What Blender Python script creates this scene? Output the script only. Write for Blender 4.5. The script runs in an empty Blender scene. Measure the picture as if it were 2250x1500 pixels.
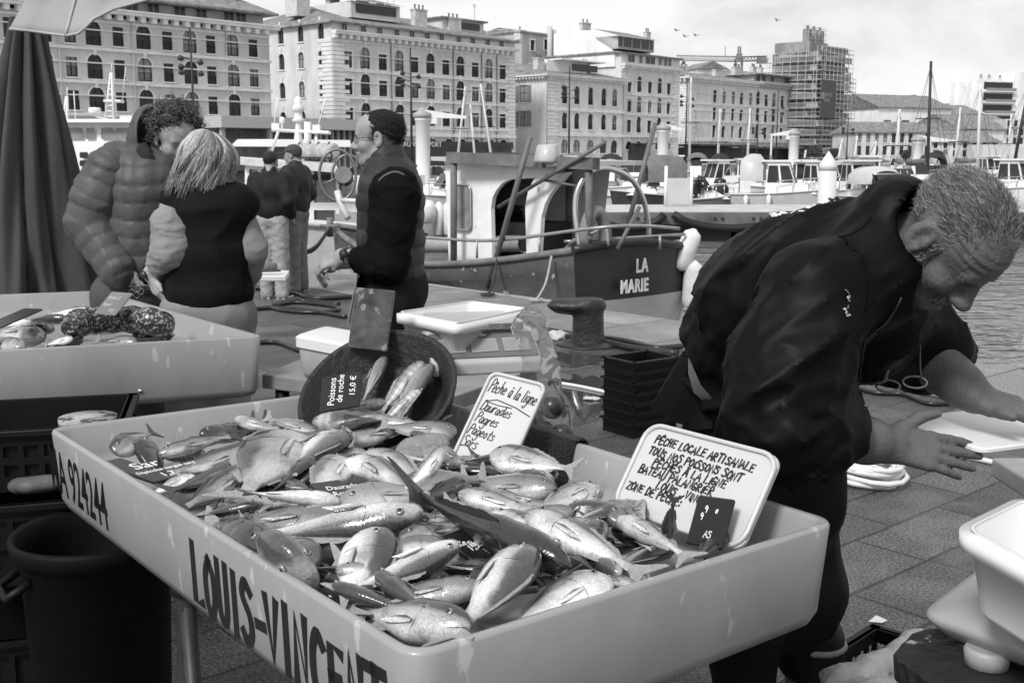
import bpy, bmesh, math, random
import numpy as np
from mathutils import Vector, Matrix, Euler
random.seed(7); rng = np.random.default_rng(7)
scene = bpy.context.scene
COL = scene.collection
# ------------------------------------------------------------------ camera
F_PX, CX, CY, H_EYE, Y_HOR = 2450.0, 1125.0, 750.0, 1.55, 345.0
PITCH = math.atan((CY - Y_HOR) / F_PX)
cam_d = bpy.data.cameras.new('camera'); cam = bpy.data.objects.new('camera', cam_d); COL.objects.link(cam)
cam.location = (0, 0, H_EYE); cam.rotation_euler = (math.pi / 2 - PITCH, 0, 0)
cam_d.sensor_width = 36.0; cam_d.lens = 36.0 * F_PX / 2250.0
cam_d.clip_start = 0.05; cam_d.clip_end = 6000
cam_d.dof.use_dof = True; cam_d.dof.focus_distance = 2.3; cam_d.dof.aperture_fstop = 24.0
scene.camera = cam
# ------------------------------------------------------------------ sky and sun (bright, thinly overcast day)
SUN_EL, SUN_AZ = math.radians(44), math.atan2(-0.84, -0.54)       # azimuth of the direction TOWARDS the sun in the xy plane
world = bpy.data.worlds.new("World"); scene.world = world; world.use_nodes = True
wn, wl = world.node_tree.nodes, world.node_tree.links
bg = wn['Background']; bg.inputs['Strength'].default_value = 0.1
sky = wn.new('ShaderNodeTexSky'); sky.sky_type = 'NISHITA'; sky.sun_disc = False
sky.sun_elevation = SUN_EL; sky.sun_rotation = math.pi / 2 - SUN_AZ
bw = wn.new('ShaderNodeRGBToBW'); wl.new(sky.outputs[0], bw.inputs[0])
tc = wn.new('ShaderNodeTexCoord'); mp = wn.new('ShaderNodeMapping'); mp.inputs['Scale'].default_value = (1.0, 1.0, 3.2)
wl.new(tc.outputs['Generated'], mp.inputs[0])
nz = wn.new('ShaderNodeTexNoise'); nz.inputs['Scale'].default_value = 3.6; nz.inputs['Detail'].default_value = 6; nz.inputs['Roughness'].default_value = .55
nz.inputs['Distortion'].default_value = .5
wl.new(mp.outputs[0], nz.inputs[0])
cr = wn.new('ShaderNodeValToRGB'); cr.color_ramp.elements[0].position = .40; cr.color_ramp.elements[1].position = .60
cr.color_ramp.elements[0].color = (5.8,) * 3 + (1,); cr.color_ramp.elements[1].color = (8.6,) * 3 + (1,)
wl.new(nz.outputs[0], cr.inputs[0])
mx = wn.new('ShaderNodeMixRGB'); mx.inputs[0].default_value = .88
wl.new(bw.outputs[0], mx.inputs[1]); wl.new(cr.outputs[0], mx.inputs[2]); wl.new(mx.outputs[0], bg.inputs[0])
sun_d = bpy.data.lights.new('sun', 'SUN'); sun_d.energy = 2.6; sun_d.angle = math.radians(14); sun_d.color = (1, 1, 1)
sun = bpy.data.objects.new('sun', sun_d); COL.objects.link(sun); sun.location = (-20, -10, 40)
sd = Vector((math.cos(SUN_EL) * math.cos(SUN_AZ), math.cos(SUN_EL) * math.sin(SUN_AZ), math.sin(SUN_EL)))
sun.rotation_euler = sd.to_track_quat('Z', 'Y').to_euler()
scene.view_settings.view_transform = 'Standard'; scene.view_settings.look = 'None'
scene.view_settings.exposure = 0.26; scene.view_settings.gamma = 1.0; scene.view_settings.use_curve_mapping = False
scene.cycles.max_bounces = 6; scene.cycles.transparent_max_bounces = 12
scene.cycles.use_denoising = True
# ------------------------------------------------------------------ pixel of the photograph -> point of the place
CP, SP = math.cos(PITCH), math.sin(PITCH)
def ray(px, py):
 a, b = (px - CX) / F_PX, (CY - py) / F_PX
 return np.array([a, CP + b * SP, b * CP - SP])
def G(px, py, z=0.0):                      # where that ray meets the level z
 d = ray(px, py); return Vector(np.array([0, 0, H_EYE]) + d * ((z - H_EYE) / d[2]))
def D(px, py, Y):                          # where that ray reaches the distance Y
 d = ray(px, py); return Vector(np.array([0, 0, H_EYE]) + d * (Y / d[1]))
# ------------------------------------------------------------------ materials (all procedural, all grey: a black and white place)
MATS = {}
def nodes_of(name):
 m = bpy.data.materials.new(name); m.use_nodes = True
 n, l = m.node_tree.nodes, m.node_tree.links
 return m, n, l, n['Principled BSDF']
def g4(v): return (v, v, v, 1)
def mat(name, v, rough=.6, var=.18, scale=6, bump=0, bscale=None, metal=0, spec=.5, coat=0, detail=5, trans=0, speck=0, speckv=.02, speckscale=90, stretch=(1, 1, 1), wet=0, ior=1.45):
 """plain surface: large and small scale noise in the base colour, a bump, and optional specks of dirt"""
 if name in MATS: return MATS[name]
 m, n, l, b = nodes_of(name)
 t = n.new('ShaderNodeTexCoord'); mpn = n.new('ShaderNodeMapping'); mpn.inputs['Scale'].default_value = stretch
 l.new(t.outputs['Object'], mpn.inputs[0])
 a = n.new('ShaderNodeTexNoise'); a.inputs['Scale'].default_value = scale; a.inputs['Detail'].default_value = detail; a.inputs['Roughness'].default_value = .62
 l.new(mpn.outputs[0], a.inputs[0])
 r = n.new('ShaderNodeValToRGB'); r.color_ramp.elements[0].position = .28; r.color_ramp.elements[1].position = .72
 r.color_ramp.elements[0].color = g4(v * (1 - var)); r.color_ramp.elements[1].color = g4(min(.95, v * (1 + var)))
 l.new(a.outputs[0], r.inputs[0]); out = r.outputs[0]
 if speck:
  s = n.new('ShaderNodeTexNoise'); s.inputs['Scale'].default_value = speckscale; s.inputs['Detail'].default_value = 3
  l.new(mpn.outputs[0], s.inputs[0])
  sr = n.new('ShaderNodeValToRGB'); sr.color_ramp.elements[0].position = 1 - speck - .04; sr.color_ramp.elements[1].position = 1 - speck
  l.new(s.outputs[0], sr.inputs[0])
  mm = n.new('ShaderNodeMixRGB'); l.new(sr.outputs[0], mm.inputs[0]); l.new(out, mm.inputs[1]); mm.inputs[2].default_value = g4(speckv)
  out = mm.outputs[0]
 l.new(out, b.inputs['Base Color'])
 b.inputs['Roughness'].default_value = rough; b.inputs['Metallic'].default_value = metal
 b.inputs['Specular IOR Level'].default_value = spec; b.inputs['Coat Weight'].default_value = coat; b.inputs['Coat Roughness'].default_value = .12
 b.inputs['Transmission Weight'].default_value = trans; b.inputs['IOR'].default_value = ior
 if wet:
  w = n.new('ShaderNodeMapRange'); w.inputs[1].default_value = .35; w.inputs[2].default_value = .65
  w.inputs[3].default_value = max(.04, rough - wet); w.inputs[4].default_value = rough
  l.new(a.outputs[0], w.inputs[0]); l.new(w.outputs[0], b.inputs['Roughness'])
 if bump:
  bn = n.new('ShaderNodeTexNoise'); bn.inputs['Scale'].default_value = bscale or scale * 8; bn.inputs['Detail'].default_value = 4
  l.new(mpn.outputs[0], bn.inputs[0])
  bu = n.new('ShaderNodeBump'); bu.inputs['Strength'].default_value = min(1, bump); bu.inputs['Distance'].default_value = .02
  l.new(bn.outputs[0], bu.inputs['Height']); l.new(bu.outputs[0], b.inputs['Normal'])
 MATS[name] = m; return m
def ridged(name, v, rough, wscale, direction='X', bump=.5, var=.2, scale=5, dist=1.5, dark=1.0, coat=0):
 """surface with parallel ridges (knit, roof tiles, quilting, hair, slats)"""
 if name in MATS: return MATS[name]
 m, n, l, b = nodes_of(name)
 t = n.new('ShaderNodeTexCoord')
 a = n.new('ShaderNodeTexNoise'); a.inputs['Scale'].default_value = scale; a.inputs['Detail'].default_value = 5
 l.new(t.outputs['Object'], a.inputs[0])
 w = n.new('ShaderNodeTexWave'); w.bands_direction = direction; w.inputs['Scale'].default_value = wscale; w.inputs['Distortion'].default_value = dist
 w.inputs['Detail'].default_value = 2; w.inputs['Detail Scale'].default_value = 1.2
 l.new(t.outputs['Object'], w.inputs[0])
 r = n.new('ShaderNodeValToRGB'); r.color_ramp.elements[0].position = .3; r.color_ramp.elements[1].position = .7
 r.color_ramp.elements[0].color = g4(v * (1 - var)); r.color_ramp.elements[1].color = g4(v * (1 + var))
 l.new(a.outputs[0], r.inputs[0])
 mm = n.new('ShaderNodeMixRGB'); mm.blend_type = 'MULTIPLY'; mm.inputs[0].default_value = 1
 r2 = n.new('ShaderNodeMapRange'); r2.inputs[3].default_value = dark; r2.inputs[4].default_value = 1
 l.new(w.outputs['Fac'], r2.inputs[0]); l.new(r.outputs[0], mm.inputs[1]); l.new(r2.outputs[0], mm.inputs[2])
 l.new(mm.outputs[0], b.inputs['Base Color']); b.inputs['Roughness'].default_value = rough; b.inputs['Coat Weight'].default_value = coat
 bu = n.new('ShaderNodeBump'); bu.inputs['Strength'].default_value = bump; bu.inputs['Distance'].default_value = .02
 l.new(w.outputs['Fac'], bu.inputs['Height']); l.new(bu.outputs[0], b.inputs['Normal'])
 MATS[name] = m; return m
# ------------------------------------------------------------------ mesh builder
class MB:
 def __init__(s): s.v = []; s.f = []; s.m = []; s.sm = []
 def add(s, vs, fs, mi=0, smooth=False):
  o = len(s.v); s.v += [tuple(map(float, v)) for v in vs]
  for f in fs: s.f.append(tuple(i + o for i in f)); s.m.append(mi); s.sm.append(smooth)
  return s
 def box(s, c, size, rot=None, mi=0, taper=1.0):
  x, y, z = [q / 2 for q in size]; R = rot if rot is not None else Matrix.Identity(3)
  vs = [Vector((sx * x * (taper if sz > 0 else 1), sy * y * (taper if sz > 0 else 1), sz * z)) for sz in (-1, 1) for sy in (-1, 1) for sx in (-1, 1)]
  vs = [R @ v + Vector(c) for v in vs]
  return s.add(vs, [(0, 2, 3, 1), (4, 5, 7, 6), (0, 1, 5, 4), (2, 6, 7, 3), (0, 4, 6, 2), (1, 3, 7, 5)], mi)
 def tube(s, path, r, n=8, mi=0, smooth=True, closed=False, caps=True):
  P = [Vector(p) for p in path]; k = len(P)
  R = list(r) if hasattr(r, '__len__') else [r] * k
  t0 = (P[1] - P[0]).normalized(); up = Vector((0, 0, 1)) if abs(t0.z) < .9 else Vector((1, 0, 0))
  u = t0.cross(up).normalized(); vs = []
  for i in range(k):
   a = P[(i - 1) % k] if (closed or i > 0) else P[i]; b = P[(i + 1) % k] if (closed or i < k - 1) else P[i]
   t = (b - a).normalized(); u = (u - t * u.dot(t)).normalized(); w = t.cross(u)
   for j in range(n):
    q = 2 * math.pi * j / n; vs.append(P[i] + (u * math.cos(q) + w * math.sin(q)) * R[i])
  fs = []
  for i in range(k if closed else k - 1):
   for j in range(n):
    i2 = (i + 1) % k; fs.append((i * n + j, i * n + (j + 1) % n, i2 * n + (j + 1) % n, i2 * n + j))
  s.add(vs, fs, mi, smooth)
  if caps and not closed:
   o = len(s.v) - len(vs)
   s.f.append(tuple(o + j for j in range(n))[::-1]); s.f.append(tuple(o + (k - 1) * n + j for j in range(n)))
   s.m += [mi, mi]; s.sm += [False, False]
  return s
 def cyl(s, a, b, r, r2=None, n=16, mi=0, smooth=True):
  return s.tube([a, b], [r, r if r2 is None else r2], n, mi, smooth)
 def lathe(s, prof, c=(0, 0, 0), n=32, mi=0, R=None, smooth=True, sx=1, sy=1):
  """profile [(radius, z)...] turned about z, then R, then moved to c"""
  vs = []; R = R if R is not None else Matrix.Identity(3); c = Vector(c)
  for (r, z) in prof:
   for j in range(n):
    q = 2 * math.pi * j / n; vs.append(R @ Vector((r * math.cos(q) * sx, r * math.sin(q) * sy, z)) + c)
  fs = [(i * n + j, i * n + (j + 1) % n, (i + 1) * n + (j + 1) % n, (i + 1) * n + j) for i in range(len(prof) - 1) for j in range(n)]
  s.add(vs, fs, mi, smooth); o = len(s.v) - len(vs)
  if prof[0][0] > 1e-6: s.f.append(tuple(o + j for j in range(n))[::-1]); s.m.append(mi); s.sm.append(False)
  if prof[-1][0] > 1e-6: s.f.append(tuple(o + (len(prof) - 1) * n + j for j in range(n))); s.m.append(mi); s.sm.append(False)
  return s
 def prism(s, poly, h, M=None, mi=0, smooth=False):
  """polygon in local xy, extruded from z=0 to z=h, placed by the 4x4 M"""
  M = M if M is not None else Matrix.Identity(4); k = len(poly)
  vs = [M @ Vector((x, y, 0)) for x, y in poly] + [M @ Vector((x, y, h)) for x, y in poly]
  s.add(vs, [(i, (i + 1) % k, k + (i + 1) % k, k + i) for i in range(k)], mi, smooth)
  o = len(s.v) - 2 * k; s.f.append(tuple(range(o + k - 1, o - 1, -1))); s.f.append(tuple(range(o + k, o + 2 * k))); s.m += [mi, mi]; s.sm += [False, False]
  return s
 def sheet(s, rows, mi=0, smooth=True):
  k, n = len(rows), len(rows[0]); vs = [p for r in rows for p in r]
  return s.add(vs, [(i * n + j, i * n + j + 1, (i + 1) * n + j + 1, (i + 1) * n + j) for i in range(k - 1) for j in range(n - 1)], mi, smooth)
 def arrays(s, V, Fs, mi=0, smooth=True):
  return s.add(list(map(tuple, V)), [tuple(map(int, f)) for f in Fs], mi, smooth)
 def build(s, name, mats, parent=None, local=False, bevel=0, bseg=2, weld=False, **tags):
  me = bpy.data.meshes.new(name); M = ROOTM.get(parent.name) if parent else None
  vs = s.v
  org = Vector((0, 0, 0))
  if parent is None and not local:
   A = np.array(vs); org = Vector(((A[:, 0].min() + A[:, 0].max()) / 2, (A[:, 1].min() + A[:, 1].max()) / 2, A[:, 2].min()))
   vs = list(map(tuple, A - np.array(org)))
  elif parent is not None and not local and M is not None:
   Mi = np.array(M.inverted()); A = np.array(vs); vs = list(map(tuple, A @ Mi[:3, :3].T + Mi[:3, 3]))
  me.from_pydata(vs, [], s.f)
  mats = mats if isinstance(mats, (list, tuple)) else [mats]
  for m in mats: me.materials.append(m)
  me.polygons.foreach_set('material_index', s.m); me.polygons.foreach_set('use_smooth', s.sm)
  if weld:
   bm = bmesh.new(); bm.from_mesh(me); bmesh.ops.remove_doubles(bm, verts=bm.verts, dist=1e-5); bmesh.ops.recalc_face_normals(bm, faces=bm.faces); bm.to_mesh(me); bm.free()
  me.update()
  o = bpy.data.objects.new(name, me); COL.objects.link(o); o.location = org
  ROOTM[o.name] = (M if M is not None else Matrix.Identity(4)) if parent is not None else Matrix.Translation(org)
  if parent is not None: o.parent = parent
  if bevel:
   bv = o.modifiers.new('bevel', 'BEVEL'); bv.width = bevel; bv.segments = bseg; bv.limit_method = 'ANGLE'; bv.angle_limit = math.radians(40)
   bv.harden_normals = False
  tag(o, **tags); return o
ROOTM = {}
def tag(o, label=None, cat=None, group=None, kind=None):
 if label: o['label'] = label
 if cat: o['category'] = cat
 if group: o['group'] = group
 if kind: o['kind'] = kind
 return o
def thing(name, label, cat, loc=(0, 0, 0), rz=0, group=None, kind=None):
 o = bpy.data.objects.new(name, None); COL.objects.link(o); o.location = loc; o.rotation_euler = (0, 0, rz); o.empty_display_size = .1
 ROOTM[o.name] = Matrix.Translation(loc) @ Matrix.Rotation(rz, 4, 'Z')
 return tag(o, label, cat, group, kind)
def copy_tree(o, parent=None):
 c = o.copy(); COL.objects.link(c)
 if parent: c.parent = parent
 for ch in o.children: copy_tree(ch, c)
 return c
def frame(x, y=None, z=None):
 """3x3 with given x axis and approximate z"""
 x = Vector(x).normalized(); z = Vector(z or (0, 0, 1)); y = z.cross(x).normalized(); z = x.cross(y).normalized()
 return Matrix((x, y, z)).transposed()
def rotz(a): return Matrix.Rotation(a, 3, 'Z')
def catmull(pts, sub=8, closed=False):
 P = [Vector(p) for p in pts]; n = len(P); out = []
 for i in range(n if closed else n - 1):
  p0 = P[(i - 1) % n] if (closed or i > 0) else P[0] * 2 - P[1]; p1 = P[i]; p2 = P[(i + 1) % n]
  p3 = P[(i + 2) % n] if (closed or i < n - 2) else P[-1] * 2 - P[-2]
  for k in range(sub):
   t = k / sub; out.append(.5 * ((2 * p1) + (p2 - p0) * t + (2 * p0 - 5 * p1 + 4 * p2 - p3) * t * t + (3 * p1 - p0 - 3 * p2 + p3) * t ** 3))
 if not closed: out.append(P[-1])
 return out
def rrect(w, h, r, n=5, x0=0, y0=0):
 out = []
 for cx, cy, a in ((w / 2 - r, h / 2 - r, 0), (-w / 2 + r, h / 2 - r, 90), (-w / 2 + r, -h / 2 + r, 180), (w / 2 - r, -h / 2 + r, 270)):
  for i in range(n + 1):
   q = math.radians(a + 90 * i / n); out.append((x0 + cx + r * math.cos(q), y0 + cy + r * math.sin(q)))
 return out
def M4(R, t): return Matrix.Translation(t) @ R.to_4x4()
def noise3(P, s=1.0, seed=0, octv=3):
 """cheap smooth pseudo noise for shaping"""
 P = np.asarray(P) * s; o = np.zeros(len(P)); a = 1.0; rr = np.random.default_rng(seed)
 for k in range(octv):
  for j in range(3):
   d = rr.normal(size=3); d /= np.linalg.norm(d); o += a * np.sin(P @ d * 2.2 + rr.uniform(0, 6.28) + 1.1 * np.sin(P @ rr.normal(size=3)))
  P = P * 2.03; a *= .5
 return o / 3.2
# ------------------------------------------------------------------ organic shapes: signed distances and a surface-nets mesher
def v3(p): return np.asarray(p, np.float32)
def cap(a, b, ra, rb=None):
 a, b = v3(a), v3(b); rb = ra if rb is None else rb; ab = b - a; L = float(ab @ ab) + 1e-9
 def f(P):
  t = np.clip(((P - a) @ ab) / L, 0, 1); return np.linalg.norm(P - a - t[:, None] * ab, axis=1) - (ra + (rb - ra) * t)
 return f
def ell(c, r, R=None):
 c, r = v3(c), v3(r); Rt = None if R is None else np.array(R, np.float32)
 def f(P):
  q = P - c
  if Rt is not None: q = q @ Rt
  k0 = np.linalg.norm(q / r, axis=1); k1 = np.linalg.norm(q / (r * r), axis=1) + 1e-9
  return k0 * (k0 - 1) / k1
 return f
def smin(a, b, k):
 h = np.clip(.5 + .5 * (b - a) / k, 0, 1); return b + (a - b) * h - k * h * (1 - h)
def smax(a, b, k): return -smin(-a, -b, k)
def union(fs, k=.02):
 def f(P):
  d = fs[0](P)
  for g in fs[1:]: d = smin(d, g(P), k)
  return d
 return f
def chain(pts, rad, k=.02): return union([cap(pts[i], pts[i + 1], rad[i], rad[i + 1]) for i in range(len(pts) - 1)], k)
def mesh_sdf(f, lo, hi, h, margin=1.6, B=8):
 lo = np.array(lo, np.float32); n = np.ceil((np.array(hi) - lo) / h / B).astype(int)
 N = n * B + 1; vals = np.empty(N, np.float32)
 bi = np.stack(np.meshgrid(*[np.arange(q) for q in n], indexing='ij'), -1).reshape(-1, 3)
 bc = (lo + (bi * B + B / 2) * h).astype(np.float32); bd = f(bc); half = B * h * .87 * margin
 loc = np.stack(np.meshgrid(*[np.arange(B + 1)] * 3, indexing='ij'), -1).reshape(-1, 3)
 for b, d in zip(bi[np.abs(bd) > half], bd[np.abs(bd) > half]):
  i, j, k = b * B; vals[i:i + B + 1, j:j + B + 1, k:k + B + 1] = d
 near = bi[np.abs(bd) <= half]
 for c0 in range(0, len(near), 300):
  ch = near[c0:c0 + 300]; P = (lo + (ch[:, None, :] * B + loc[None]) * h).astype(np.float32)
  d = f(P.reshape(-1, 3)).reshape(len(ch), B + 1, B + 1, B + 1)
  for b, q in zip(ch, d):
   i, j, k = b * B; vals[i:i + B + 1, j:j + B + 1, k:k + B + 1] = q
 ins = vals < 0; nx, ny, nz_ = N
 cnt = np.zeros((nx - 1, ny - 1, nz_ - 1), np.int8)
 for dx in (0, 1):
  for dy in (0, 1):
   for dz in (0, 1): cnt += ins[dx:nx - 1 + dx, dy:ny - 1 + dy, dz:nz_ - 1 + dz]
 cells = np.argwhere((cnt > 0) & (cnt < 8)); idx = np.full(cnt.shape, -1, np.int64); idx[tuple(cells.T)] = np.arange(len(cells))
 acc = np.zeros((len(cells), 3)); w = np.zeros(len(cells))
 corners = [(a, b, c) for a in (0, 1) for b in (0, 1) for c in (0, 1)]
 for a in corners:
  for ax in range(3):
   if a[ax] == 1: continue
   b = list(a); b[ax] = 1
   va = vals[tuple((cells + a).T)]; vb = vals[tuple((cells + b).T)]; cr_ = (va < 0) != (vb < 0)
   t = np.where(cr_, va / np.where(va - vb == 0, 1, va - vb), 0)
   p = np.tile(np.array(a, float), (len(cells), 1)); p[:, ax] = t
   acc[cr_] += p[cr_]; w[cr_] += 1
 V = lo + (cells + acc / w[:, None]) * h; Fs = []
 for ax in range(3):
  o1, o2 = [(1, 2), (2, 0), (0, 1)][ax]
  sl0 = [slice(None)] * 3; sl1 = [slice(None)] * 3; sl0[ax] = slice(0, -1); sl1[ax] = slice(1, None)
  e = ins[tuple(sl0)] != ins[tuple(sl1)]; E = np.argwhere(e)
  E = E[(E[:, o1] > 0) & (E[:, o2] > 0) & (E[:, o1] < N[o1] - 1) & (E[:, o2] < N[o2] - 1)]
  flip = ins[tuple(E.T)]
  def cell(d1, d2):
   q = E.copy(); q[:, o1] -= d1; q[:, o2] -= d2; return idx[tuple(q.T)]
  Q = np.stack([cell(1, 1), cell(0, 1), cell(0, 0), cell(1, 0)], 1); Q[~flip] = Q[~flip][:, ::-1]; Fs.append(Q)
 Fs = np.concatenate(Fs); return V, Fs[(Fs >= 0).all(1)]
def relax(V, Fs, it=1, lam=.5):
 e = np.concatenate([Fs[:, [0, 1]], Fs[:, [1, 2]], Fs[:, [2, 3]], Fs[:, [3, 0]]])
 for _ in range(it):
  a = np.zeros_like(V); c = np.zeros(len(V)); np.add.at(a, e[:, 0], V[e[:, 1]]); np.add.at(c, e[:, 0], 1)
  np.add.at(a, e[:, 1], V[e[:, 0]]); np.add.at(c, e[:, 1], 1); V = V * (1 - lam) + lam * a / c[:, None]
 return V
def sdf_part(name, f, lo, hi, h, m, parent=None, disp=None, it=1, **tags):
 V, Fs = mesh_sdf(f, lo, hi, h)
 if it: V = relax(V, Fs, it)
 return MB().arrays(V, Fs).build(name, m, parent, **tags)
# ------------------------------------------------------------------ lettering
def text_mb(txt, size, M, depth=.0008, mi=0, mb=None, sx=1.0, shear=0.0, bold=0.0, space=1.0, align='LEFT'):
 cu = bpy.data.curves.new('lettering', 'FONT'); cu.body = txt; cu.size = size; cu.extrude = depth; cu.shear = shear; cu.offset = bold; cu.space_character = space; cu.align_x = align
 cu.resolution_u = 3
 o = bpy.data.objects.new('lettering', cu); COL.objects.link(o); dg = bpy.context.evaluated_depsgraph_get(); dg.update()
 me = bpy.data.meshes.new_from_object(o.evaluated_get(dg)); mb = mb or MB(); S = Matrix.Diagonal((sx, 1, 1, 1))
 mb.add([M @ (S @ v.co) for v in me.vertices], [tuple(p.vertices) for p in me.polygons], mi)
 bpy.data.objects.remove(o); bpy.data.curves.remove(cu); bpy.data.meshes.remove(me); return mb
STROKES = {  # a hand's pen strokes: unit height 1 for capitals, .55 for small letters, descenders below 0
'A': '0,0 .3,1 .6,0|.12,.35 .5,.38', 'B': '.05,0 .08,1 .45,.9 .4,.6 .1,.52 .52,.45 .5,.08 .05,0', 'C': '.52,.85 .3,1 .08,.7 .08,.25 .3,0 .55,.15', 'D': '.05,0 .08,1 .45,.8 .55,.4 .4,.08 .05,0',
'E': '.5,.95 .08,1 .08,0 .52,.04|.08,.52 .42,.54', 'F': '.08,0 .1,1 .55,.95|.08,.55 .42,.56', 'G': '.52,.85 .3,1 .06,.6 .15,.08 .5,.08 .52,.42 .3,.42', 'H': '.06,0 .08,1|.5,1 .5,0|.06,.5 .5,.54',
'I': '.2,0 .22,1', 'J': '.1,.95 .5,1 .42,.2 .2,0 .02,.2', 'L': '.1,1 .06,0 .5,.05', 'M': '.02,0 .12,1 .35,.4 .6,1 .68,0', 'N': '.04,0 .08,1 .5,0 .54,1', 'O': '.3,1 .06,.7 .08,.2 .32,0 .56,.3 .54,.75 .3,1',
'P': '.08,0 .1,1 .45,.95 .5,.65 .1,.5', 'R': '.06,0 .1,1 .45,.92 .46,.62 .1,.5 .52,0', 'S': '.5,.88 .25,1 .08,.76 .45,.45 .48,.14 .2,0 .02,.12', 'T': '.02,.98 .62,1|.32,1 .3,0', 'U': '.06,1 .08,.2 .3,0 .5,.2 .54,1',
'V': '.02,1 .28,0 .56,1', 'Z': '.05,.95 .55,1 .05,0 .58,.05', '-': '.05,.45 .4,.47', ':': '.15,.6 .17,.66|.15,.15 .17,.2', '.': '.1,.05 .13,.1', ',': '.12,.1 .08,-.12',
'a': '.42,.5 .2,.58 .04,.25 .2,.0 .4,.3 .42,.55 .42,.05 .52,.02', 'c': '.4,.45 .2,.56 .04,.28 .18,0 .42,.1', 'd': '.42,.5 .2,.55 .04,.25 .2,0 .4,.25 .44,1 .42,0', 'e': '.05,.28 .4,.35 .25,.58 .05,.3 .15,.02 .42,.1',
'g': '.42,.5 .2,.58 .04,.3 .2,.05 .4,.3 .42,.55 .4,-.3 .15,-.45 .02,-.3', 'h': '.06,1 .05,0|.05,.3 .25,.56 .38,.45 .4,0', 'i': '.12,.55 .1,.05 .2,.02|.14,.78 .16,.82', 'l': '.1,1 .08,.1 .2,.02',
'n': '.06,.55 .05,0|.05,.35 .25,.56 .38,.42 .4,.0', 'o': '.22,.55 .04,.3 .2,0 .4,.25 .22,.55', 'r': '.06,.55 .06,0|.06,.35 .2,.55 .35,.5', 's': '.36,.5 .15,.55 .1,.38 .34,.22 .3,.02 .02,.05', 't': '.2,.9 .16,.1 .3,.02|.02,.58 .36,.62',
'u': '.05,.55 .08,.1 .25,.02 .4,.3 .42,.55 .42,.02', 'b': '.08,1 .06,0 .35,.08 .38,.45 .08,.4', 'ê': '.05,.28 .4,.35 .25,.58 .05,.3 .15,.02 .42,.1|.1,.72 .22,.86 .36,.72', 'é': '.05,.28 .4,.35 .25,.58 .05,.3 .15,.02 .42,.1|.2,.7 .36,.86',
'à': '.42,.5 .2,.58 .04,.25 .2,.0 .4,.3 .42,.55 .42,.05 .52,.02|.12,.8 .35,.78', 'Ê': '.5,.95 .08,1 .08,0 .52,.04|.08,.52 .42,.54|.1,1.1 .28,1.22 .46,1.1', 'É': '.5,.95 .08,1 .08,0 .52,.04|.08,.52 .42,.54|.2,1.1 .44,1.26',
'À': '0,0 .3,1 .6,0|.12,.35 .5,.38|.14,1.18 .46,1.14', '1': '.1,.75 .25,1 .24,0', '4': '.4,0 .42,1 .05,.35 .55,.35', '5': '.48,1 .12,.96 .1,.58 .4,.6 .46,.2 .1,.02', '9': '.45,.75 .2,1 .06,.7 .25,.5 .46,.75 .4,0', '0': '.3,1 .06,.7 .08,.2 .32,0 .56,.3 .54,.75 .3,1', '€': '.55,.9 .3,1 .12,.5 .3,0 .55,.1|.0,.58 .4,.6|0,.42 .38,.43'}
ADV = {'M': .82, 'I': .62, 'i': .3, 'l': .3, '.': .3, ',': .3, ':': .36, ' ': .45, 'r': .46, 't': .46, '-': .55, 'T': .72}
def hand_text(mb, txt, M, size, w, depth=.0006, sx=1.0, slant=.12, jit=.03, rnd=None, mi=0, step=.66):
 """pen or brush strokes as thin flat ribbons lying on a surface (M: local xy is the surface)"""
 rnd = rnd or random.Random(3); x = 0
 for ch in txt:
  if ch in STROKES:
   dy = rnd.uniform(-jit, jit); sc = 1 + rnd.uniform(-jit, jit)
   for st in STROKES[ch].split('|'):
    pts = [tuple(map(float, q.split(','))) for q in st.split()]
    pts = [((px_ * sc + slant * py_) * sx + x, py_ * sc + dy) for px_, py_ in pts]
    sm = catmull([(a, b, 0) for a, b in pts], 5) if len(pts) > 2 and ch not in 'MVNAZTLEHF14' else [Vector((a, b, 0)) for a, b in pts]
    ribbon(mb, [(p.x * size, p.y * size) for p in sm], w, depth, M, mi)
  x += ADV.get(ch, step) * sx
 return x * size
def ribbon(mb, pts, w, depth, M, mi=0):
 P = [Vector((a, b)) for a, b in pts]; k = len(P); L = []; R_ = []
 for i in range(k):
  t = (P[min(i + 1, k - 1)] - P[max(i - 1, 0)]); t = t.normalized() if t.length > 1e-9 else Vector((1, 0)); n_ = Vector((-t.y, t.x)) * (w / 2)
  e = t * (w / 2) * (-1 if i == 0 else (1 if i == k - 1 else 0)); L.append(P[i] + n_ + e); R_.append(P[i] - n_ + e)
 vs = [M @ Vector((q.x, q.y, 0)) for q in L + R_] + [M @ Vector((q.x, q.y, depth)) for q in L + R_]
 fs = []
 for i in range(k - 1):
  fs += [(2 * k + i, 2 * k + k + i, 2 * k + k + i + 1, 2 * k + i + 1), (i, i + 1, 2 * k + i + 1, 2 * k + i), (k + i, 2 * k + k + i, 2 * k + k + i + 1, k + i + 1)]
 mb.add(vs, fs, mi)
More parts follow.
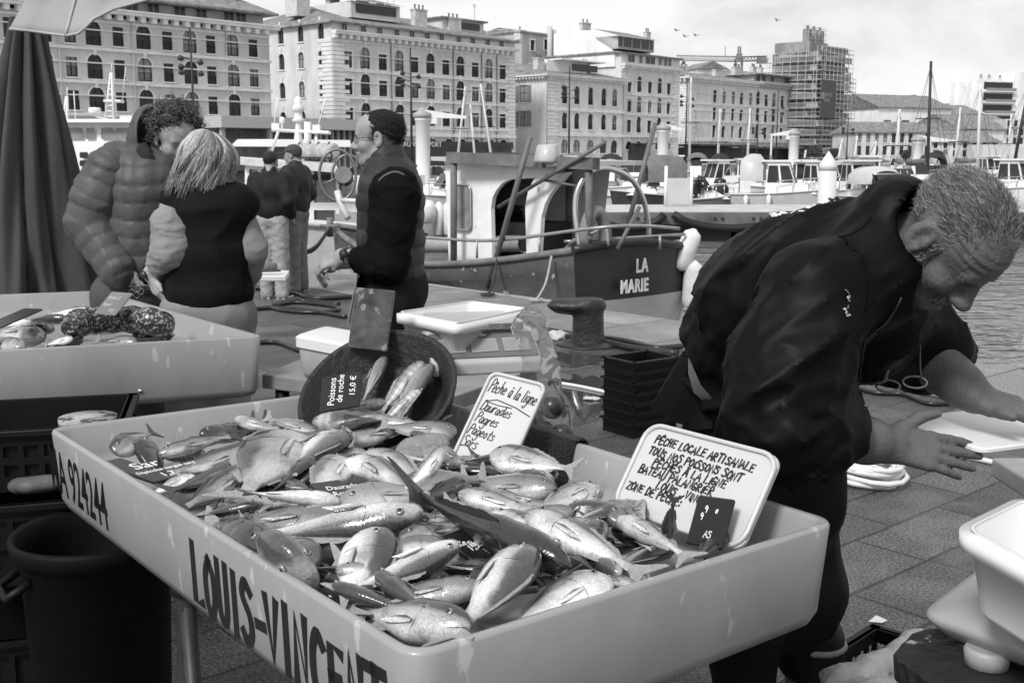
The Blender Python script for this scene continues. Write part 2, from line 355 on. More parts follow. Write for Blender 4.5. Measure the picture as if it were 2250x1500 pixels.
# ================================================================== the setting: quay, water
Q0, Q1 = G(667, 588), G(2250, 812); QU = (Q1 - Q0).normalized(); QN = Vector((-QU.y, QU.x, 0))       # along the edge / towards the water
WATER_Z = -0.95
def slab_mat(name, v, bwid, row, rough, wetv, mortar=.012, bumpd=.5, contrast=.35):
 m, n, l, b = nodes_of(name); t = n.new('ShaderNodeTexCoord')
 br = n.new('ShaderNodeTexBrick'); br.inputs['Scale'].default_value = 1; br.inputs['Brick Width'].default_value = bwid; br.inputs['Row Height'].default_value = row
 br.inputs['Mortar Size'].default_value = mortar; br.inputs['Mortar Smooth'].default_value = .25; br.inputs['Bias'].default_value = 0; br.offset = .42; br.squash = .8; br.squash_frequency = 3
 br.inputs['Color1'].default_value = g4(v * (1 - contrast)); br.inputs['Color2'].default_value = g4(v * (1 + contrast)); br.inputs['Mortar'].default_value = g4(v * .35)
 wob = n.new('ShaderNodeTexNoise'); wob.inputs['Scale'].default_value = 5
 l.new(t.outputs['Object'], wob.inputs[0])
 vm = n.new('ShaderNodeMixRGB'); vm.blend_type = 'LINEAR_LIGHT'; vm.inputs[0].default_value = .012; l.new(t.outputs['Object'], vm.inputs[1]); l.new(wob.outputs['Color'], vm.inputs[2])
 l.new(vm.outputs[0], br.inputs[0])
 a = n.new('ShaderNodeTexNoise'); a.inputs['Scale'].default_value = .9; a.inputs['Detail'].default_value = 7; a.inputs['Roughness'].default_value = .6
 l.new(t.outputs['Object'], a.inputs[0])
 s = n.new('ShaderNodeTexNoise'); s.inputs['Scale'].default_value = 95; s.inputs['Detail'].default_value = 3; l.new(t.outputs['Object'], s.inputs[0])
 r1 = n.new('ShaderNodeMapRange'); r1.inputs[1].default_value = .35; r1.inputs[2].default_value = .65; r1.inputs[3].default_value = .38; r1.inputs[4].default_value = 1.4; l.new(a.outputs[0], r1.inputs[0])
 r2 = n.new('ShaderNodeMapRange'); r2.inputs[1].default_value = .34; r2.inputs[2].default_value = .66; r2.inputs[3].default_value = .15; r2.inputs[4].default_value = 2.0; l.new(s.outputs[0], r2.inputs[0])
 m1 = n.new('ShaderNodeMixRGB'); m1.blend_type = 'MULTIPLY'; m1.inputs[0].default_value = 1; l.new(br.outputs['Color'], m1.inputs[1]); l.new(r1.outputs[0], m1.inputs[2])
 m2 = n.new('ShaderNodeMixRGB'); m2.blend_type = 'MULTIPLY'; m2.inputs[0].default_value = 1; l.new(m1.outputs[0], m2.inputs[1]); l.new(r2.outputs[0], m2.inputs[2])
 l.new(m2.outputs[0], b.inputs['Base Color'])
 w = n.new('ShaderNodeMapRange'); w.inputs[1].default_value = .40; w.inputs[2].default_value = .54; w.inputs[3].default_value = rough - wetv; w.inputs[4].default_value = rough; l.new(a.outputs[0], w.inputs[0]); l.new(w.outputs[0], b.inputs['Roughness'])
 s2 = n.new('ShaderNodeTexNoise'); s2.inputs['Scale'].default_value = 75; s2.inputs['Detail'].default_value = 4; s2.inputs['Roughness'].default_value = .65; l.new(t.outputs['Object'], s2.inputs[0])
 inv = n.new('ShaderNodeMath'); inv.operation = 'MULTIPLY_ADD'; inv.inputs[1].default_value = -2.0; l.new(br.outputs['Fac'], inv.inputs[0]); l.new(s2.outputs[0], inv.inputs[2])
 bu = n.new('ShaderNodeBump'); bu.inputs['Strength'].default_value = bumpd; bu.inputs['Distance'].default_value = .06; wb_ = n.new('ShaderNodeMapRange'); wb_.inputs[1].default_value = .40; wb_.inputs[2].default_value = .52; wb_.inputs[3].default_value = bumpd * .22; wb_.inputs[4].default_value = bumpd; l.new(a.outputs[0], wb_.inputs[0]); l.new(wb_.outputs[0], bu.inputs['Strength']); l.new(inv.outputs[0], bu.inputs['Height']); l.new(bu.outputs[0], b.inputs['Normal'])
 return m
def ground_strip(name, n0, n1, z, m, u0=-60, u1=40):
 """strip of ground between the distances n0..n1 from the quay edge; its own axes run across (x) and along (y) the edge"""
 me = bpy.data.meshes.new(name); me.from_pydata([(n0, u0, 0), (n1, u0, 0), (n1, u1, 0), (n0, u1, 0)], [], [(0, 1, 2, 3)]); me.materials.append(m)
 o = bpy.data.objects.new(name, me); COL.objects.link(o); o.location = (Q0.x, Q0.y, z); o.rotation_euler = (0, 0, math.atan2(QN.y, QN.x)); tag(o, kind='structure'); return o
m_pave = slab_mat('wet_granite_paving', .125, .66, .31, .55, .48, .009, 1.0, .33)
m_cope = slab_mat('pale_granite_coping', .27, 1.5, .85, .65, .25, .01, .7, .12)
ground_strip('pavement', -60, -1.25, 0, m_pave); ground_strip('quay_kerb', -1.25, 0, .004, m_cope)
me = bpy.data.meshes.new('quay_wall'); a_, b_ = Q0 - QU * 60, Q0 + QU * 40
me.from_pydata([(a_.x, a_.y, -6), (b_.x, b_.y, -6), (b_.x, b_.y, .004), (a_.x, a_.y, .004)], [], [(0, 1, 2, 3)]); me.materials.append(mat('quay_stone', .12, .7, .3, 2, .5, 20))
tag(bpy.data.objects.new('quay_wall', me), kind='structure'); COL.objects.link(bpy.data.objects['quay_wall'])
def water_mat():
 m, n, l, b = nodes_of('harbour_water'); t = n.new('ShaderNodeTexCoord')
 b.inputs['Base Color'].default_value = g4(.17); b.inputs['Roughness'].default_value = .05; b.inputs['IOR'].default_value = 1.4; b.inputs['Specular IOR Level'].default_value = .62
 mp_ = n.new('ShaderNodeMapping'); mp_.inputs['Rotation'].default_value = (0, 0, .35); mp_.inputs['Scale'].default_value = (.75, 1.25, 1); l.new(t.outputs['Object'], mp_.inputs[0])
 prev = None
 for sc, st, ds in ((2.4, .8, .16), (8.0, .6, .035), (.5, .6, .5)):
  z = n.new('ShaderNodeTexNoise'); z.inputs['Scale'].default_value = sc; z.inputs['Detail'].default_value = 2.5; z.inputs['Distortion'].default_value = .7; l.new(mp_.outputs[0], z.inputs[0])
  bu = n.new('ShaderNodeBump'); bu.inputs['Strength'].default_value = st; bu.inputs['Distance'].default_value = ds; l.new(z.outputs[0], bu.inputs['Height'])
  if prev: l.new(prev.outputs[0], bu.inputs['Normal'])
  prev = bu
 l.new(prev.outputs[0], b.inputs['Normal']); return m
me = bpy.data.meshes.new('water'); me.from_pydata([(-900, -900, WATER_Z), (900, -900, WATER_Z), (900, 1500, WATER_Z), (-900, 1500, WATER_Z)], [], [(0, 1, 2, 3)]); me.materials.append(water_mat())
wo = bpy.data.objects.new('water', me); COL.objects.link(wo); tag(wo, kind='structure')
# ================================================================== far quay and its houses
ROW = Vector((.669, .743, 0)); ROW_A = math.atan2(ROW.y, ROW.x)
m_far = mat('far_quay_stone', .3, .8, .2, .5)
def far_quay():
 a = D(615, 345, 139); a.z = 0; off = Vector((.743, -.669, 0)) * 16            # 16 m of road before the fronts
 p = [a + off - ROW * 120, a + off + ROW * 115]
 q = D(2250, 345, 205); q.z = 0; q2 = Vector((400, 220, 0)); back = [Vector((500, 900, 0)), Vector((-500, 900, 0)), Vector((-500, 10, 0))]
 poly = [p[0], p[1], q, q2] + back; k = len(poly); mb = MB()
 mb.add([(v.x, v.y, .3) for v in poly] + [(v.x, v.y, -4) for v in poly], [tuple(range(k))] + [(i, k + i, k + (i + 1) % k, (i + 1) % k) for i in range(k)])
 tag(mb.build('far_quay_ground', m_far, local=True), kind='structure')
far_quay()
m_glass = mat('dark_window', .025, .12, .5, 3); m_curt = mat('curtained_window', .33, .4, .4, .8); m_dkframe = mat('dark_frame', .05, .6); m_shut = mat('louvred_shutter', .27, .7, .15, 3)
m_trim = mat('pale_stone_trim', .72, .8, .14, .6, .2, 4); m_trim2 = mat('grey_stone_trim', .5, .8, .14, .6)
m_tile = ridged('roof_tiles', .27, .85, 1.6, 'X', .8, .45, 1.2, .8, .5)
m_plast = {k: mat('facade_render_' + k, v, .85, .2, .45, .25, 5, detail=8, stretch=(1, 1, .5)) for k, v in dict(a=.55, b=.60, c=.66, d=.56, e=.62, f=.78, g=.40).items()}
m_iron = mat('dark_ironwork', .03, .55); m_zinc = mat('weathered_pipe', .3, .6); m_dark = mat('shop_dark', .035, .5, .6, .6); m_chim = mat('chimney_render', .55, .85, .25, 1.5)
WINMESH = {}; rwin = random.Random(40)
def window_mesh(style, w, h, mats):
 """local x along the front, y into the wall, z up from the sill: pane and bars set back in the opening, arch, surround and sill"""
 key = (style, round(w, 2), round(h, 2), tuple(m.name for m in mats))
 if key in WINMESH: return WINMESH[key]
 mb = MB(); yb = .24; g, fr, tr = 0, 1, 2
 mb.add([(-w / 2, yb, 0), (w / 2, yb, 0), (w / 2, yb, h), (-w / 2, yb, h)], [(0, 1, 2, 3)], g)
 for x in (-w / 2 + .05, 0, w / 2 - .05): mb.box((x, yb - .03, h / 2), (.09, .04, h), mi=fr)
 for z in (.05, h * .55): mb.box((0, yb - .035, z), (w, .04, .07), mi=fr)
 mb.box((0, -.05, -.09), (w + .3, .22, .14), mi=tr)
 if 'a' in style:      # arched head: spandrels fill the corners of the square opening
  r = w / 2; z0 = h - r
  for s in (-1, 1):
   pts = [(s * r * math.cos(q), z0 + r * math.sin(q)) for q in np.linspace(0, math.pi / 2, 7)] + [(s * r, h)]
   vs = [(x, .012, z) for x, z in pts] + [(x, .2, z) for x, z in pts]; k = len(pts)
   mb.add(vs, [tuple(range(k))] + [(i, i + 1, k + i + 1, k + i) for i in range(k - 2)], 3)
  ring = [(r * math.cos(q), r * math.sin(q)) for q in np.linspace(0, math.pi, 13)]; ro = [(1.16 * a, 1.16 * b) for a, b in ring]; k = len(ring)
  vs = [(x, -.07, z0 + z) for x, z in ring + ro] + [(x, .02, z0 + z) for x, z in ring + ro]
  mb.add(vs, [(i, i + 1, k + i + 1, k + i) for i in range(k - 1)] + [(k + i, k + i + 1, 3 * k + i + 1, 3 * k + i) for i in range(k - 1)] + [(i, 2 * k + i, 2 * k + i + 1, i + 1) for i in range(k - 1)], tr)
  mb.box((0, -.08, h + .3), (.3, .2, .8), mi=tr, taper=1.25)
 elif 's' in style:    # plain stone surround
  for s in (-1, 1): mb.box((s * (w / 2 + .1), -.03, h / 2), (.2, .1, h + .05), mi=tr)
  mb.box((0, -.04, h + .13), (w + .5, .14, .24), mi=tr)
 if 'r' in style:      # iron rail
  for z in (.12, .95): mb.box((0, .05, z), (w, .05, .06), mi=4)
  for x in np.linspace(-w / 2 + .08, w / 2 - .08, 7): mb.box((x, .05, .52), (.035, .035, .85), mi=4)
 if 'l' in style:      # open louvred shutters
  for s in (-1, 1):
   mb.box((s * (w / 2 + w * .27), -.05, h / 2), (w * .5, .05, h), mi=5)
   for z in np.arange(.12, h, .16): mb.box((s * (w / 2 + w * .27), -.085, z), (w * .42, .03, .07), mi=5)
 me = bpy.data.meshes.new('window'); me.from_pydata(mb.v, [], mb.f)
 for m in mats: me.materials.append(m)
 me.polygons.foreach_set('material_index', mb.m); WINMESH[key] = me; return me
class House:
 """a block of houses; local x runs along the quay front, local y into the block"""
 def __init__(s, name, label, pL, Y, length, depth, ztop, wall, ang=ROW_A, group='old houses along the far quay'):
  s.o = D(pL, Y_HOR, Y); s.o.z = .3; s.ang = ang; s.L, s.dep, s.zt = length, depth, ztop; s.wall = wall
  s.root = thing(name, label, 'building', s.o, ang, group); s.holes = []; s.sholes = []; s.u = Vector((math.cos(ang), math.sin(ang), 0)); s.nw = 0
 def s_of(s, px):
  k = (px - CX) / F_PX / CP; return (k * s.o.y - s.o.x) / (s.u.x - k * s.u.y)         # level enough at this range
 def z_of(s, px, py):
  q = s.o + s.u * s.s_of(px); return D(px, py, q.y).z - .3
 def win(s, x, z, w, h, style='s', pane=None, side=False, frame_m=None, trim=None):
  me = window_mesh(style, w, h, [pane or (m_curt if rwin.random() < .2 else m_glass), frame_m or m_dkframe, trim or m_trim, s.wall, m_iron, m_shut])
  o = bpy.data.objects.new('window', me); COL.objects.link(o); o.parent = s.root
  if side: o.location = (0, x, z); o.rotation_euler = (0, 0, -math.pi / 2); s.sholes.append((x - w / 2, x + w / 2, z, z + h))
  else: o.location = (x, 0, z); s.holes.append((x - w / 2, x + w / 2, z, z + h))
  s.nw += 1; return o
 def walls(s, back=True):
  mb = MB()
  def face(holes, P, L, z1):
   us = sorted({0, L} | {max(0, min(L, q)) for h in holes for q in h[:2]}); zs = sorted({-.5, z1} | {min(z1, q) for h in holes for q in h[2:]})
   for i in range(len(us) - 1):
    for j in range(len(zs) - 1):
     uc, zc = (us[i] + us[i + 1]) / 2, (zs[j] + zs[j + 1]) / 2
     if any(h[0] < uc < h[1] and h[2] < zc < h[3] for h in holes): continue
     mb.add([P(us[i], zs[j], 0), P(us[i + 1], zs[j], 0), P(us[i + 1], zs[j + 1], 0), P(us[i], zs[j + 1], 0)], [(0, 1, 2, 3)])
   for h in holes:
    c = [(h[0], h[2]), (h[1], h[2]), (h[1], h[3]), (h[0], h[3])]
    for i in range(4):
     (a, b), (c2, d) = c[i], c[(i + 1) % 4]; mb.add([P(a, b, 0), P(a, b, .3), P(c2, d, .3), P(c2, d, 0)], [(0, 1, 2, 3)])
  face(s.holes, lambda u, z, d: (u, d, z), s.L, s.zt); face(s.sholes, lambda u, z, d: (d, u, z), s.dep, s.zt)
  L, d, z = s.L, s.dep, s.zt
  mb.add([(L, 0, -.5), (L, d, -.5), (L, d, z), (L, 0, z), (0, d, -.5), (0, d, z)], [(0, 1, 2, 3), (1, 4, 5, 2)])
  mb.add([(0, 0, z - .01), (L, 0, z - .01), (L, d, z - .01), (0, d, z - .01)], [(0, 1, 2, 3)])
  mb.build('wall', s.wall, s.root, local=True)
 def band(s, zs, name='string_course', m=None, x0=0, x1=None, side=True, quoin=False):
  mb = MB(); x1 = s.L if x1 is None else x1
  for z, h, p in zs:
   mb.box(((x0 + x1) / 2, -p / 2, z), (x1 - x0 + (2 * p if side else 0), p, h))
   if side: mb.box((-p / 2 + .001, s.dep / 2, z), (p, s.dep, h * .98))
  mb.build(name, m or m_trim, s.root, local=True)
 def cornice(s, z, h=.5, p=.8, step=1.0, m=None, x0=0, x1=None, side=True, dark=False):
  mb = MB(); x1 = s.L if x1 is None else x1
  mb.box(((x0 + x1) / 2, -p / 2, z + h * .55), (x1 - x0 + 2 * p * side, p, h * .45)); mb.box(((x0 + x1) / 2, -p * .55, z + h * .9), (x1 - x0 + 2.2 * p * side, p * 1.1, h * .25))
  for x in np.arange(x0 + .3, x1, step): mb.box((x, -p * .4, z), (step * .42, p * .8, h * .9))
  mb.box(((x0 + x1) / 2, -.06, z - h * .75), (x1 - x0, .12, h * .4))
  if side:
   mb.box((-p / 2 + .002, s.dep / 2, z + h * .56), (p, s.dep, h * .44))
   for y in np.arange(.3, s.dep, step): mb.box((-p * .4, y, z), (p * .8, step * .42, h * .9))
  mb.build('cornice', m or m_trim, s.root, local=True)
 def quoins(s, x0, w, z0, z1, m=None, hh=.55, side=False):
  mb = MB(); k = 0
  for z in np.arange(z0, z1, hh):
   ww = w * (1 if k % 2 else .72); k += 1
   mb.box((x0 + ww / 2 if x0 < s.L / 2 else x0 - ww / 2, -.05, z + hh / 2), (ww, .16, hh * .84))
   if side: mb.box((-.05, ww / 2, z + hh / 2), (.158, ww, hh * .84))
  mb.build('quoins', m or m_trim, s.root, local=True)
 def pipes(s, xs, z0, z1, m=None):
  for x in xs: MB().cyl((x, -.12, z0), (x, -.12, z1), .07, n=6).build('downpipe', m or m_zinc, s.root, local=True)
 def roof(s, z, rise, over=.7, x0=0, x1=None, y0=0, hip=3, m=None):
  x1 = s.L if x1 is None else x1; d = s.dep; mb = MB()
  a = [(x0 - over, y0 - over, z), (x1 + over, y0 - over, z), (x1 + over, d + over, z), (x0 - over, d + over, z)]; ym = (y0 + d) / 2
  r = [(x0 + hip, ym, z + rise), (x1 - hip, ym, z + rise)]; b = [(q[0], q[1], z - .22) for q in a]
  mb.add(a + r + b, [(0, 1, 5, 4), (1, 2, 5), (2, 3, 4, 5), (3, 0, 4), (0, 6, 7, 1), (1, 7, 8, 2), (2, 8, 9, 3), (3, 9, 6, 0), (6, 9, 8, 7)])
  mb.build('roof', m or m_tile, s.root, local=True)
 def attic(s, z0, z1, inset=1.2, x0=0, x1=None, m=None):
  x1 = s.L if x1 is None else x1; mb = MB()
  mb.box(((x0 + x1) / 2, (s.dep + inset) / 2, (z0 + z1) / 2), (x1 - x0 - .3, s.dep - inset, z1 - z0)); mb.build('attic_storey', m or m_trim2, s.root, local=True)
 def attic_window(s, x, z, w, h, inset=1.2):
  mb = MB(); mb.box((x, inset - .02, z + h / 2), (w, .1, h), mi=0); mb.box((x, inset - .09, z + h / 2), (.06, .05, h), mi=1)
  for q in (-1, 1): mb.box((x + q * w / 2, inset - .08, z + h / 2), (.12, .1, h + .1), mi=1)
  mb.build('window', [m_glass, m_trim2], s.root, local=True)
 def chimney(s, x, y, z, w=1.0, d=.7, h=1.6, pots=3):
  mb = MB(); mb.box((x, y, z + h / 2), (w, d, h), mi=0); mb.box((x, y, z + h + .08), (w + .2, d + .2, .16), mi=0)
  for i in range(pots): mb.lathe([(.13, 0), (.11, .5), (.17, .55), (.17, .66)], (x + (i - (pots - 1) / 2) * w / max(pots, 1), y, z + h + .16), 8, 1)
  mb.build('chimney', [m_chim, mat('chimney_pot', .16, .8)], s.root, local=True)
 def antenna(s, x, y, z, h=3.0):
  mb = MB(); mb.cyl((x, y, z), (x, y, z + h), .03, n=5)
  for k in range(5): mb.cyl((x - .5 + .05 * k, y, z + h - .12 * k), (x + .5 - .05 * k, y, z + h - .12 * k), .015, n=4)
  mb.build('aerial', m_iron, s.root, local=True)
# ---- block 1: long sandstone block with arched windows, at the left
h = House('stone_apartment_block', 'long grey sandstone block with dark arched windows, behind the closed parasol', -480, 99.5, 53.4, 16, 15.9, m_plast['a'])
h.L = h.s_of(614); zr = [6.05, 9.45, 12.9]
for j, z in enumerate(zr):
 for i, px in enumerate((-150, 0, 140, 245, 350, 447, 536)):
  h.win(h.s_of(px), z, 1.75, 2.55, 'ar', m_curt if (i, j) in ((5, 2), (5, 0)) else None)
 for px in (-80, 70, 196, 297, 400, 491, 580): h.win(h.s_of(px), z + .1, 1.25, 2.0, 'r', m_curt if (px, j) in ((196, 2), (196, 1)) else None)
for px in (0, 140, 245, 350, 447, 536, 580): h.win(h.s_of(px), 2.6, 1.7, 2.3, 'a')
h.walls(); h.band([(z, .32, .16) for z in (5.7, 9.1, 12.55)] + [(z, .14, .1) for z in (7.7, 11.1, 14.5)])
h.cornice(16.0, .75, 1.0, 1.35); h.attic(16.6, 18.1, .9)
for px in (-60, 70, 268, 337, 382, 437, 482, 540, 565): h.attic_window(h.s_of(px), 16.75, 1.5, 1.15, .9)
h.roof(18.15, 3.6, .9); h.pipes([h.s_of(p) for p in (170, 325, 522)], 1, 16, m_trim2)
for px, w in ((385, 1.5), (415, 1.1), (478, 2.2), (568, .9), (250, 1.6)): h.chimney(h.s_of(px), 3.2, 18.9, w, .9, 2.0, 3)
h.antenna(h.s_of(400), 5, 20, 3.4)
# ---- block 2
h = House('pale_apartment_block', 'pale block with bracketed cornice, stone quoins and crowded tiled roof, beside the sandstone block', 735, 152, 36.5, 24, 17.0, m_plast['b'])
h.L = h.s_of(1131); rows = (5.7, 9.55, 13.1)
RECT, ARCH = (778, 852, 919, 985, 1047, 1105), (815, 887, 953, 1016, 1076)
for j, z in enumerate(rows):
 for px in RECT: h.win(h.s_of(px), z, 1.55, 2.1, 'sr')
 for px in ARCH: h.win(h.s_of(px), z, 1.7, 2.9, 'ar')
for px in (790, 850, 890, 955, 990, 1018, 1047, 1078, 1106): h.win(h.s_of(px), 2.35, 1.9, 1.6, 'a')
for y in (2.2, 6.6, 11):
 for z in (5.3, 9.3, 13.2, 16.7): h.win(y, z, 1.25, 2.2, 'a', side=True)
h.zt = 17.2
for y in (16, 20):
 for z in (4.8, 8.6, 12.1, 15): h.win(y, z, 1.3, 1.7, 's', side=True)
h.zt = 18.9; h.walls(); h.band([(z, .34, .16) for z in (5.35, 9.15, 12.75)] + [(z, .12, .1) for z in (7.35, 11.2, 14.75)] + [(4.4, .5, .3)], side=False)
h.cornice(17.1, .7, .95, 1.25, side=False); h.quoins(0, 2.8, .3, 16.6, side=True); h.quoins(h.L, 2.2, .3, 16.6)
h.pipes([h.s_of(p) for p in (869, 1000, 1060, 1092)], 3, 17, mat('dark_pipe', .12));
for px in (772, 812, 846, 882, 914, 946, 976, 1012, 1042, 1073, 1102): h.attic_window(h.s_of(px), 17.75, .95, .95, .0)
h.roof(18.95, 3.4, .7, hip=6); h.chimney(1.5, 9, 20.3, 2.2, 2.6, 3.6, 2)
mb = MB(); mb.box((10.5, 7, 21.3), (9, 8, 2.2), mi=0); mb.box((10.5, 2.9, 21.5), (7.4, .1, 1.2), mi=1)
mb.add([(5.6, 2.4, 22.4), (15.6, 2.4, 22.4), (15.6, 12, 24.6), (5.6, 12, 24.6)], [(0, 1, 2, 3)], 2); mb.build('roof_dormer', [m_plast['e'], m_glass, m_tile], h.root, local=True)
mb = MB(); mb.box((29, 7, 21), (9, 6, 1.6), mi=0); mb.box((29, 3.9, 21), (7, .1, 1.0), mi=1); mb.box((29, 7, 21.9), (10, 7, .25), mi=2); mb.build('roof_dormer', [m_plast['e'], m_glass, m_tile], h.root, local=True)
for px, y, z, w, hh in ((838, 9, 22.2, 1.8, 3), (853, 4, 22, 1.2, 2.6), (872, 6, 21.5, 3.0, 1.8), (927, 8, 21.6, 1.2, 2), (941, 8, 21.5, 1.8, 2.2), (970, 4, 20.6, 2.4, 2.8), (1041, 4, 20.1, 2.6, 2.7), (1107, 5, 19.8, 1.3, 1.8)): h.chimney(h.s_of(px), y, z - 1, w, 1, hh, 3)
for px, hh in ((906, 3), (934, 4.6), (947, 5), (1115, 4)): h.antenna(h.s_of(px), 7, 21, hh)
mb = MB(); mb.box((h.L * .62, -.35, 3.0), (h.L * .7, .7, 1.0), mi=0); text_mb('AU VIEUX PORT', 1.05, M4(frame((1, 0, 0)) @ Matrix.Rotation(math.pi / 2, 3, 'X'), (h.s_of(886), -.72, 2.7)), .02, 1, mb); mb.box((h.L * .5, -.5, 1.2), (h.L * .9, 1.0, 2.6), mi=0)
mb.build('shop_front', [m_dark, m_trim], h.root, local=True)
# ---- block 3: low corner house with shutters, and block 4 beside it
h = House('low_corner_house', 'low three storey corner house with shuttered side windows and a flat terrace roof', 1200, 186, 20.6, 19, 14.2, m_plast['c'])
h.L = h.s_of(1362)
for px in (1237, 1263, 1292, 1320, 1343):
 h.win(h.s_of(px), 10.0, 1.35, 3.0, 'ar'); h.win(h.s_of(px), 5.9, 1.35, 2.7, 'ar'); h.win(h.s_of(px), 1.9, 1.9, 2.3, 'a')
for y in (5, 11):
 h.win(y, 10.2, 1.7, 2.8, 'l', side=True); h.win(y, 6.2, 1.7, 2.6, 'l', side=True)
h.walls(); h.band([(9.0, .4, .2), (4.9, .45, .3)], side=False); h.cornice(14.1, .5, .9, .7); h.quoins(0, 3.0, .3, 13.6)
h.roof(14.75, 2.2, .5); h.pipes([.0, h.L - .2], 1, 14, m_zinc)
mb = MB(); mb.box((h.L * .4, 4, 16.2), (h.L * .5, 3, 2.0), mi=0); mb.box((h.L * .62, 2.45, 16.3), (7, .1, 1.1), mi=1); mb.box((h.L * .5, 3, 17.3), (12, 5, .2), mi=0); mb.build('roof_terrace', [m_plast['f'], m_glass], h.root, local=True)
for x, y in ((1.5, 3), (4, 5), (15, 4)): h.chimney(x, y, 15.4, 1.6, 1, 1.8, 2)
h4 = House('tall_narrow_house', 'tall narrow house with blank white gable, right of the low corner house', 1362, 186 + .743 * h.L, 17, 17, 17.2, m_plast['e'])
h4.L = h4.s_of(1479)
for z in (5.6, 9.2, 12.7):
 for i, px in enumerate((1374, 1395, 1417, 1438, 1457)): h4.win(h4.s_of(px), z, 1.3, 2.9 if i % 2 else 2.2, 'ar' if i % 2 else 's')
for px in (1374, 1395, 1415, 1436, 1458): h4.win(h4.s_of(px), 2.6, 1.6, 1.5, 'a')
h4.zt = 19.4; h4.walls(); h4.band([(12.3, .3, .15), (8.8, .3, .15), (5.0, .5, .3), (14.8, .12, .1), (11.2, .12, .1)], side=False); h4.cornice(16.9, .6, .8, .8, side=False); h4.quoins(h4.L, 2.2, .3, 16.6)
for px, w in ((1376, 2), (1396, 1), (1416, 3), (1437, 1), (1448, 1), (1457, 1)): h4.attic_window(h4.s_of(px), 17.9, w, 1.2, 0)
h4.roof(19.45, 1.4, .6, hip=1)
mb = MB(); L4 = h4.L
mb.prism([(0, 0), (14, 0), (14, 6.5), (9, 7.6), (0, 2.4)], .6, M4(Matrix(((0, 0, 1), (1, 0, 0), (0, 1, 0))), (-.35, 1.2, 17.0)), 0)
mb.build('gable', m_plast['f'], h4.root, local=True)
mb = MB(); mb.box((6.5, 4, 21.3), (11, 5, 2.2), mi=0); mb.box((6.3, 1.45, 21.4), (10.4, .1, 1.5), mi=1); mb.add([(.2, .6, 22.3), (12.6, .6, 22.3), (11, 7, 24), (.2, 7, 24)], [(0, 1, 2, 3)], 2)
for k in range(4): mb.box((2.2 + k * 2.7, 1.38, 21.4), (.25, .1, 1.6), mi=0)
mb.build('roof_dormer', [m_plast['g'], m_glass, m_tile], h4.root, local=True); h4.chimney(L4 * .8, 5, 20, 1.2, .8, 4.2, 2); h4.chimney(1, 9, 24, 2.4, .8, 1.0, 2)
mb = MB(); mb.box((5.5, -.3, 1.6), (6, .6, 3.4), mi=0); mb.box((6, -1, 3.6), (6.6, 2, .2), mi=0); mb.build('shop_front', [m_dark], h4.root, local=True)
hb = House('rear_house', 'grey flat topped house with tall flues rising behind the low corner house', 1146, 212, 17, 12, 24.0, m_plast['g'])
for px, z in ((1168, 16.4), (1168, 20.8), (1197, 21.2)): hb.win(hb.s_of(px), z, 1.2, 1.9, 's')
hb.walls(); mb = MB(); mb.cyl((7.4, -.5, 14), (7.4, -.5, 25.5), .5, n=8); mb.cyl((8.5, -.5, 14), (8.5, -.5, 25), .5, n=8); mb.build('flue', m_trim2, hb.root, local=True); hb.chimney(.6, 1, 22.6, 1.6, 1.6, 1.6, 1); hb.roof(24.02, 1.2, .2, hip=.3)
# ---- block 5: twin block
h = House('twin_apartment_block', 'long pale twin block with two different cornices, left of the scaffolded tower', 1507, 236, 47, 20, 17.7, m_plast['c'])
h.L = h.s_of(1748); xm = h.s_of(1644)
for z in (5.4, 9.1, 12.7):
 for i, px in enumerate((1555, 1575, 1594, 1612, 1631)): h.win(h.s_of(px), z, 1.35, 2.6, 'a' if i % 2 else 's')
 for i, px in enumerate((1647, 1664, 1681, 1698, 1713, 1729)): h.win(h.s_of(px), z, 1.5, 3.2 if i % 2 == 0 else 2.5, 'ar' if i % 2 == 0 else 'sr')
for px in (1555, 1593, 1611, 1630, 1648, 1664, 1680, 1697, 1713, 1727): h.win(h.s_of(px), 1.9, 1.5, 1.9, 'a')
h.walls(); h.band([(8.7, .3, .15), (12.3, .3, .15), (4.7, .5, .3), (10.9, .12, .1), (14.5, .12, .1)], side=False); h.quoins(0, 3.0, .3, 16.9, side=True); h.quoins(h.L, 2.2, .3, 16.9)
h.cornice(17.0, .8, 1.1, 1.0, x1=xm, side=True); h.cornice(17.2, .8, 1.1, .9, x0=xm, side=False, m=m_trim2)
h.attic(17.7, 19.7, 1.0, xm); h.roof(18.0, 1.7, .8, x1=xm); h.roof(19.75, 1.6, .8, x0=xm)
for px in (1653, 1665, 1683, 1716, 1733): h.attic_window(h.s_of(px), 18.1, 1.6, 1.3, 1.0)
for px, z, w in ((1520, 18.4, 3), (1530, 18.8, 1.2), (1603, 18.4, 4), (1640, 19.5, 3), (1675, 20, 1.6), (1690, 20, 1)): h.chimney(h.s_of(px), 5, z, w, 1, 1.7, 3)
mb = MB(); mb.box((6, -3, 3.6), (22, 7, .4)); mb.box((6, -1.5, 1.6), (22, 3, 3.2)); mb.box((34, -3, 3.2), (26, 6, .4)); mb.box((34, -1, 1.4), (26, 2, 3)); mb.build('shop_front', [m_dark], h.root, local=True)
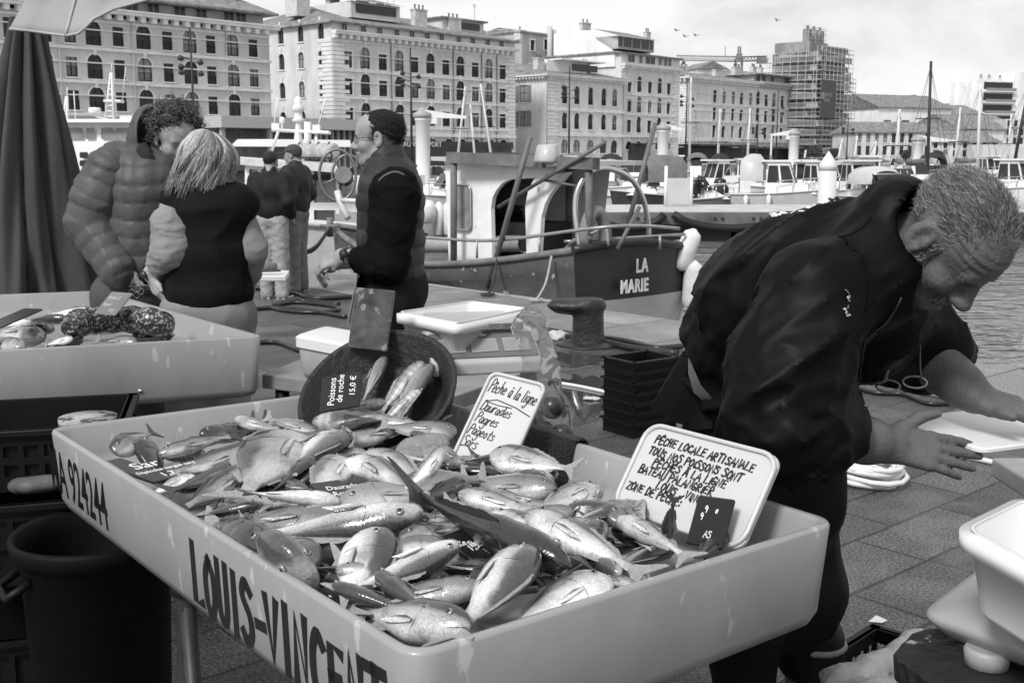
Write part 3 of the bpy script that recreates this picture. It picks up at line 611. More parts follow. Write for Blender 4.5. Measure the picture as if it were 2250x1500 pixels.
# ---- tower under scaffolding
def tower():
 Y = 262; c = D(1797, 345, Y); c.z = .3; A = ROW_A; t = thing('scaffolded_tower', 'tower wrapped in scaffolding and translucent netting with a dark site banner', 'building', c, A)
 W1, W2, Ht = 16.0, 15.0, 25.2; body = mat('tower_render', .26, .85, .4, .35); m_net = mat('scaffold_netting', .34, .8, .25, 1.2)
 mb = MB(); mb.box((W1 / 2, W2 / 2, Ht / 2), (W1 - 3, W2 - 3, Ht)); mb.box((W1 / 2 - 2, W2 / 2 + 1, Ht + 1), (9, 9, 3)); mb.build('wall', body, t, local=True)
 pole = MB(); net = MB(); deck = MB()
 zs = np.arange(0, Ht + .1, 2.1)
 def side(P, L, lim):
  for u in np.arange(0, L + .1, 2.0):
   for d in (0, 1.2): pole.cyl(P(u, d, 0), P(u, d, lim(u) + 1.2), .06, n=4)
  for z in zs:
   if z > lim(0) + .1: continue
   for dz in (0, 1.0): pole.cyl(P(0, 0, z + dz), P(L, 0, z + dz), .05, n=4)
   a, b, c_, d_ = P(0, 0, z), P(L, 0, z), P(L, 1.2, z), P(0, 1.2, z); deck.add([a, b, c_, d_, (a[0], a[1], z - .15), (b[0], b[1], z - .15)], [(0, 1, 2, 3), (0, 4, 5, 1)])
   for _ in (0, 1):
    a0, b0 = sorted((random.uniform(0, L * .25), random.uniform(L * .7, L))); net.add([P(a0, .1, z + .05), P(b0, .1, z + .05), P(b0, .1, z + random.choice((1.1, 1.3, 1.9))), P(a0, .1, z + 1.2)], [(0, 1, 2, 3)])
 side(lambda u, d, z: (u, d, z), W1, lambda u: Ht); side(lambda u, d, z: (d, u, z), W2, lambda u: Ht - 1)
 for u in (17.2, 18.6, 20): pole.cyl((u, 1, 0), (u, 1, 20), .06, n=4); pole.cyl((u, 4, 0), (u, 4, 20), .06, n=4)
 for z in np.arange(2, 20, 2.1): deck.box((18.5, 2.5, z), (3.4, 3.2, .12)); pole.cyl((17, 1, z + 1), (20.2, 1, z + 1), .05, n=4)
 for x in (3, 6, 9):
  mb = MB(); mb.box((x + 1, 6, Ht + 4), (1.6, 1.6, 3)); mb.lathe([(.3, 0), (.3, .7), (.5, .8)], (x + 1, 6, Ht + 5.5), 8); mb.build('chimney', body, t, local=True)
 for x in np.arange(1, 12, 1.7): pole.cyl((x, 5, Ht), (x, 5, Ht + 6.3), .05, n=4)
 for z in (Ht + 3.4, Ht + 4.6, Ht + 5.8): pole.cyl((1, 5, z), (11.5, 5, z), .05, n=4)
 pole.build('scaffold_poles', mat('galvanised_pole', .5, .5), t, local=True); deck.build('scaffold_decks', mat('scaffold_deck', .32, .8), t, local=True); net.build('netting', m_net, t, local=True)
 mb = MB(); mb.box((3.6, -.15, 14.5), (7.0, .06, 8.5), mi=0)
 text_mb('CHANTIER\nNAVALS', 1.25, M4(Matrix.Rotation(math.pi / 2, 3, 'X'), (1.6, -.2, 15)), .02, 1, mb, sx=.62); mb.lathe([(.85, 0), (.85, .04), (.6, .05)], (.9, -.18, 15), 16, 1, Matrix.Rotation(math.pi / 2, 3, 'X')); mb.build('banner', [mat('banner_cloth', .07), mat('banner_print', .25)], t, local=True)
 t['group'] = 'buildings at the head of the harbour'
tower()
# ---- houses at the right, behind the masts
def plain_house(name, label, pxL, pxR, Y, ytop, dep, wallm, rows, cols, roof='hip', ang=.12, wsize=(1.0, 1.9), rise=2.5, style='', hip=1, over=.5, rm=None):
 h = House(name, label, pxL, Y, 10, dep, 8, wallm, ang, 'houses at the head of the harbour'); h.L = h.s_of(pxR); h.zt = h.z_of((pxL + pxR) / 2, ytop)
 for r in range(rows):
  z = h.zt * (.16 + .8 * r / rows) + .6
  for k in range(cols): h.win(h.L * (k + .5) / cols, z, wsize[0], min(wsize[1], h.zt / rows * .6), style)
 h.walls()
 if roof == 'hip':
  h.roof(h.zt + .03, rise, over, hip=hip, m=rm)
  if hip < 0: MB().add([(0, 0, h.zt), (0, dep, h.zt), (0, dep / 2, h.zt + rise), (h.L, 0, h.zt), (h.L, dep, h.zt), (h.L, dep / 2, h.zt + rise)], [(0, 2, 1), (3, 4, 5)]).build('gable', wallm, h.root, local=True)
 return h
hq = plain_house('long_low_house', 'long low house with two rows of tall windows right of the scaffolded tower', 1878, 2020, 235, 290, 12, m_plast['d'], 2, 9, wsize=(.9, 2.4), rise=2.2)
plain_house('plain_low_house', 'low plain house with small windows behind the bare mast', 2022, 2165, 245, 312, 12, m_plast['d'], 2, 8, wsize=(.9, 1.7))
h = plain_house('gabled_house', 'white gabled house with a tiled roof and dark balconies above the long low house', 1925, 2058, 285, 237, 18, m_plast['f'], 2, 4, wsize=(2.6, 2.2), rise=3.6, hip=-.6, over=.6, ang=.45)
h = plain_house('hillside_house', 'small grey tiled house on the slope left of the graffiti gable', 2060, 2122, 300, 250, 14, m_plast['g'], 2, 3)
hg = plain_house('graffiti_house', 'white gable scrawled with graffiti, under the white tower block', 2110, 2210, 255, 285, 16, m_plast['f'], 0, 0, rise=3.6, hip=-.4, ang=.5)
mb = MB(); hand_text(mb, 'RAO SKEZ', M4(Matrix.Rotation(math.pi / 2, 3, 'X'), (1.0, -.03, hg.zt - 2.6)), 1.6, .14, .02, rnd=random.Random(5), jit=.2); mb.build('graffiti', m_iron, hg.root, local=True)
plain_house('slatted_block', 'modern block with dark vertical slots at the right edge', 2205, 2290, 262, 262, 16, m_plast['d'], 4, 8, 'flat', wsize=(.9, 3))
plain_house('garden_wall_house', 'blank grey wall building low at the right behind the masts', 2158, 2230, 238, 318, 6, m_plast['d'], 0, 0, 'flat')
h = House('white_tower_block', 'white modern apartment tower with stacked balconies on the skyline at right', 2148, 330, 19, 16, 25, m_plast['f'], .35, 'buildings at the head of the harbour')
h.L = h.s_of(2188); h.zt = h.z_of(2148, 177); h.dep = 13
h.walls(); mb = MB()
for k in range(6):
 z = h.zt - 3.2 * (k + 1); mb.box((h.L * .5, -.7, z), (h.L * .95, 1.5, .25), mi=0); mb.box((h.L * .5, -1.4, z + .55), (h.L * .95, .06, .9), mi=2); mb.box((h.L * .5, -.02, z + 1.7), (h.L * .9, .08, 2.0), mi=1)
mb.build('balcony', [m_trim, m_glass, mat('balcony_rail', .25)], h.root, local=True)
mb = MB(); mb.box((h.L + 2, 3, (h.zt + 2.5) / 2), (5, 7, h.zt + 2.5), mi=0)
for k in range(4): mb.box((h.L + 4.5, .5, h.zt - 3.5 * k - 5), (.1, 1.5, 1.6), mi=1)
mb.build('stair_tower', [m_plast['f'], m_glass], h.root, local=True)
for x in (2, 5, 9, 12): h.chimney(x, 3, h.zt, .8, .8, 1.0, 2)
for px, Y, wpx, hy in ((2235, 420, 40, 240), (2080, 420, 60, 238), (2000, 340, 90, 222), (1560, 270, 70, 152), (650, 165, 60, 60)):
 w = wpx / F_PX * Y; zt = D(px, hy, Y).z
 r = thing('distant_house', {2235: 'far hazy apartment houses on the hill at the right edge', 2080: 'low far house on the skyline left of the white tower block', 2000: 'flat roofed far house with a roof terrace above the white gable', 1560: 'house with a skylit roof peeping over the twin block', 650: 'tiled house in the gap between the sandstone block and the pale block'}[px], 'building', D(px, 345, Y) * 1, .3, 'buildings at the head of the harbour'); r.location.z = 0; ROOTM[r.name] = Matrix.Translation(r.location) @ Matrix.Rotation(.3, 4, 'Z')
 mb = MB(); mb.box((0, 5, zt / 2), (w, 10, zt), mi=0); mb.build('wall', m_plast['e'], r, local=True)
 mb = MB(); mb.prism([(-w / 2 - .4, 0), (w / 2 + .4, 0), (0, 1.8)], 11, M4(Matrix.Rotation(math.pi / 2, 3, 'X'), (0, 10.5, zt)), 0); mb.build('roof', m_tile, r, local=True)
 for k in range(int(w / 3)):
  for j in range(max(1, int(zt / 4))):
   mb = MB(); mb.box((-w / 2 + 1.5 + k * 3, -.02, zt - 2.2 - j * 3.3), (1.1, .1, 1.7)); mb.build('window', m_glass, r, local=True)
# ---- glass pavilion beside block 2, and crane over block 5
pv = D(560, 345, 112); pv.z = .3; t = thing('steel_pavilion', 'flat roofed quayside pavilion with a deep fascia and vertical slats, below the sandstone block', 'building', pv, ROW_A)
mb = MB(); mb.box((7, 4, 4.6), (22, 9, 1.1)); mb.build('roof', mat('grey_fascia', .45, .6), t, local=True)
mb = MB(); mb.box((7, 5, 2), (20, 6, 4.2)); mb.build('wall', mat('pavilion_dark', .12, .5, .5, .7), t, local=True)
for x in np.arange(9, 17.5, .8): MB().box((x, 1, 2.2), (.25, .3, 4)).build('slat', m_plast['g'], t, local=True)
for x in (-3.5, 2, 17): MB().box((x, .2, 2.2), (.4, .4, 4.2)).build('pillar', m_plast['g'], t, local=True)
def crane():
 Y = 330; p = D(1617, 345, Y); p.z = .3; t = thing('tower_crane', 'tower crane with a long pale jib above the rooftops', 'crane', p, 0); m = mat('crane_steel', .16, .6); mb = MB()
 zt = D(1617, 128, Y).z; S = Y / F_PX
 def lattice(a, b, w, n, r=.15):
  a, b = Vector(a), Vector(b); d = (b - a).normalized(); s = d.cross(Vector((0, 1, 0))).normalized() * w / 2; f = Vector((0, w / 2, 0)); c = [s + f, s - f, -s - f, -s + f]
  for q in c: mb.cyl(a + q, b + q, r, n=4)
  for i in range(n):
   p0 = a + (b - a) * i / n; p1 = a + (b - a) * (i + 1) / n
   for k in range(4): mb.cyl(p0 + c[k], p1 + c[(k + 1) % 4], r * .7, n=3)
 lattice((0, 0, 0), (0, 0, zt), 1.8, 20); mb.build('mast', m, t, local=True); mb = MB()
 lattice((-134 * S, 0, zt - .2), (0, 0, zt - .6), 1.3, 26); mb.build('jib', mat('crane_pale', .42, .6), t, local=True); mb = MB()
 lattice((0, 0, zt - .6), (58 * S, 0, zt - .4), 1.2, 8); mb.box((50 * S, 0, zt - 1.0), (3, 1.6, 1.7)); mb.build('counter_jib', m, t, local=True); mb = MB()
 mb.box((0, 0, zt + .1), (1.5, 1.5, 1.6)); lattice((0, 0, zt + .5), (0, 0, zt + 3), .7, 3, .12); mb.cyl((-30 * S, 0, zt), (-30 * S, 0, zt + 3), .1, n=4); mb.build('cab', mat('crane_cab', .2), t, local=True)
crane()
# ---- lamp masts with clustered heads, along the far quay
def lamp(px, Y, ytop, where):
 p = D(px, 345, Y); p.z = .3; t = thing('street_lamp', 'dark lamp mast with clustered spotlights, ' + where, 'street lamp', p, 0, 'lamp masts along the far quay'); zt = D(px, ytop, Y).z - .3
 MB().tube([(0, 0, 0), (0, 0, zt)], [.17, .09], 8).build('mast', m_iron, t, local=True)
 for k, (dz, s) in enumerate(((.55, 1), (.56, -1), (.6, -1), (.63, 1), (.66, -1))):
  mb = MB(); z = zt * (dz + .12); mb.cyl((0, 0, z), (s * .7, -.2, z + .15), .05, n=5); mb.lathe([(.05, 0), (.24, .1), (.3, .55)], (s * .7, -.2, z), 8, R=Matrix.Rotation(s * 1.2, 3, 'Y')); mb.build('lamp_head', m_iron, t, local=True)
for a in ((430, 118, 62, 'in front of the sandstone block'), (905, 142, 105, 'in front of the pale block'), (1250, 175, 145, 'in front of the low corner house'), (1506, 205, 172, 'left end of the twin block'), (1705, 232, 198, 'right end of the twin block'), (1663, 225, 262, 'shorter one in front of the twin block'), (1860, 230, 262, 'in front of the scaffolded tower')): lamp(*a)
# ---- trees on the far quay: small dark crowns at the foot of the tower
m_leaf = mat('far_foliage', .055, .9, .5, 2); m_bark = mat('bark', .08, .9)
for px, yt in ((1790, 318), (1832, 325), (1752, 332), (1990, 352), (2060, 355)):
 Y = 236; p = D(px, 345, Y); p.z = .3; t = thing('quay_tree', 'small dark leafy tree ' + {1790: 'at the foot of the scaffolded tower, the tallest there', 1832: 'at the right foot of the scaffolded tower', 1752: 'between the twin block and the scaffolded tower', 1990: 'low before the long low house', 2060: 'low before the plain low house'}[px], 'tree', p, 0, 'trees on the far quay')
 zt = max(2.6, D(px, yt, Y).z - .3); MB().tube([(0, 0, 0), (.1, 0, zt * .5), (0, .1, zt * .8)], [.16, .12, .05], 6).build('trunk', m_bark, t, local=True); mb = MB()
 for k in range(420):
  q = Vector(rng.normal(size=3)); q = q.normalized() * random.uniform(.5, 1) ; c = Vector((q.x * zt * .42, q.y * zt * .4, zt * .68 + q.z * zt * .33)); R = Euler((random.uniform(0, 6), random.uniform(0, 6), 0)).to_matrix(); s = random.uniform(.14, .3)
  mb.add([c + R @ Vector(e) * s for e in ((-1, 0, 0), (0, -.5, .1), (1, 0, 0), (0, .5, .1))], [(0, 1, 2, 3)])
 mb.build('crown', m_leaf, t, local=True)
# ================================================================== boats
m_gel = mat('white_gelcoat', .78, .3, .06, 2, coat=.3); m_gelg = mat('grey_gelcoat', .5, .35, .1, 2, coat=.3); m_hulld = mat('dark_hull_paint', .035, .35, .3, 2, coat=.3); m_bglass = mat('boat_glass', .03, .08, .3, 2)
m_steel = mat('bright_steel_tube', .6, .25, .1, 5, metal=.9); m_canv = mat('boat_canvas', .16, .85, .25, 3, .3, 20); m_canvd = mat('dark_canvas', .03, .85, .3, 3); m_outb = mat('outboard_black', .02, .35); m_wood = mat('weathered_wood', .14, .75, .4, 4, .4, 30, stretch=(1, 1, .2))
m_anti = mat('antifouling', .10, .7); m_fend = mat('fender_white', .72, .5, .15, 6); m_alu = mat('mast_aluminium', .62, .4, .1, 3); m_rope = mat('dark_rope', .05, .9, .4, 30, .6, 200); m_ropel = mat('pale_rope', .42, .9, .3, 30, .6, 200)
def hull(L, B, fb, hm, root, sheer=.35, flare=.75, stripe=True, draft=.35, name='hull'):
 rows = []; N = 15
 for i in range(N):
  t = i / (N - 1); x = -L / 2 + L * t; b = B / 2 * (1 - max(0, (t - .45) / .55) ** 2.2) * (.9 + .1 * min(1, t * 3)) + .01; z = fb * (1 + sheer * max(0, t - .2) ** 1.5 - .04)
  row = []
  for k in range(9):
   q = (k - 4) / 4; s = abs(q)
   if s > .5: f = (s - .5) / .5; y = b * (flare + (1 - flare) * f); zz = -.05 + (z + .05) * f
   else: f = s / .5; y = b * flare * f ** .8; zz = -draft * (1 - t ** 3 * .6) + (draft * (1 - t ** 3 * .6) - .05) * f ** 2
   row.append((x + (L * .06 * max(0, t - .8) * 5) * (zz / z if zz > 0 else zz / draft * .8), math.copysign(y, q) if k != 4 else 0, zz))
  rows.append(row)
 mb = MB().sheet(rows, 0, True); mb.f.append(tuple(range(9))[::-1]); mb.m.append(0); mb.sm.append(False)
 h = mb.build(name, hm, root, local=True)
 dk = MB().sheet([[(r[0][0], r[0][1] * .97, r[0][2] - .03), (r[8][0], r[8][1] * .97, r[8][2] - .03)] for r in rows], 0, False); dk.build('deck', m_gel, root, local=True)
 if stripe:
  rub = MB(); [rub.tube([(r[k][0], r[k][1] * 1.015, r[k][2] - .03) for r in rows], .035, 6) for k in (0, 8)]; rub.build('rubbing_strake', m_gelg, root, local=True)
 return rows
def cabin(mb, x0, x1, w, z0, z1, rake0=.3, rake1=.5, tw=.82, mi=0):
 """tapered cabin block with raked front and back"""
 b = [(x0, -w / 2), (x1, -w / 2), (x1, w / 2), (x0, w / 2)]; t = [(x0 + rake0, -w / 2 * tw), (x1 - rake1, -w / 2 * tw), (x1 - rake1, w / 2 * tw), (x0 + rake0, w / 2 * tw)]
 mb.add([(x, y, z0) for x, y in b] + [(x, y, z1) for x, y in t], [(0, 1, 5, 4), (1, 2, 6, 5), (2, 3, 7, 6), (3, 0, 4, 7), (4, 5, 6, 7)], mi)
def cabin_windows(root, x0, x1, w, z0, z1, rake0, rake1, tw, n=2, lo=.35, hi=.88):
 def P(u, s, f): a = x0 + rake0 * f; b = x1 - rake1 * f; return (a + (b - a) * u, s * (w / 2 * (1 - (1 - tw) * f)) * 1.012, z0 + (z1 - z0) * f)
 for s in (-1, 1):
  for k in range(n):
   u0, u1 = (k + .08) / n, (k + .92) / n; MB().add([P(u0, s, lo), P(u1, s, lo), P(u1, s, hi), P(u0, s, hi)], [(0, 1, 2, 3)]).build('window', m_bglass, root, local=True)
 for (xx, rk, sg) in ((x1, rake1, 1), (x0, rake0, -1)):
  for k in (0, 1):
   v0, v1 = -.9 + k * .95, -.05 + k * .95; Q = lambda v, f: (xx - sg * rk * f + sg * .012, v * w / 2 * (1 - (1 - tw) * f), z0 + (z1 - z0) * f)
   MB().add([Q(v0, lo), Q(v1, lo), Q(v1, hi), Q(v0, hi)], [(0, 1, 2, 3)]).build('window', m_bglass, root, local=True)
def motorboat(label, px, Y, yaw, L, B=None, fb=.75, hm=None, cab='wheelhouse', canopy=None, rail=True, outboard=True, fenders=0, ball=False):
 """yaw: where the bow points, degrees from the photo's right, counter-clockwise seen from above"""
 p = D(px, 400, Y); p.z = WATER_Z; B = B or L * .36; t = thing('motor_boat', label, 'boat', p, math.radians(yaw), 'boats moored beyond the pontoon'); hm = hm or m_gel
 rows = hull(L, B, fb, hm, t); mb = MB()
 if cab == 'wheelhouse':
  a = (-L * .12, L * .2, B * .68, fb - .05, fb + 1.35, .1, .5, .85); cabin(mb, *a); mb.box((L * .02, 0, fb + 1.38), (L * .36, B * .68, .08)); cabin(mb, L * .12, L * .36, B * .6, fb - .05, fb + .42, .1, .5, .75); mb.build('cabin', m_gel, t, local=True); cabin_windows(t, *a)
 elif cab == 'cuddy':
  cabin(mb, -L * .02, L * .38, B * .74, fb - .05, fb + .42, .1, .9, .72); mb.build('cabin', m_gel, t, local=True)
  a = (-L * .06, L * .12, B * .72, fb + .3, fb + .95, .05, .45, .9); cabin_windows(t, *a, n=1, lo=.05, hi=.95)
  fr = MB(); c = [(a[0] + .05, a[2] * .45, fb + .95), (a[1] - .45, a[2] * .45, fb + .95), (a[1] - .45, -a[2] * .45, fb + .95), (a[0] + .05, -a[2] * .45, fb + .95)]; fr.tube(c, .03, 6); fr.build('windscreen_frame', m_steel, t, local=True)
 elif cab == 'console':
  mb.box((0, 0, fb + .4), (.7, .6, .9)); mb.box((-L * .2, 0, fb + .25), (.5, B * .6, .5)); mb.build('console', m_gel, t, local=True); MB().add([(.3, -.35, fb + .85), (.3, .35, fb + .85), (.05, .3, fb + 1.35), (.05, -.3, fb + 1.35)], [(0, 1, 2, 3)]).build('window', m_bglass, t, local=True)
 if canopy:
  cm, cx0, cx1, hh = canopy; q = [(math.cos(a), math.sin(a)) for a in np.linspace(0, math.pi, 9)]
  rws = [[(x, B * .40 * c * sc, fb + .5 + (hh - .5) * (max(s, 0) ** .55) * sz) for c, s in q] for x, sc, sz in ((cx0 * L, .9, .8), (cx0 * L + .25, 1, .97), ((cx0 + cx1) / 2 * L, 1, 1), (cx1 * L - .2, .98, .97), (cx1 * L, .9, .75))]
  MB().sheet(rws).build('canopy', cm, t, local=True)
 if rail:
  r = MB(); off = [(x[0][0], x[0][1], x[0][2]) for x in rows[7:]] + [(x[8][0], x[8][1], x[8][2]) for x in rows[7:]][::-1]
  r.tube([(x, y * .9, z + .5) for x, y, z in off], .022, 5)
  for x, y, z in off[::2]: r.cyl((x, y * .95, z), (x, y * .9, z + .5), .02, n=5)
  r.build('rail', m_steel, t, local=True)
 if outboard:
  o = MB(); x = -L / 2 - .3; o.lathe([(.05, -.3), (.2, -.28), (.23, .1), (.19, .3), (.06, .36)], (x, 0, fb + .25), 10, sx=1.3); o.box((x, 0, fb - .45), (.22, .12, .9)); o.build('outboard', m_outb, t, local=True)
 for k in range(fenders):
  r = rows[3 + k * 3]; s = 0 if True else 8
  MB().lathe([(.02, -.3), (.1, -.25), (.11, .2), (.03, .28)], (r[0][0], r[0][1] * 1.08, r[0][2] - .35), 8).build('fender', m_fend, t, local=True)
 if ball:
  MB().lathe([(.28 * math.sin(a), -.28 * math.cos(a)) for a in np.linspace(.05, 3.09, 9)], (-L / 2 - .1, -B * .3, fb + .1), 12).build('buoy', m_canvd, t, local=True)
 return t
motorboat('white open boat with a short windscreen, just right of the man in the vest', 985, 52, 200, 5.2, hm=m_gelg, cab='cuddy', rail=True)
motorboat('small white boat with a rail, tucked behind the vest man\'s shoulder', 915, 58, 160, 4.8, cab='console')
motorboat('long white motor boat with hanging fenders, seen through the steel hoop', 1298, 52, 184, 5.0, 1.8, .8, cab='cuddy', fenders=3)
motorboat('dark hulled boat under a tall grey canvas canopy', 1432, 50, 188, 3.4, 1.9, .9, hm=m_hulld, cab='cuddy', canopy=(m_canv, -.42, .1, 1.7), rail=False)
motorboat('grey wooden day boat with a low cabin, right of the two white posts', 1545, 50, 5, 2.9, 1.6, .72, hm=mat('grey_wood_hull', .16, .5, .2, 3), cab='cuddy', outboard=False)
motorboat('white cabin cruiser with a long side window and a dark round buoy at its stern', 1712, 50, -18, 4.6, 2.0, .95, hm=m_gelg, cab='wheelhouse', ball=True, canopy=(m_gelg, -.36, -.14, 1.7), fenders=2)
motorboat('small white open boat with a frame, left of the cabin cruiser', 1605, 55, 175, 3.4, cab='console')
motorboat('white wheelhouse boat seen bow on, right of the white pile', 1885, 53, -80, 4.6, 2.0, .95, cab='wheelhouse')
motorboat('white sports boat with a low pale canopy seen bow on, above the fisherman\'s back', 1948, 50, -72, 4.6, 2.2, .8, cab='cuddy', canopy=(m_gelg, -.4, .0, 1.3))
motorboat('pale hulled boat half hidden by the white pile', 1802, 56, -70, 4.8, 2.0, .9, hm=m_gelg, cab='wheelhouse')
motorboat('white boat at the right edge, partly behind the fisherman\'s hair', 2232, 55, -60, 5.0, 2.2, 1.0, cab='wheelhouse')
motorboat('small white launch just left of the fisherman\'s hair', 2020, 56, -85, 4.4, 2.0, .8, cab='console')
ri = random.Random(11); k = 0
BACK = [(1215, 'white cuddy boat behind the wheelhouse of the near fishing boat'), (1262, 'white boat with a grey sprayhood left of the hoop'), (1340, 'second row boat with a dark canopy inside the hoop'), (1392, 'second row white boat right of the hoop'), (1478, 'second row wheelhouse boat behind the canvas canopy'), (1530, 'second row boat with a grey sprayhood behind the two posts'), (1583, 'second row white boat with a dark cover'), (1640, 'second row wheelhouse boat behind the cabin cruiser'), (1768, 'second row white boat left of the pile'), (1838, 'second row white boat right of the pile'), (1905, 'back row boat left of the leaning sail mast'), (1968, 'back row white boat under the tall bare mast'), (2052, 'back row boat with a furled dark cover'), (2105, 'back row white cuddy boat behind the grey hair'), (2170, 'back row wheelhouse boat near the right edge'), (960, 'back row white boat beneath the first jib crane')]
for px, lab in BACK:
 c = ['cuddy', 'wheelhouse', 'console'][k % 3]; motorboat(lab, px, 68 + ri.uniform(-3, 7) + (9 if 'back row' in lab else 0), ri.choice((-95, -80, 95, 170, -100, 10)), ri.uniform(4.6, 6), None, ri.uniform(.9, 1.2), cab='cuddy' if 'cuddy' in lab else ('wheelhouse' if 'wheelhouse' in lab else c), canopy=(m_canvd, -.35, .05, 1.8) if 'dark' in lab else ((m_canv, -.35, .05, 1.7) if 'grey spray' in lab else None), rail=k % 2 == 0, outboard=False); k += 1
for px, Y, yw, L, cb, lab in ((1228, 60, 20, 4.4, 'cuddy', 'white runabout just right of the wheelhouse roof'), (1372, 60, -10, 4.2, 'cuddy', 'white runabout behind the dark hulled canopy boat'), (1500, 58, 170, 4.6, 'cuddy', 'white runabout behind the two white posts'), (1578, 61, -150, 4.2, 'wheelhouse', 'small white cabin boat left of the cabin cruiser'), (1660, 60, 200, 4.6, 'cuddy', 'white runabout showing behind the round buoy'), (1765, 58, -95, 4.4, 'wheelhouse', 'white cabin boat bow on, just left of the pile'), (1915, 60, -100, 4.2, 'cuddy', 'white runabout between two bow on boats'), (1985, 60, -60, 4.4, 'cuddy', 'white runabout left of the grey hair')): motorboat(lab, px, Y, yw, L, None, .95, cab=cb, rail=False, outboard=cb == 'cuddy')
def sailboat(px, Y, ytop, lean, label, dark=False, flag=False):
 p = D(px, 400, Y); p.z = WATER_Z; t = thing('sailing_boat', label, 'sailing boat', p, math.radians(ri.choice((80, 95, -85))), 'sailing boats moored in the harbour'); zt = D(px, ytop, Y).z - WATER_Z; m = m_iron if dark else m_alu
 hull(7, 2.3, 1.0, m_gel, t); mb = MB(); cabin(mb, -1.2, 1.6, 1.4, .9, 1.45, .2, .6, .8); mb.build('cabin', m_gel, t, local=True)
 top = Vector((lean[0], lean[1], zt)); MB().tube([(.4, 0, .8), tuple(top)], [.115, .075], 6).build('mast', m, t, local=True)
 MB().cyl((.35, 0, 2.0), (-2.8, 0, 2.1), .06, n=6).build('boom', m, t, local=True); MB().tube([(-2.7, 0, 2.15), (-1.2, .02, 2.25), (.2, 0, 2.3)], [.08, .15, .12], 7).build('furled_sail', m_canv, t, local=True)
 mb = MB()
 for e in ((3.3, 0, 1.3), (-3.3, 0, 1.0), (.3, 1.1, 1), (.3, -1.1, 1)): mb.cyl(e, top * .97, .012, n=3)
 mb.cyl(top * .6 + Vector((0, -.7, 0)), top * .6 + Vector((0, .7, 0)), .03, n=4); mb.build('rigging', m_iron, t, local=True)
SB = [(2030, 62, 135, 0, 'tall dark mast rising above the tower block rooftops', 1), (1968, 66, 240, 0, 'pale mast right of the white pile', 0), (2140, 70, 183, 0, 'mast in front of the graffiti gable', 0), (2228, 64, 172, .5, 'leaning mast nearest the right edge', 1), (2100, 80, 236, 0, 'pale mast left of the graffiti gable', 0), (2212, 90, 250, 0, 'short thin mast at the right', 0), (1920, 85, 310, 0, 'short mast with a small flag, right of the tower', 0), (1838, 88, 305, .3, 'short mast at the foot of the scaffolded tower', 0), (1575, 84, 240, .1, 'thin mast in front of the twin block', 0), (1643, 92, 238, 0, 'thin mast at the middle of the twin block', 0), (1513, 88, 170, 0, 'slim mast at the left end of the twin block', 0), (1692, 96, 300, 0, 'short mast before the twin block shops', 0), (998, 84, 190, .9, 'leaning pale mast before the pale block', 0), (1086, 86, 185, 1.0, 'leaning mast at the right end of the pale block', 0), (1045, 92, 230, -.4, 'thin mast between the leaning pair', 0), (1762, 90, 330, .2, 'short leaning mast left of the tower foot', 0), (1873, 90, 300, .2, 'thin mast right of the tower foot', 0)]
for px, Y, yt, ln, lab, dk in SB: sailboat(px, Y, yt, (0, -ln), 'white sailing boat with furled sail, its ' + lab if len(lab.split()) < 9 else 'sailing boat, its ' + lab, dk)
def jib_crane(px, Y, ytop, side, arm, where):
 p = D(px, 400, Y); p.z = WATER_Z; t = thing('jib_crane', 'white jib crane column, ' + where, 'crane', p, 0, 'white jib cranes on the marina pontoons'); zt = D(px, ytop, Y).z - WATER_Z; S = Y / F_PX
 MB().lathe([(.62, -.5), (.62, .5), (.5, .7), (.5, zt - .55), (.56, zt - .5), (.56, zt - .35)], (0, 0, 0), 16).build('column', m_gel, t, local=True)
 mb = MB(); mb.lathe([(.6, zt - .34), (.66, zt - .3), (.66, zt - .05), (.3, zt + .12), (.28, zt + .3), (.05, zt + .34)], (0, 0, 0), 14); mb.build('turret', mat('crane_turret', .35, .5), t, local=True)
 mb = MB(); a = arm * S * side; z = zt - .05; mb.add([(0, -.22, z - .28), (0, .22, z - .28), (0, .22, z + .28), (0, -.22, z + .28), (a, -.12, z - .35), (a, .12, z - .35), (a, .12, z - .18), (a, -.12, z - .18)], [(0, 1, 2, 3), (4, 7, 6, 5), (0, 4, 5, 1), (1, 5, 6, 2), (2, 6, 7, 3), (3, 7, 4, 0)]); mb.box((a * .25, 0, z - .5), (.5, .35, .4)); mb.build('arm', m_gel, t, local=True)
jib_crane(930, 78, 248, 1, 95, 'just right of the man in the vest'); jib_crane(1455, 100, 277, 1, 45, 'left of the twin block'); jib_crane(1741, 115, 290, -1, 52, 'left of the scaffolded tower, its arm to the left'); jib_crane(2012, 108, 303, 1, 85, 'left of the tall dark mast, a diagonal strut below')
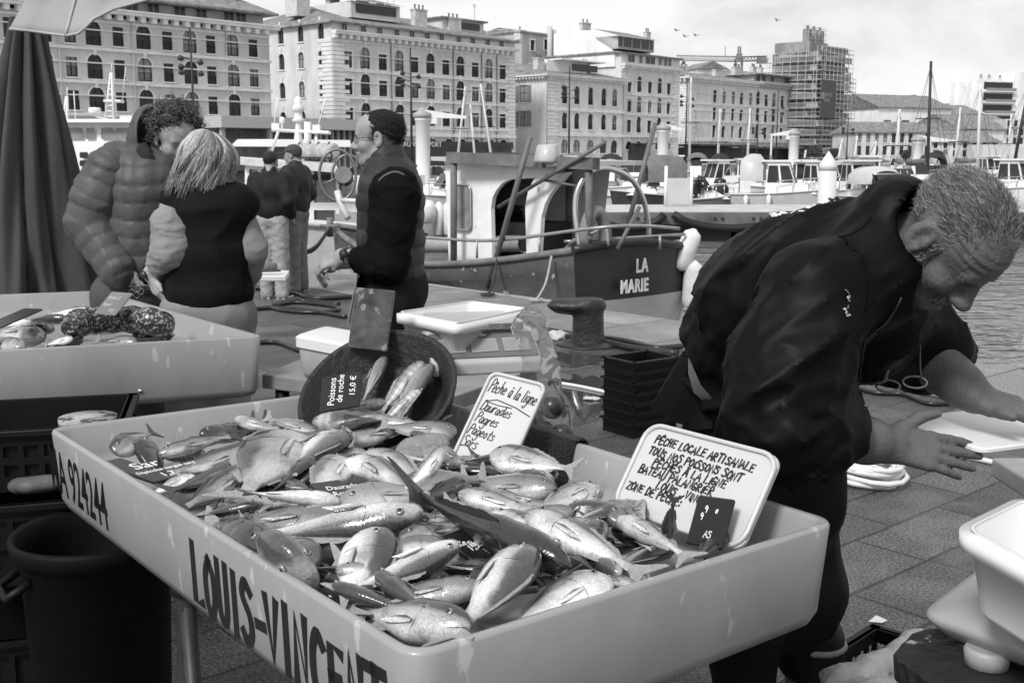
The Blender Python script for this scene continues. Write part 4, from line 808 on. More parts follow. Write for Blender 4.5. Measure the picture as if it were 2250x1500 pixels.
# ---- pontoon across the middle, with curtains of black rubber
def pontoon():
 Y0, Y1, zt = 33.5, 38.5, -.06; xl, xr = -7, 16; c = D(1400, 460, Y0); t = thing('floating_pontoon', 'grey concrete pontoon with timber fender beam across the harbour behind the near fishing boat', 'pontoon', (0, Y0, WATER_Z))
 mb = MB(); mb.box(((xl + xr) / 2, (Y0 + Y1) / 2, zt - .11), (xr - xl, Y1 - Y0, .22)); mb.build('deck', mat('pontoon_deck', .46, .85, .2, 1.5), t)
 for k, x in enumerate(np.arange(xl, xr, 4.6)):
  MB().box((x + 2.25, (Y0 + Y1) / 2 + .25, -.75), (4.4, Y1 - Y0 - .4, .95)).build('float', mat('pontoon_float', .085, .7, .45, 1.2, stretch=(1, 1, 2.5)), t)
 mb = MB(); mb.box(((xl + xr) / 2, Y0 - .06, zt - .2), (xr - xl, .12, .36)); mb.build('fender_beam', mat('fender_timber', .13, .8, .5, 1.6, .4, 10), t)
 mb = MB()
 for x in np.arange(xl + .4, xr, 1.15):
  for dx in (0, .22): mb.lathe([(.05, 0), (.05, .03)], (x + dx, Y0 - .12, zt - .2), 8, R=Matrix.Rotation(math.pi / 2, 3, 'X'))
 mb.build('bolt', m_iron, t)
pontoon()
for px0, px1, w in ((1305, 1460, 'between the hoop and the two posts'), (1480, 1735, 'beside the fisherman\'s back'), (1000, 1240, 'behind the wheelhouse')):
 a, b = D(px0, 458, 33.2), D(px1, 458, 33.2); a.z = b.z = -.12; pts = [a.lerp(b, u) + Vector((0, 0, -.42 * (1 - (2 * u - 1) ** 2) ** .7)) for u in np.linspace(0, 1, 13)]
 tag(MB().tube(pts, .12, 8).build('rubber_fender', mat('black_rubber', .012, .6)), 'sagging black rubber fender along the pontoon, ' + w, 'fender', 'black fenders slung along the pontoon')
mb = MB(); a, b = D(1462, 455, 37), D(1518, 455, 37); zz = -.06; g = thing('gangway_gate', 'white gangway panel between two white posts on the pontoon', 'gate', (a.lerp(b, .5).x, 37, zz))
for q in (a, b): MB().cyl((q.x, 37, zz), (q.x, 37, D(1462, 365, 37).z), .055, n=8).build('post', m_gel, g)
MB().box(((a.x + b.x) / 2, 37, zz + .5), (b.x - a.x, .05, .85)).build('panel', m_gelg, g)
p = D(1816, 450, 20); p.z = -1.5; t = thing('mooring_pile', 'stout white mooring pile with a pointed cone cap beyond the fisherman', 'mooring pile', p); zt, zc = D(1816, 332, 20).z + 1.5, D(1816, 362, 20).z + 1.5; r_ = 19 / F_PX * 20
MB().lathe([(r_, 0), (r_, zc - .1)], n=28).build('post', mat('pile_white', .62, .45, .08, 1.2), t, local=True); MB().lathe([(r_ * 1.03, zc - .1), (r_ * 1.03, zc), (.005, zt)], n=28).build('cone_cap', mat('pile_cap', .68, .4, .06, 2), t, local=True)
# ---- boats lying along the quay: frame with s along the edge (away to the left) and tt across it
def SP_(s, tt, z=0): v = Q0 + QN * tt - QU * s; return Vector((v.x, v.y, z))
def S_of(px, tt):
 k = (px - CX) / F_PX / CP; a = Q0 + QN * tt; return (a.x - k * a.y) / (QU.x - k * QU.y)
def QP(px, py, tt):
 s = S_of(px, tt); return D(px, py, SP_(s, tt).y)
def la_marie():
 s0 = S_of(1250, .25); sb = S_of(742, 1.2); Lh = sb - s0; W = 2.05; o = SP_(s0, .25); t = thing('fishing_boat', 'weathered dark fishing boat moored stern towards us, white wheelhouse amidships', 'fishing boat', (o.x, o.y, WATER_Z)); z0 = WATER_Z
 m_red = mat('worn_dark_topsides', .095, .55, .35, 2.5, .3, 14, speck=.30, speckv=.45, speckscale=7); m_tr = mat('transom_paint', .022, .4, .3, 2, .15, 20); m_boot = mat('pale_bottom_paint', .5, .6, .15, 2)
 N = 22; out = []; low = []
 for i in range(N):
  u = i / (N - 1); s = s0 + Lh * u; half = W / 2 * (1 - max(0, (u - .35) / .65) ** 2.4) * (.93 + .07 * min(1, u * 4)); half = max(half, .03)
  zs = .55 - .36 * math.sin(min(1, u / .55) * math.pi / 2) + .75 * max(0, u - .45) ** 1.5; c = .25 + W / 2; rk = .5 * max(0, u - .8) * 5 * .35
  def pt(sg, f, z): return SP_(s + rk * (z + .95) * .5, c + sg * half * f, z)
  out.append([pt(-1, 1, zs), pt(-1, 1, zs - .2), pt(-1, .985, zs - .22), pt(-1, .96, -.03)]); low.append([pt(-1, .96, -.03), pt(-1, .9, -.5), pt(-1, .7, -1.2), pt(1, .7, -1.2), pt(1, .9, -.5), pt(1, .96, -.03)])
  out[-1] += [pt(1, .96, -.03), pt(1, 1, zs)]
 mb = MB(); mb.sheet([r[:4] for r in out]); mb.sheet([r[4:] for r in out]); h = mb.build('hull', m_red, t)
 MB().sheet(low).build('bottom', m_boot, t)
 d = MB(); d.sheet([[r[0] - Vector((0, 0, .16)), r[5] - Vector((0, 0, .16))] for r in out], 0, False); d.build('deck', mat('boat_deck', .10, .7, .5, 4), t)
 g = MB(); g.tube([r[0] for r in out], .045, 6); g.tube([r[5] for r in out], .045, 6); g.build('gunwale', mat('gunwale_paint', .16, .6, .4, 4), t)
 # transom with a crowned top, and the boat's name
 top = [SP_(s0 - .03 - .12 * (1 - (2 * f - 1) ** 2), .25 + W * f, .55 - .1 * f + .10 * (1 - (2 * f - 1) ** 2)) for f in np.linspace(0.01, .99, 15)]
 bot = [SP_(s0 - .02 - .08 * (1 - (2 * f - 1) ** 2), .25 + W * (.03 + f * .94), -.03) for f in np.linspace(0.01, .99, 15)]
 tr = MB(); tr.sheet([top, bot]); tr.tube(top, .05, 6); T = tr.build('transom', m_tr, t); MB().sheet([bot, [b + Vector((0, 0, -.6)) + QU * -.15 for b in bot]]).build('transom_bottom', m_boot, t)
 a, b = QP(1385, 585, 1.1), QP(1385, 615, 1.1); R = frame(QN, None, (0, 0, 1)) @ Matrix.Rotation(math.pi / 2, 3, 'X'); tx = MB(); P = SP_(s0 - .175, .25 + W * .49, .30)
 text_mb('LA', .215, M4(R, SP_(s0 - .19, .25 + W * .42, .27)), .006, 0, tx, .7, 0, .006, 1.25); text_mb('MARIE', .205, M4(R, SP_(s0 - .185, .25 + W * .30, .05)), .006, 0, tx, .72, 0, .006, 1.15); o2 = tx.build('lettering', mat('stencil_paint', .68, .7, .3, 25), t); o2.parent = T
 rm = random.Random(4)
 # wheelhouse: quay side wall with a round cornered window and an arched doorway, raked front, roof
 tq = .62; tf = 1.75; zr = .36; wl = mat('worn_white_paint', .82, .5, .12, 3, speck=.27, speckv=.3, speckscale=5)
 sA, sB, sC, sD = S_of(988, tq), S_of(1083, tq), S_of(1178, tq), S_of(1196, tq); zb, zt = .12, QP(1040, 357, tq).z
 wall = MB(); th = -QU * 0 + QN * .05
 def panel(poly, holes=None):
  k = len(poly); vs = [SP_(s, tq, z) for s, z in poly] + [SP_(s, tq + .06, z) for s, z in poly]
  wall.add(vs, [tuple(range(k)), tuple(range(2 * k - 1, k - 1, -1))] + [((i + 1) % k, i, k + i, k + (i + 1) % k) for i in range(k)])
 panel([(sA, zb), (sB, zb), (sB + .03, zt - .55), (sB - .0, zt - .42), (sB - .07, zt - .33), (sB - .17, zt - .25), (sB - .3, zt - .2), (sC, zt - .17), (sD - .08, zt - .12), (sD - .3, zt), (sA + .06, zt)])
 panel([(sC + .16, zb), (sC - .02, zb), (sC - .08, zt - .62), (sC - .14, zt - .47), (sC - .22, zt - .36), (sC - .31, zt - .28), (sD - .4, zt - .1), (sC + .02, zt - .16), (sC + .14, zt - .3), (sC + .2, zt - .5)])
 for s_, a0, a1 in ((sA, tq, tf),):
  wall.add([SP_(s_, a0, zb), SP_(s_, a1, zb), SP_(s_ + .06, a1, zt), SP_(s_ + .06, a0, zt)], [(0, 1, 2, 3)])
 panel2 = [(sA, zb), (sC + .1, zb), (sC - .1, zt), (sA + .06, zt)]
 wall.add([SP_(s, tf, z) for s, z in panel2], [(0, 1, 2, 3)]); wh = wall.build('wheelhouse', wl, t)
 wn_ = MB(); R2 = frame(-QU, None, (0, 0, 1)) @ Matrix.Rotation(math.pi / 2, 3, 'X'); c0 = SP_(S_of(1022, tq), tq - .02, .93)
 Mw = Matrix(((-QU.x, 0, -QN.x), (-QU.y, 0, -QN.y), (0, 1, 0))); wn_.prism(rrect(.34, .56, .07), .015, M4(Mw, c0), 0); pn = wn_.build('window', mat('hazy_glass', .22, .25, .5, 3), t); MB().tube([M4(Mw, c0 + QN * -.01) @ Vector((x, y, .01)) for x, y in rrect(.34, .56, .07)], .012, 6, closed=True).build('frame', m_steel, pn)
 rf = MB(); A = [SP_(sA + .2, tq - .12, zt + .02), SP_(sD - .45, tq - .12, zt - .03), SP_(sD - .45, tf + .1, zt - .03), SP_(sA + .2, tf + .1, zt + .02)]; rf.add(A + [q + Vector((0, 0, .05)) for q in A], [(3, 2, 1, 0), (4, 5, 6, 7), (0, 1, 5, 4), (1, 2, 6, 5), (2, 3, 7, 6), (3, 0, 4, 7)]); rf.build('wheelhouse_roof', m_gelg, t)
 it = MB(); it.box(SP_(S_of(1150, 1.2), 1.25, .45), (.7, .9, .6), rotz(.8)); it.box(SP_(S_of(1110, 1.5), 1.45, .75), (.35, .4, 1.1), rotz(.8)); it.lathe([(.1, 0), (.22, .1), (.2, .5), (.05, .6)], SP_(S_of(1105, 1.2), 1.2, .75), 10); it.box(QP(1160, 425, .95), (.22, .22, .28), rotz(.7)); it.build('engine_box', mat('engine_dark', .02, .6, .5, 6), t)
 for e in range(3): MB().tube(catmull([QP(1140 + 8 * e, 445, .9), QP(1150 + 12 * e, 462 + 8 * e, .9), QP(1170, 440 + e * 6, .9)], 5), .012, 5).build('cable', m_iron, t)
 # gallows frame and lumber on top
 gal = mat('gallows_wood', .15, .8, .4, 4, .4, 30); pst = []
 for px, y0, y1, tt in ((997, 575, 345, .4), (1294, 560, 350, .6), (1250, 545, 360, 1.7)):
  MB().cyl(QP(px, y0, tt), QP(px, y1, tt),   .042 if tt < 1 else .04, n=8).build('post', gal, t)
 a, b = QP(988, 346, .4), QP(1310, 360, .6); ax = (b - a); bm_ = MB(); bm_.box((a + b) / 2, (ax.length, .12, .13), frame(ax)); bm_.build('beam', gal, t)
 for k in range(6):
  q0, q1 = QP(1010 + 25 * k, 350 + rm.uniform(-4, 4), .7 + .1 * k), QP(1180 + 18 * k, 356 + rm.uniform(-6, 6), .7 + .1 * k); MB().tube(catmull([q0, q0.lerp(q1, .5) + Vector((0, 0, rm.uniform(-.05, .04))), q1], 4), rm.uniform(.03, .06), 7).build('stowed_gear', m_canvd if k % 2 else gal, t)
 lp = MB(); c = QP(1203, 340, .45); lp.lathe([(.15, -.09), (.16, -.06), (.12, .1), (.1, .11)], c, 4, R=rotz(.2)); lp.lathe([(.06, -.14), (.08, -.1), (.04, -.08)], c + Vector((.05, 0, 0)), 10); lp.build('flood_lamp', m_gelg, t)
 pol = mat('boat_pole', .13, .5, .2, 5)
 for (x0, y0, x1, y1, ta, tb, r) in ((1072, 632, 1166, 300, .28, .28, .04), (1095, 455, 1330, 312, .5, .5, .03), (1370, 530, 1440, 270, 1.5, 1.9, .036), (1356, 548, 1405, 455, .7, 1.1, .03), (1190, 395, 1285, 412, .5, .7, .02)):
  MB().cyl(QP(x0, y0, ta), QP(x1, y1, tb), r * .8, n=8).build('pole', pol, t)
 mr = mat('galvanised_rail', .36, .4, .25, 6, metal=.5)
 MB().tube(catmull([QP(930, 522, .32), QP(1085, 528, .32), QP(1300, 502, .4), QP(1400, 496, .9), QP(1492, 502, 1.7)], 8), .02, 8).build('rail', mr, t); MB().cyl(QP(1240, 531, .45), QP(1505, 515, 2.0), .018, n=8).build('rail', mr, t)
 for px, y0, y1, tt in ((1048, 567, 528, .3), (1185, 565, 520, .32), (1450, 548, 517, 1.5), (930, 570, 522, .3)): MB().cyl(QP(px, y0, tt), QP(px, y1, tt), .016, n=6).build('stanchion', mr, t)
 hp = [QP(1275, 550, .55), QP(1264, 470, .55), QP(1270, 415, .6), QP(1297, 378, .75), QP(1340, 371, 1.0), QP(1385, 392, 1.3), QP(1412, 435, 1.5), QP(1424, 490, 1.6), QP(1425, 545, 1.62)]
 MB().tube(catmull(hp, 6), .032, 8).build('hoop', m_steel, t)
 pc = MB(); a, b = QP(925, 539, .75), QP(1152, 535, .75); pc.tube([a, b, b + (b - a).normalized() * .02], [.1, .1, .12], 16, caps=False); pc.tube([b, b + (a - b) * .2], [.085, .085], 14, mi=1); pc.build('net_roller', [mat('roller_tube', .32, .5, .2, 4), m_iron], t)
 lr = MB(); c = QP(1308, 520, .75); ring = [c + QN * (.16 * math.sin(q)) * 1.0 + Vector((0, 0, .28 * math.cos(q))) for q in np.linspace(-2.6, 2.6, 20)]; lr.tube(ring, [.075] * 20, 10); lr.build('lifebuoy', mat('lifebuoy_foam', .2, .6, .1, 6), t)
 MB().tube(catmull([QP(1275, 498, .62), QP(1300, 512, .6), QP(1330, 500, .62), QP(1337, 540, .65)], 5), .014, 6).build('lifebuoy_line', m_ropel, t)
 hb = MB(); hb.tube(catmull([QP(1240, 560, .45), QP(1250, 540, .5), QP(1265, 528, .55), QP(1300, 522, .6)], 5), .03, 7); hb.build('hose', m_canv, t)
 pb = MB(); pb.cyl(QP(725, 520, .9), QP(725, 478, .9), .05, n=8); pb.cyl(QP(705, 497, .9), QP(745, 497, .9), .03, n=6); pb.build('bow_post', gal, t)
 tx = text_mb('MA899', .2, M4(Matrix(((QU.x, 0, -QN.x), (QU.y, 0, -QN.y), (0, 1, 0))), SP_(S_of(757, .62), .60, .0)), .01, 0, None, .8); tx.build('lettering', m_gel, t).parent = h
 # fenders over the stern quarter
 for (x, y, tt, hh, lean, w) in ((1497, 548, 2.1, .5, .35, 'draped over the stern corner of the dark fishing boat, upper one'), (1510, 625, 2.15, .56, .05, 'hanging at the stern corner of the dark fishing boat, lower one')):
  c = QP(x, y, tt) - QU * -.08; mb = MB(); mb.lathe([(.02, -hh * .52), (.10, -hh * .45), (.115, -hh * .3), (.115, hh * .3), (.1, hh * .42), (.04, hh * .5), (.02, hh * .53)], c, 16, R=Matrix.Rotation(lean, 3, 'Y')); f = tag(mb.build('boat_fender', m_fend), 'white cylindrical fender ' + w, 'fender', 'fenders of the near fishing boat')
 for (p0, p1, w, mm) in ((QP(1093, 560, .28), SP_(S_of(1072, -.25), -.25, .03), 'short dark mooring line from the rail down to the quay ring', m_rope), (QP(1212, 562, .24), SP_(S_of(1178, -.15), -.15, .03), 'pale mooring line slanting from the stern corner to the quay', m_ropel)):
  mid = p0.lerp(p1, .5) + Vector((.02, 0, -.05)); mb = MB(); mb.tube(catmull([p0, mid, p1], 6), .014, 6); mb.tube([p1 + Vector((.07 * math.cos(q), .07 * math.sin(q), .01)) for q in np.linspace(0, 5.5, 10)], .015, 6); tag(mb.build('mooring_line', mm), w, 'rope')
la_marie()
# ---- trawler behind the two distant men
def trawler():
 tt = 2.4; o = SP_(S_of(640, tt), tt); t = thing('trawler', 'white fishing vessel with life raft and lamp mast on its roof, behind two men', 'fishing boat', (o.x, o.y, WATER_Z)); Q = lambda x, y, d=0: QP(x, y, tt + d)
 hl = MB(); mg = mat('trawler_hull', .48, .45, .15, 1.5); rows = []
 for i in range(14):
  u = i / 13; px = 490 + 360 * u; s = S_of(px, tt - .6); hw = .65 * (1 - max(0, (.5 - u) / .5) ** 2.5) ; zt = .45 + .35 * max(0, .5 - u); rows.append([SP_(s, tt + .3 - hw - .35 * (u > -1), zt), SP_(s, tt - hw * .9, -.2), SP_(s, tt - hw * .7, -1.2)])
 hl.sheet(rows); hl.build('hull', mg, t)
 g = MB(); g.tube([r[0] for r in rows], .07, 6); g.build('gunwale', mat('gunwale_pale', .55, .6, .2, 3), t)
 MB().sheet([[r[0] - Vector((0, 0, .1)), r[0] + QN * 2.2 - Vector((0, 0, .1))] for r in rows], 0, False).build('deck', m_gelg, t)
 cb = MB()                                                        # cabin: pillars and lower panels, dark glass between
 def pan(x0, x1, y0, y1, d, mb): mb.add([Q(x0, y1, d), Q(x1, y1, d), Q(x1, y0, d), Q(x0, y0, d), Q(x0, y1, d + .1), Q(x1, y1, d + .1), Q(x1, y0, d + .1), Q(x0, y0, d + .1)], [(0, 1, 2, 3), (0, 4, 5, 1), (1, 5, 6, 2), (2, 6, 7, 3), (3, 7, 4, 0), (7, 6, 5, 4)])
 for x0, x1, y0, y1 in ((538, 548, 362, 520), (566, 574, 362, 520), (538, 690, 360, 372), (676, 690, 375, 500), (676, 790, 385, 396), (738, 745, 390, 470), (783, 792, 390, 500), (538, 790, 445, 462), (538, 792, 505, 520)): pan(x0, x1, y0, y1, 0, cb)
 cb.build('cabin', m_gel, t)
 for x0, x1, y0, y1 in ((548, 566, 372, 446), (574, 676, 372, 446), (690, 738, 396, 448), (745, 783, 396, 448)): w = MB(); pan(x0, x1, y0, y1, .03, w); w.build('window', mat('trawler_glass', .25, .15, .6, 1.5), t)
 w = MB(); pan(690, 735, 462, 505, .03, w); pan(574, 676, 462, 505, .03, w); w.build('cabin_panel', mat('cabin_dark_panel', .06, .5), t)
 rf = MB(); a = [Q(528, 362, -.7), Q(742, 380, -.7), Q(742, 372, 1.6), Q(528, 356, 1.6)]; rf.add(a + [q + Vector((0, 0, .12)) for q in a], [(3, 2, 1, 0), (4, 5, 6, 7), (0, 1, 5, 4), (1, 2, 6, 5), (2, 3, 7, 6), (3, 0, 4, 7)]); rf.build('roof', mat('trawler_roof', .6, .5), t)
 un = MB(); pan(620, 745, 384, 396, -.3, un); un.build('roof_beam', m_canvd, t)
 m = MB(); m.tube([Q(655, 372, .6), Q(655, 330, .6), Q(656, 262, .6), Q(656, 258, .6)], [.14, .1, .045, .05], 10); m.lathe([(.1, 0), (.13, .03), (.08, .08), (.08, .2), (.13, .22), (.1, .3), (.07, .34), (.08, .42), (.02, .48)], Q(656, 268, .6), 12); m.build('lamp_mast', m_gel, t)
 m = MB(); m.cyl(Q(600, 286, .6), Q(724, 292, .6), .035, n=8); m.cyl(Q(676, 345, .6), Q(676, 268, .6), .07, n=8); m.cyl(Q(695, 345, .6), Q(695, 290, .6), .03, n=6); m.box(Q(696, 284, .6), (.14, .14, .16)); m.box(Q(606, 279, .6), (.15, .12, .14)); m.lathe([(.02, 0), (.06, .05), (.05, .14), (.01, .16)], Q(620, 275, .6), 8); m.cyl(Q(620, 288, .6), Q(620, 270, .6), .02, n=6); m.cyl(Q(598, 330, .6), Q(612, 288, .6), .03, n=6); m.cyl(Q(690, 310, .6), Q(716, 215, .6), .015, n=5); m.cyl(Q(610, 215, .6), Q(600, 290, .6), .012, n=5); m.build('antenna_rail', m_gel, t)
 m = MB(); c0, c1 = Q(650, 332, .3), Q(735, 332, .3); ax = (c1 - c0); m.tube([c0, c0 + ax * .03, c0 + ax * .48, c0 + ax * .5, c0 + ax * .52, c0 + ax * .97, c1], [.1, .145, .15, .135, .15, .145, .1], 14); lr = m.build('life_raft', mat('raft_canister', .40, .6, .3, 6), t)
 m = MB(); [m.tube([q + Vector((0, -.02, 0)) for q in [c0.lerp(c1, f) + Vector((.0, .16 * math.cos(a), .16 * math.sin(a))) for a in np.linspace(0, 6.28, 14)]], .012, 5) for f in (.12, .4, .62, .88)]; [m.cyl(c0.lerp(c1, f) + Vector((0, -.14, -.16)), c0.lerp(c1, f) + Vector((0, -.14, -.02)), .015, n=5) for f in (0.05, .5, .95)]; m.cyl(c0 + Vector((0, -.14, -.12)), c1 + Vector((0, -.14, -.12)), .015, n=5); m.build('raft_cradle', m_canvd, t)
 m = MB(); a = [Q(505, 322, 1.5), Q(600, 322, 1.5), Q(596, 306, 1.5), Q(522, 306, 1.5)]; b = [q + QN * 2 for q in a]; m.add(a + b, [(0, 1, 2, 3), (3, 2, 6, 7), (0, 3, 7, 4), (1, 5, 6, 2)]); m.build('foredeck_cover', m_gel, t)
 # power block (net hauler) standing on the quay side
 pb = MB(); c = QP(742, 385, .9);
 def ringp(c, rx, rz, tilt, n=28): return [c + Vector((math.cos(tilt), math.sin(tilt), 0)) * rx * math.cos(q) + Vector((0, 0, rz * math.sin(q))) for q in np.linspace(0, 2 * math.pi, n, endpoint=False)]
 pb.tube(ringp(c, .27, .38, .1), .022, 7, closed=True); pb.tube(ringp(c + Vector((.12, .25, -.03)), .24, .33, .1), .02, 7, closed=True)
 for q in np.linspace(0, 6.28, 5)[:-1]: pb.cyl(c + Vector((.06, .1, 0)), c + Vector((.26 * math.cos(q + .4), .02, .37 * math.sin(q + .4))), .014, n=5)
 pb.build('hauler_wheel', mat('hauler_steel', .2, .4, .2, 6, metal=.4), t); pb = MB(); pb.lathe([(.13, -.10), (.06, -.04), (.06, .04), (.13, .10)], c + Vector((.08, .1, -.02)), 18, R=Matrix.Rotation(1.3, 3, 'X')); pb.build('hauler_drum', mat('hauler_drum', .13, .4, .3, 3), t)
 MB().tube([QP(741, 420, .9), QP(746, 440, .9), QP(765, 480, .9)], .05, 8).build('hauler_arm', m_alu, t); MB().cyl(QP(745, 440, .9), QP(790, 442, .9), .035, n=8).build('hauler_strut', m_alu, t)
 for e in (0, 1):
  p0, p1 = QP(727, 497, .9), SP_(S_of(655, -.2), -.2, .02); p1 = QP(660 - 12 * e, 556, .2); tag(MB().tube(catmull([p0, p0.lerp(p1, .5) + Vector((0, 0, -.1 - .06 * e)), p1], 6), .024, 6).build('bow_rope', m_rope), ('upper' if e else 'lower') + ' slack dark rope running from the bow post towards the two men', 'rope')
trawler()
def ferry():
 Y = 33; t = thing('passenger_boat', 'white passenger boat with raked cabin windows and a lattice mast, behind the parasol', 'passenger boat', (D(230, 400, Y).x, Y, WATER_Z)); Q = lambda x, y, d=0: D(x, y, Y + d)
 h = MB(); h.add([Q(60, 540, -.8), Q(340, 540, -.8), Q(350, 388, -1), Q(60, 388, -1)], [(0, 1, 2, 3)]); h.add([Q(340, 540, -.8), Q(350, 388, -1), Q(370, 388, 3), Q(360, 530, 3)], [(0, 1, 2, 3)]); h.build('hull', m_hulld, t)
 def blk(x0, x1, y0, y1, d0, d1, tx=0, mb=None):
  a = [Q(x0, y1, d0), Q(x1, y1, d0), Q(x1 - tx, y0, d0 + .15), Q(x0 + tx, y0, d0 + .15)]; b = [q + Vector((0, d1, 0)) for q in a]; mb.add(a + b, [(0, 1, 2, 3), (1, 5, 6, 2), (3, 2, 6, 7), (0, 3, 7, 4)])
 c = MB(); blk(50, 330, 312, 388, -.9, 3, 0, c); blk(50, 312, 268, 314, -.4, 2.4, 18, c); c.build('superstructure', m_gel, t)
 r = MB(); blk(60, 302, 262, 269, -.7, 3, 4, r); blk(262, 290, 255, 263, -.2, 1, 2, r); r.build('cabin_roof', m_gel, t)
 for x0, x1, x2, x3 in ((100, 134, 118, 106), (142, 184, 180, 140), (188, 208, 208, 190), (222, 262, 246, 222), (258, 296, 284, 254)): MB().add([Q(x0, 306, -.45), Q(x1, 306, -.45), Q(x2, 281, -.4), Q(x3, 281, -.4)], [(0, 1, 2, 3)]).build('window', mat('ferry_glass', .2, .1, .5, 1), t)
 for x0, y0 in ((176, 335), (176, 353), (214, 330)): MB().prism(rrect(.24, .17, .05), .03, M4(Matrix.Rotation(math.pi / 2, 3, 'X'), Q(x0 + 9, y0 + 6, -.92)), 0).build('porthole', m_bglass, t)
 def mast(x, yb, yt, w):
  m = MB(); B0 = [Q(x - w, yb), Q(x + w, yb, .3), Q(x + w * .6, yb, -.3)]; T0 = [Q(x + 3 - 2, yt + 20), Q(x + 4, yt + 20, .05), Q(x + 3, yt + 20, -.05)]
  for a, b in zip(B0, T0): m.cyl(a, b, .03, n=5)
  for k in range(1, 9):
   f = k / 9; q = [a.lerp(b, f) for a, b in zip(B0, T0)]
   for i in range(3): m.cyl(q[i], q[(i + 1) % 3], .02, n=4)
  m.cyl(Q(x + 3, yt + 22), Q(x + 4, yt), .015, n=4); return m
 m = mast(242, 268, 140, 12); m.cyl(Q(228, 222), Q(272, 225), .03, n=5); m.box(Q(250, 222), (.5, .3, .06)); m.cyl(Q(269, 220), Q(276, 148), .012, n=4); m.build('lattice_mast', m_gel, t); mast(144, 270, 192, 6).build('lattice_mast', m_gel, t)
 m = MB(); m.lathe([(.02, -.08), (.16, -.08), (.18, 0), (.16, .08), (.02, .09)], Q(208, 243), 16); m.tube([Q(206, 249), Q(215, 258), Q(245, 262)], .03, 6); m.build('radar', m_gel, t); MB().tube([Q(160, 270), Q(166, 262), Q(162, 200)], .014, 5).build('whip_aerial', m_gel, t)
ferry()
t = thing('small_dinghy', 'upturned white bucket and fenders on a dark work skiff beside the vest man', 'boat', SP_(S_of(960, 2.6), 2.6, WATER_Z));
hb = MB(); a, b = QP(915, 470, 2.6), QP(1010, 470, 2.6); a.z = b.z = 0
rows = [[SP_(S_of(x, 2.6), 2.6, .55), SP_(S_of(x, 2.6), 2.7, -.2), SP_(S_of(x, 2.6), 2.9, -1.2)] for x in np.linspace(880, 1000, 6)]; hb.sheet(rows); hb.sheet([[r[0], r[0] + QN * 1.4] for r in rows]); hb.build('hull', mat('skiff_hull', .25, .6), t)
for x, y in ((945, 462), (965, 462)): MB().lathe([(.02, -.28), (.07, -.24), (.075, .2), (.02, .26)], QP(x + 20, y + 18, 2.5), 10).build('fender', m_fend, t)
MB().lathe([(.05, -.16), (.13, -.14), (.15, .08), (.1, .18), (.04, .2)], QP(938, 468, 2.3), 16).build('float', m_fend, t)
# ================================================================== the fish stall
m_tray = mat('grey_tray_plastic', .29, .34, .10, 7, .03, 40, coat=.2, speck=.31, speckv=.42, speckscale=24, stretch=(1, 1, .4))
m_white = mat('white_plastic', .70, .35, .05, 3, coat=.1); m_blackp = mat('black_plastic', .007, .5, .3, 5, spec=.25); m_rub = mat('black_rubber_basin', .016, .55, .4, 6, .3, 60); m_slate = mat('black_slate_card', .012, .3, .2, 8)
m_chalk = mat('white_lettering', .8, .6, .08, 30); m_ink = mat('dark_ink', .015, .5, .1); m_bluep = mat('dark_brush_paint', .012, .45, .3, 20)
def inset(c, d):
 c = [Vector((p.x, p.y)) for p in c]; k = len(c); out = []
 for i in range(k):
  a, b, e = c[i - 1], c[i], c[(i + 1) % k]; u = (b - a).normalized(); w = (e - b).normalized(); n1 = Vector((u.y, -u.x)); n2 = Vector((w.y, -w.x)); m = (n1 + n2); out.append(b - m * (d / (1 + n1.dot(n2))))
 return out
def rloop(c, d, r, z, n=6):
 q = inset(c, d); k = len(q); out = []
 for i in range(k):
  a, b, e = q[i - 1], q[i], q[(i + 1) % k]; p0 = b + (a - b).normalized() * r; p1 = b + (e - b).normalized() * r
  for j in range(n + 1):
   t = j / n; v = p0 * (1 - t) ** 2 + b * 2 * t * (1 - t) + p1 * t * t; out.append(Vector((v.x, v.y, z)))
 return out
def tray(corners, ztop, depth, name, label, cat, m, wall=.02, draft=.012, rc=.045, rib=.0, floor=None, bottom_r=.03, group=None, rim=0):
 """open box with rounded corners, thick walls and a rounded bottom edge; corners counter-clockwise from above"""
 c = corners; zb = ztop - depth; fl = floor if floor is not None else zb + .03; L = []
 L.append(rloop(c, draft + bottom_r, rc, zb)); L.append(rloop(c, draft + bottom_r * .3, rc, zb + bottom_r * .3)); L.append(rloop(c, draft, rc, zb + bottom_r))
 if rim: L += [rloop(c, .004, rc, ztop - .03), rloop(c, -rim, rc + rim, ztop - .028), rloop(c, -rim, rc + rim, ztop - .006)]
 L += [rloop(c, .002, rc, ztop - .006), rloop(c, .005, rc, ztop), rloop(c, wall - .005, rc * .8, ztop), rloop(c, wall, rc * .8, ztop - .006), rloop(c, wall + draft, rc * .8, fl + .03), rloop(c, wall + draft + .012, rc * .8, fl + .007), rloop(c, wall + draft + .035, rc * .8, fl)]
 k = len(L[0]); vs = [v for l in L for v in l]; fs = [(i * k + j, i * k + (j + 1) % k, (i + 1) * k + (j + 1) % k, (i + 1) * k + j) for i in range(len(L) - 1) for j in range(k)]
 mb = MB().add(vs, fs, 0, True); mb.f.append(tuple(range(k))[::-1]); mb.m.append(0); mb.sm.append(False); o = (len(L) - 1) * k; mb.f.append(tuple(range(o, o + k))); mb.m.append(0); mb.sm.append(False)
 root = thing(name, label, cat, (sum(p.x for p in c) / 4, sum(p.y for p in c) / 4, zb), 0, group); mb.build('body', m, root, bevel=0); return root
TZ = .95; TA, TB, TC, TD = G(100, 940, TZ), G(905, 1447, TZ), G(1849, 1145, TZ), G(854, 842, TZ)
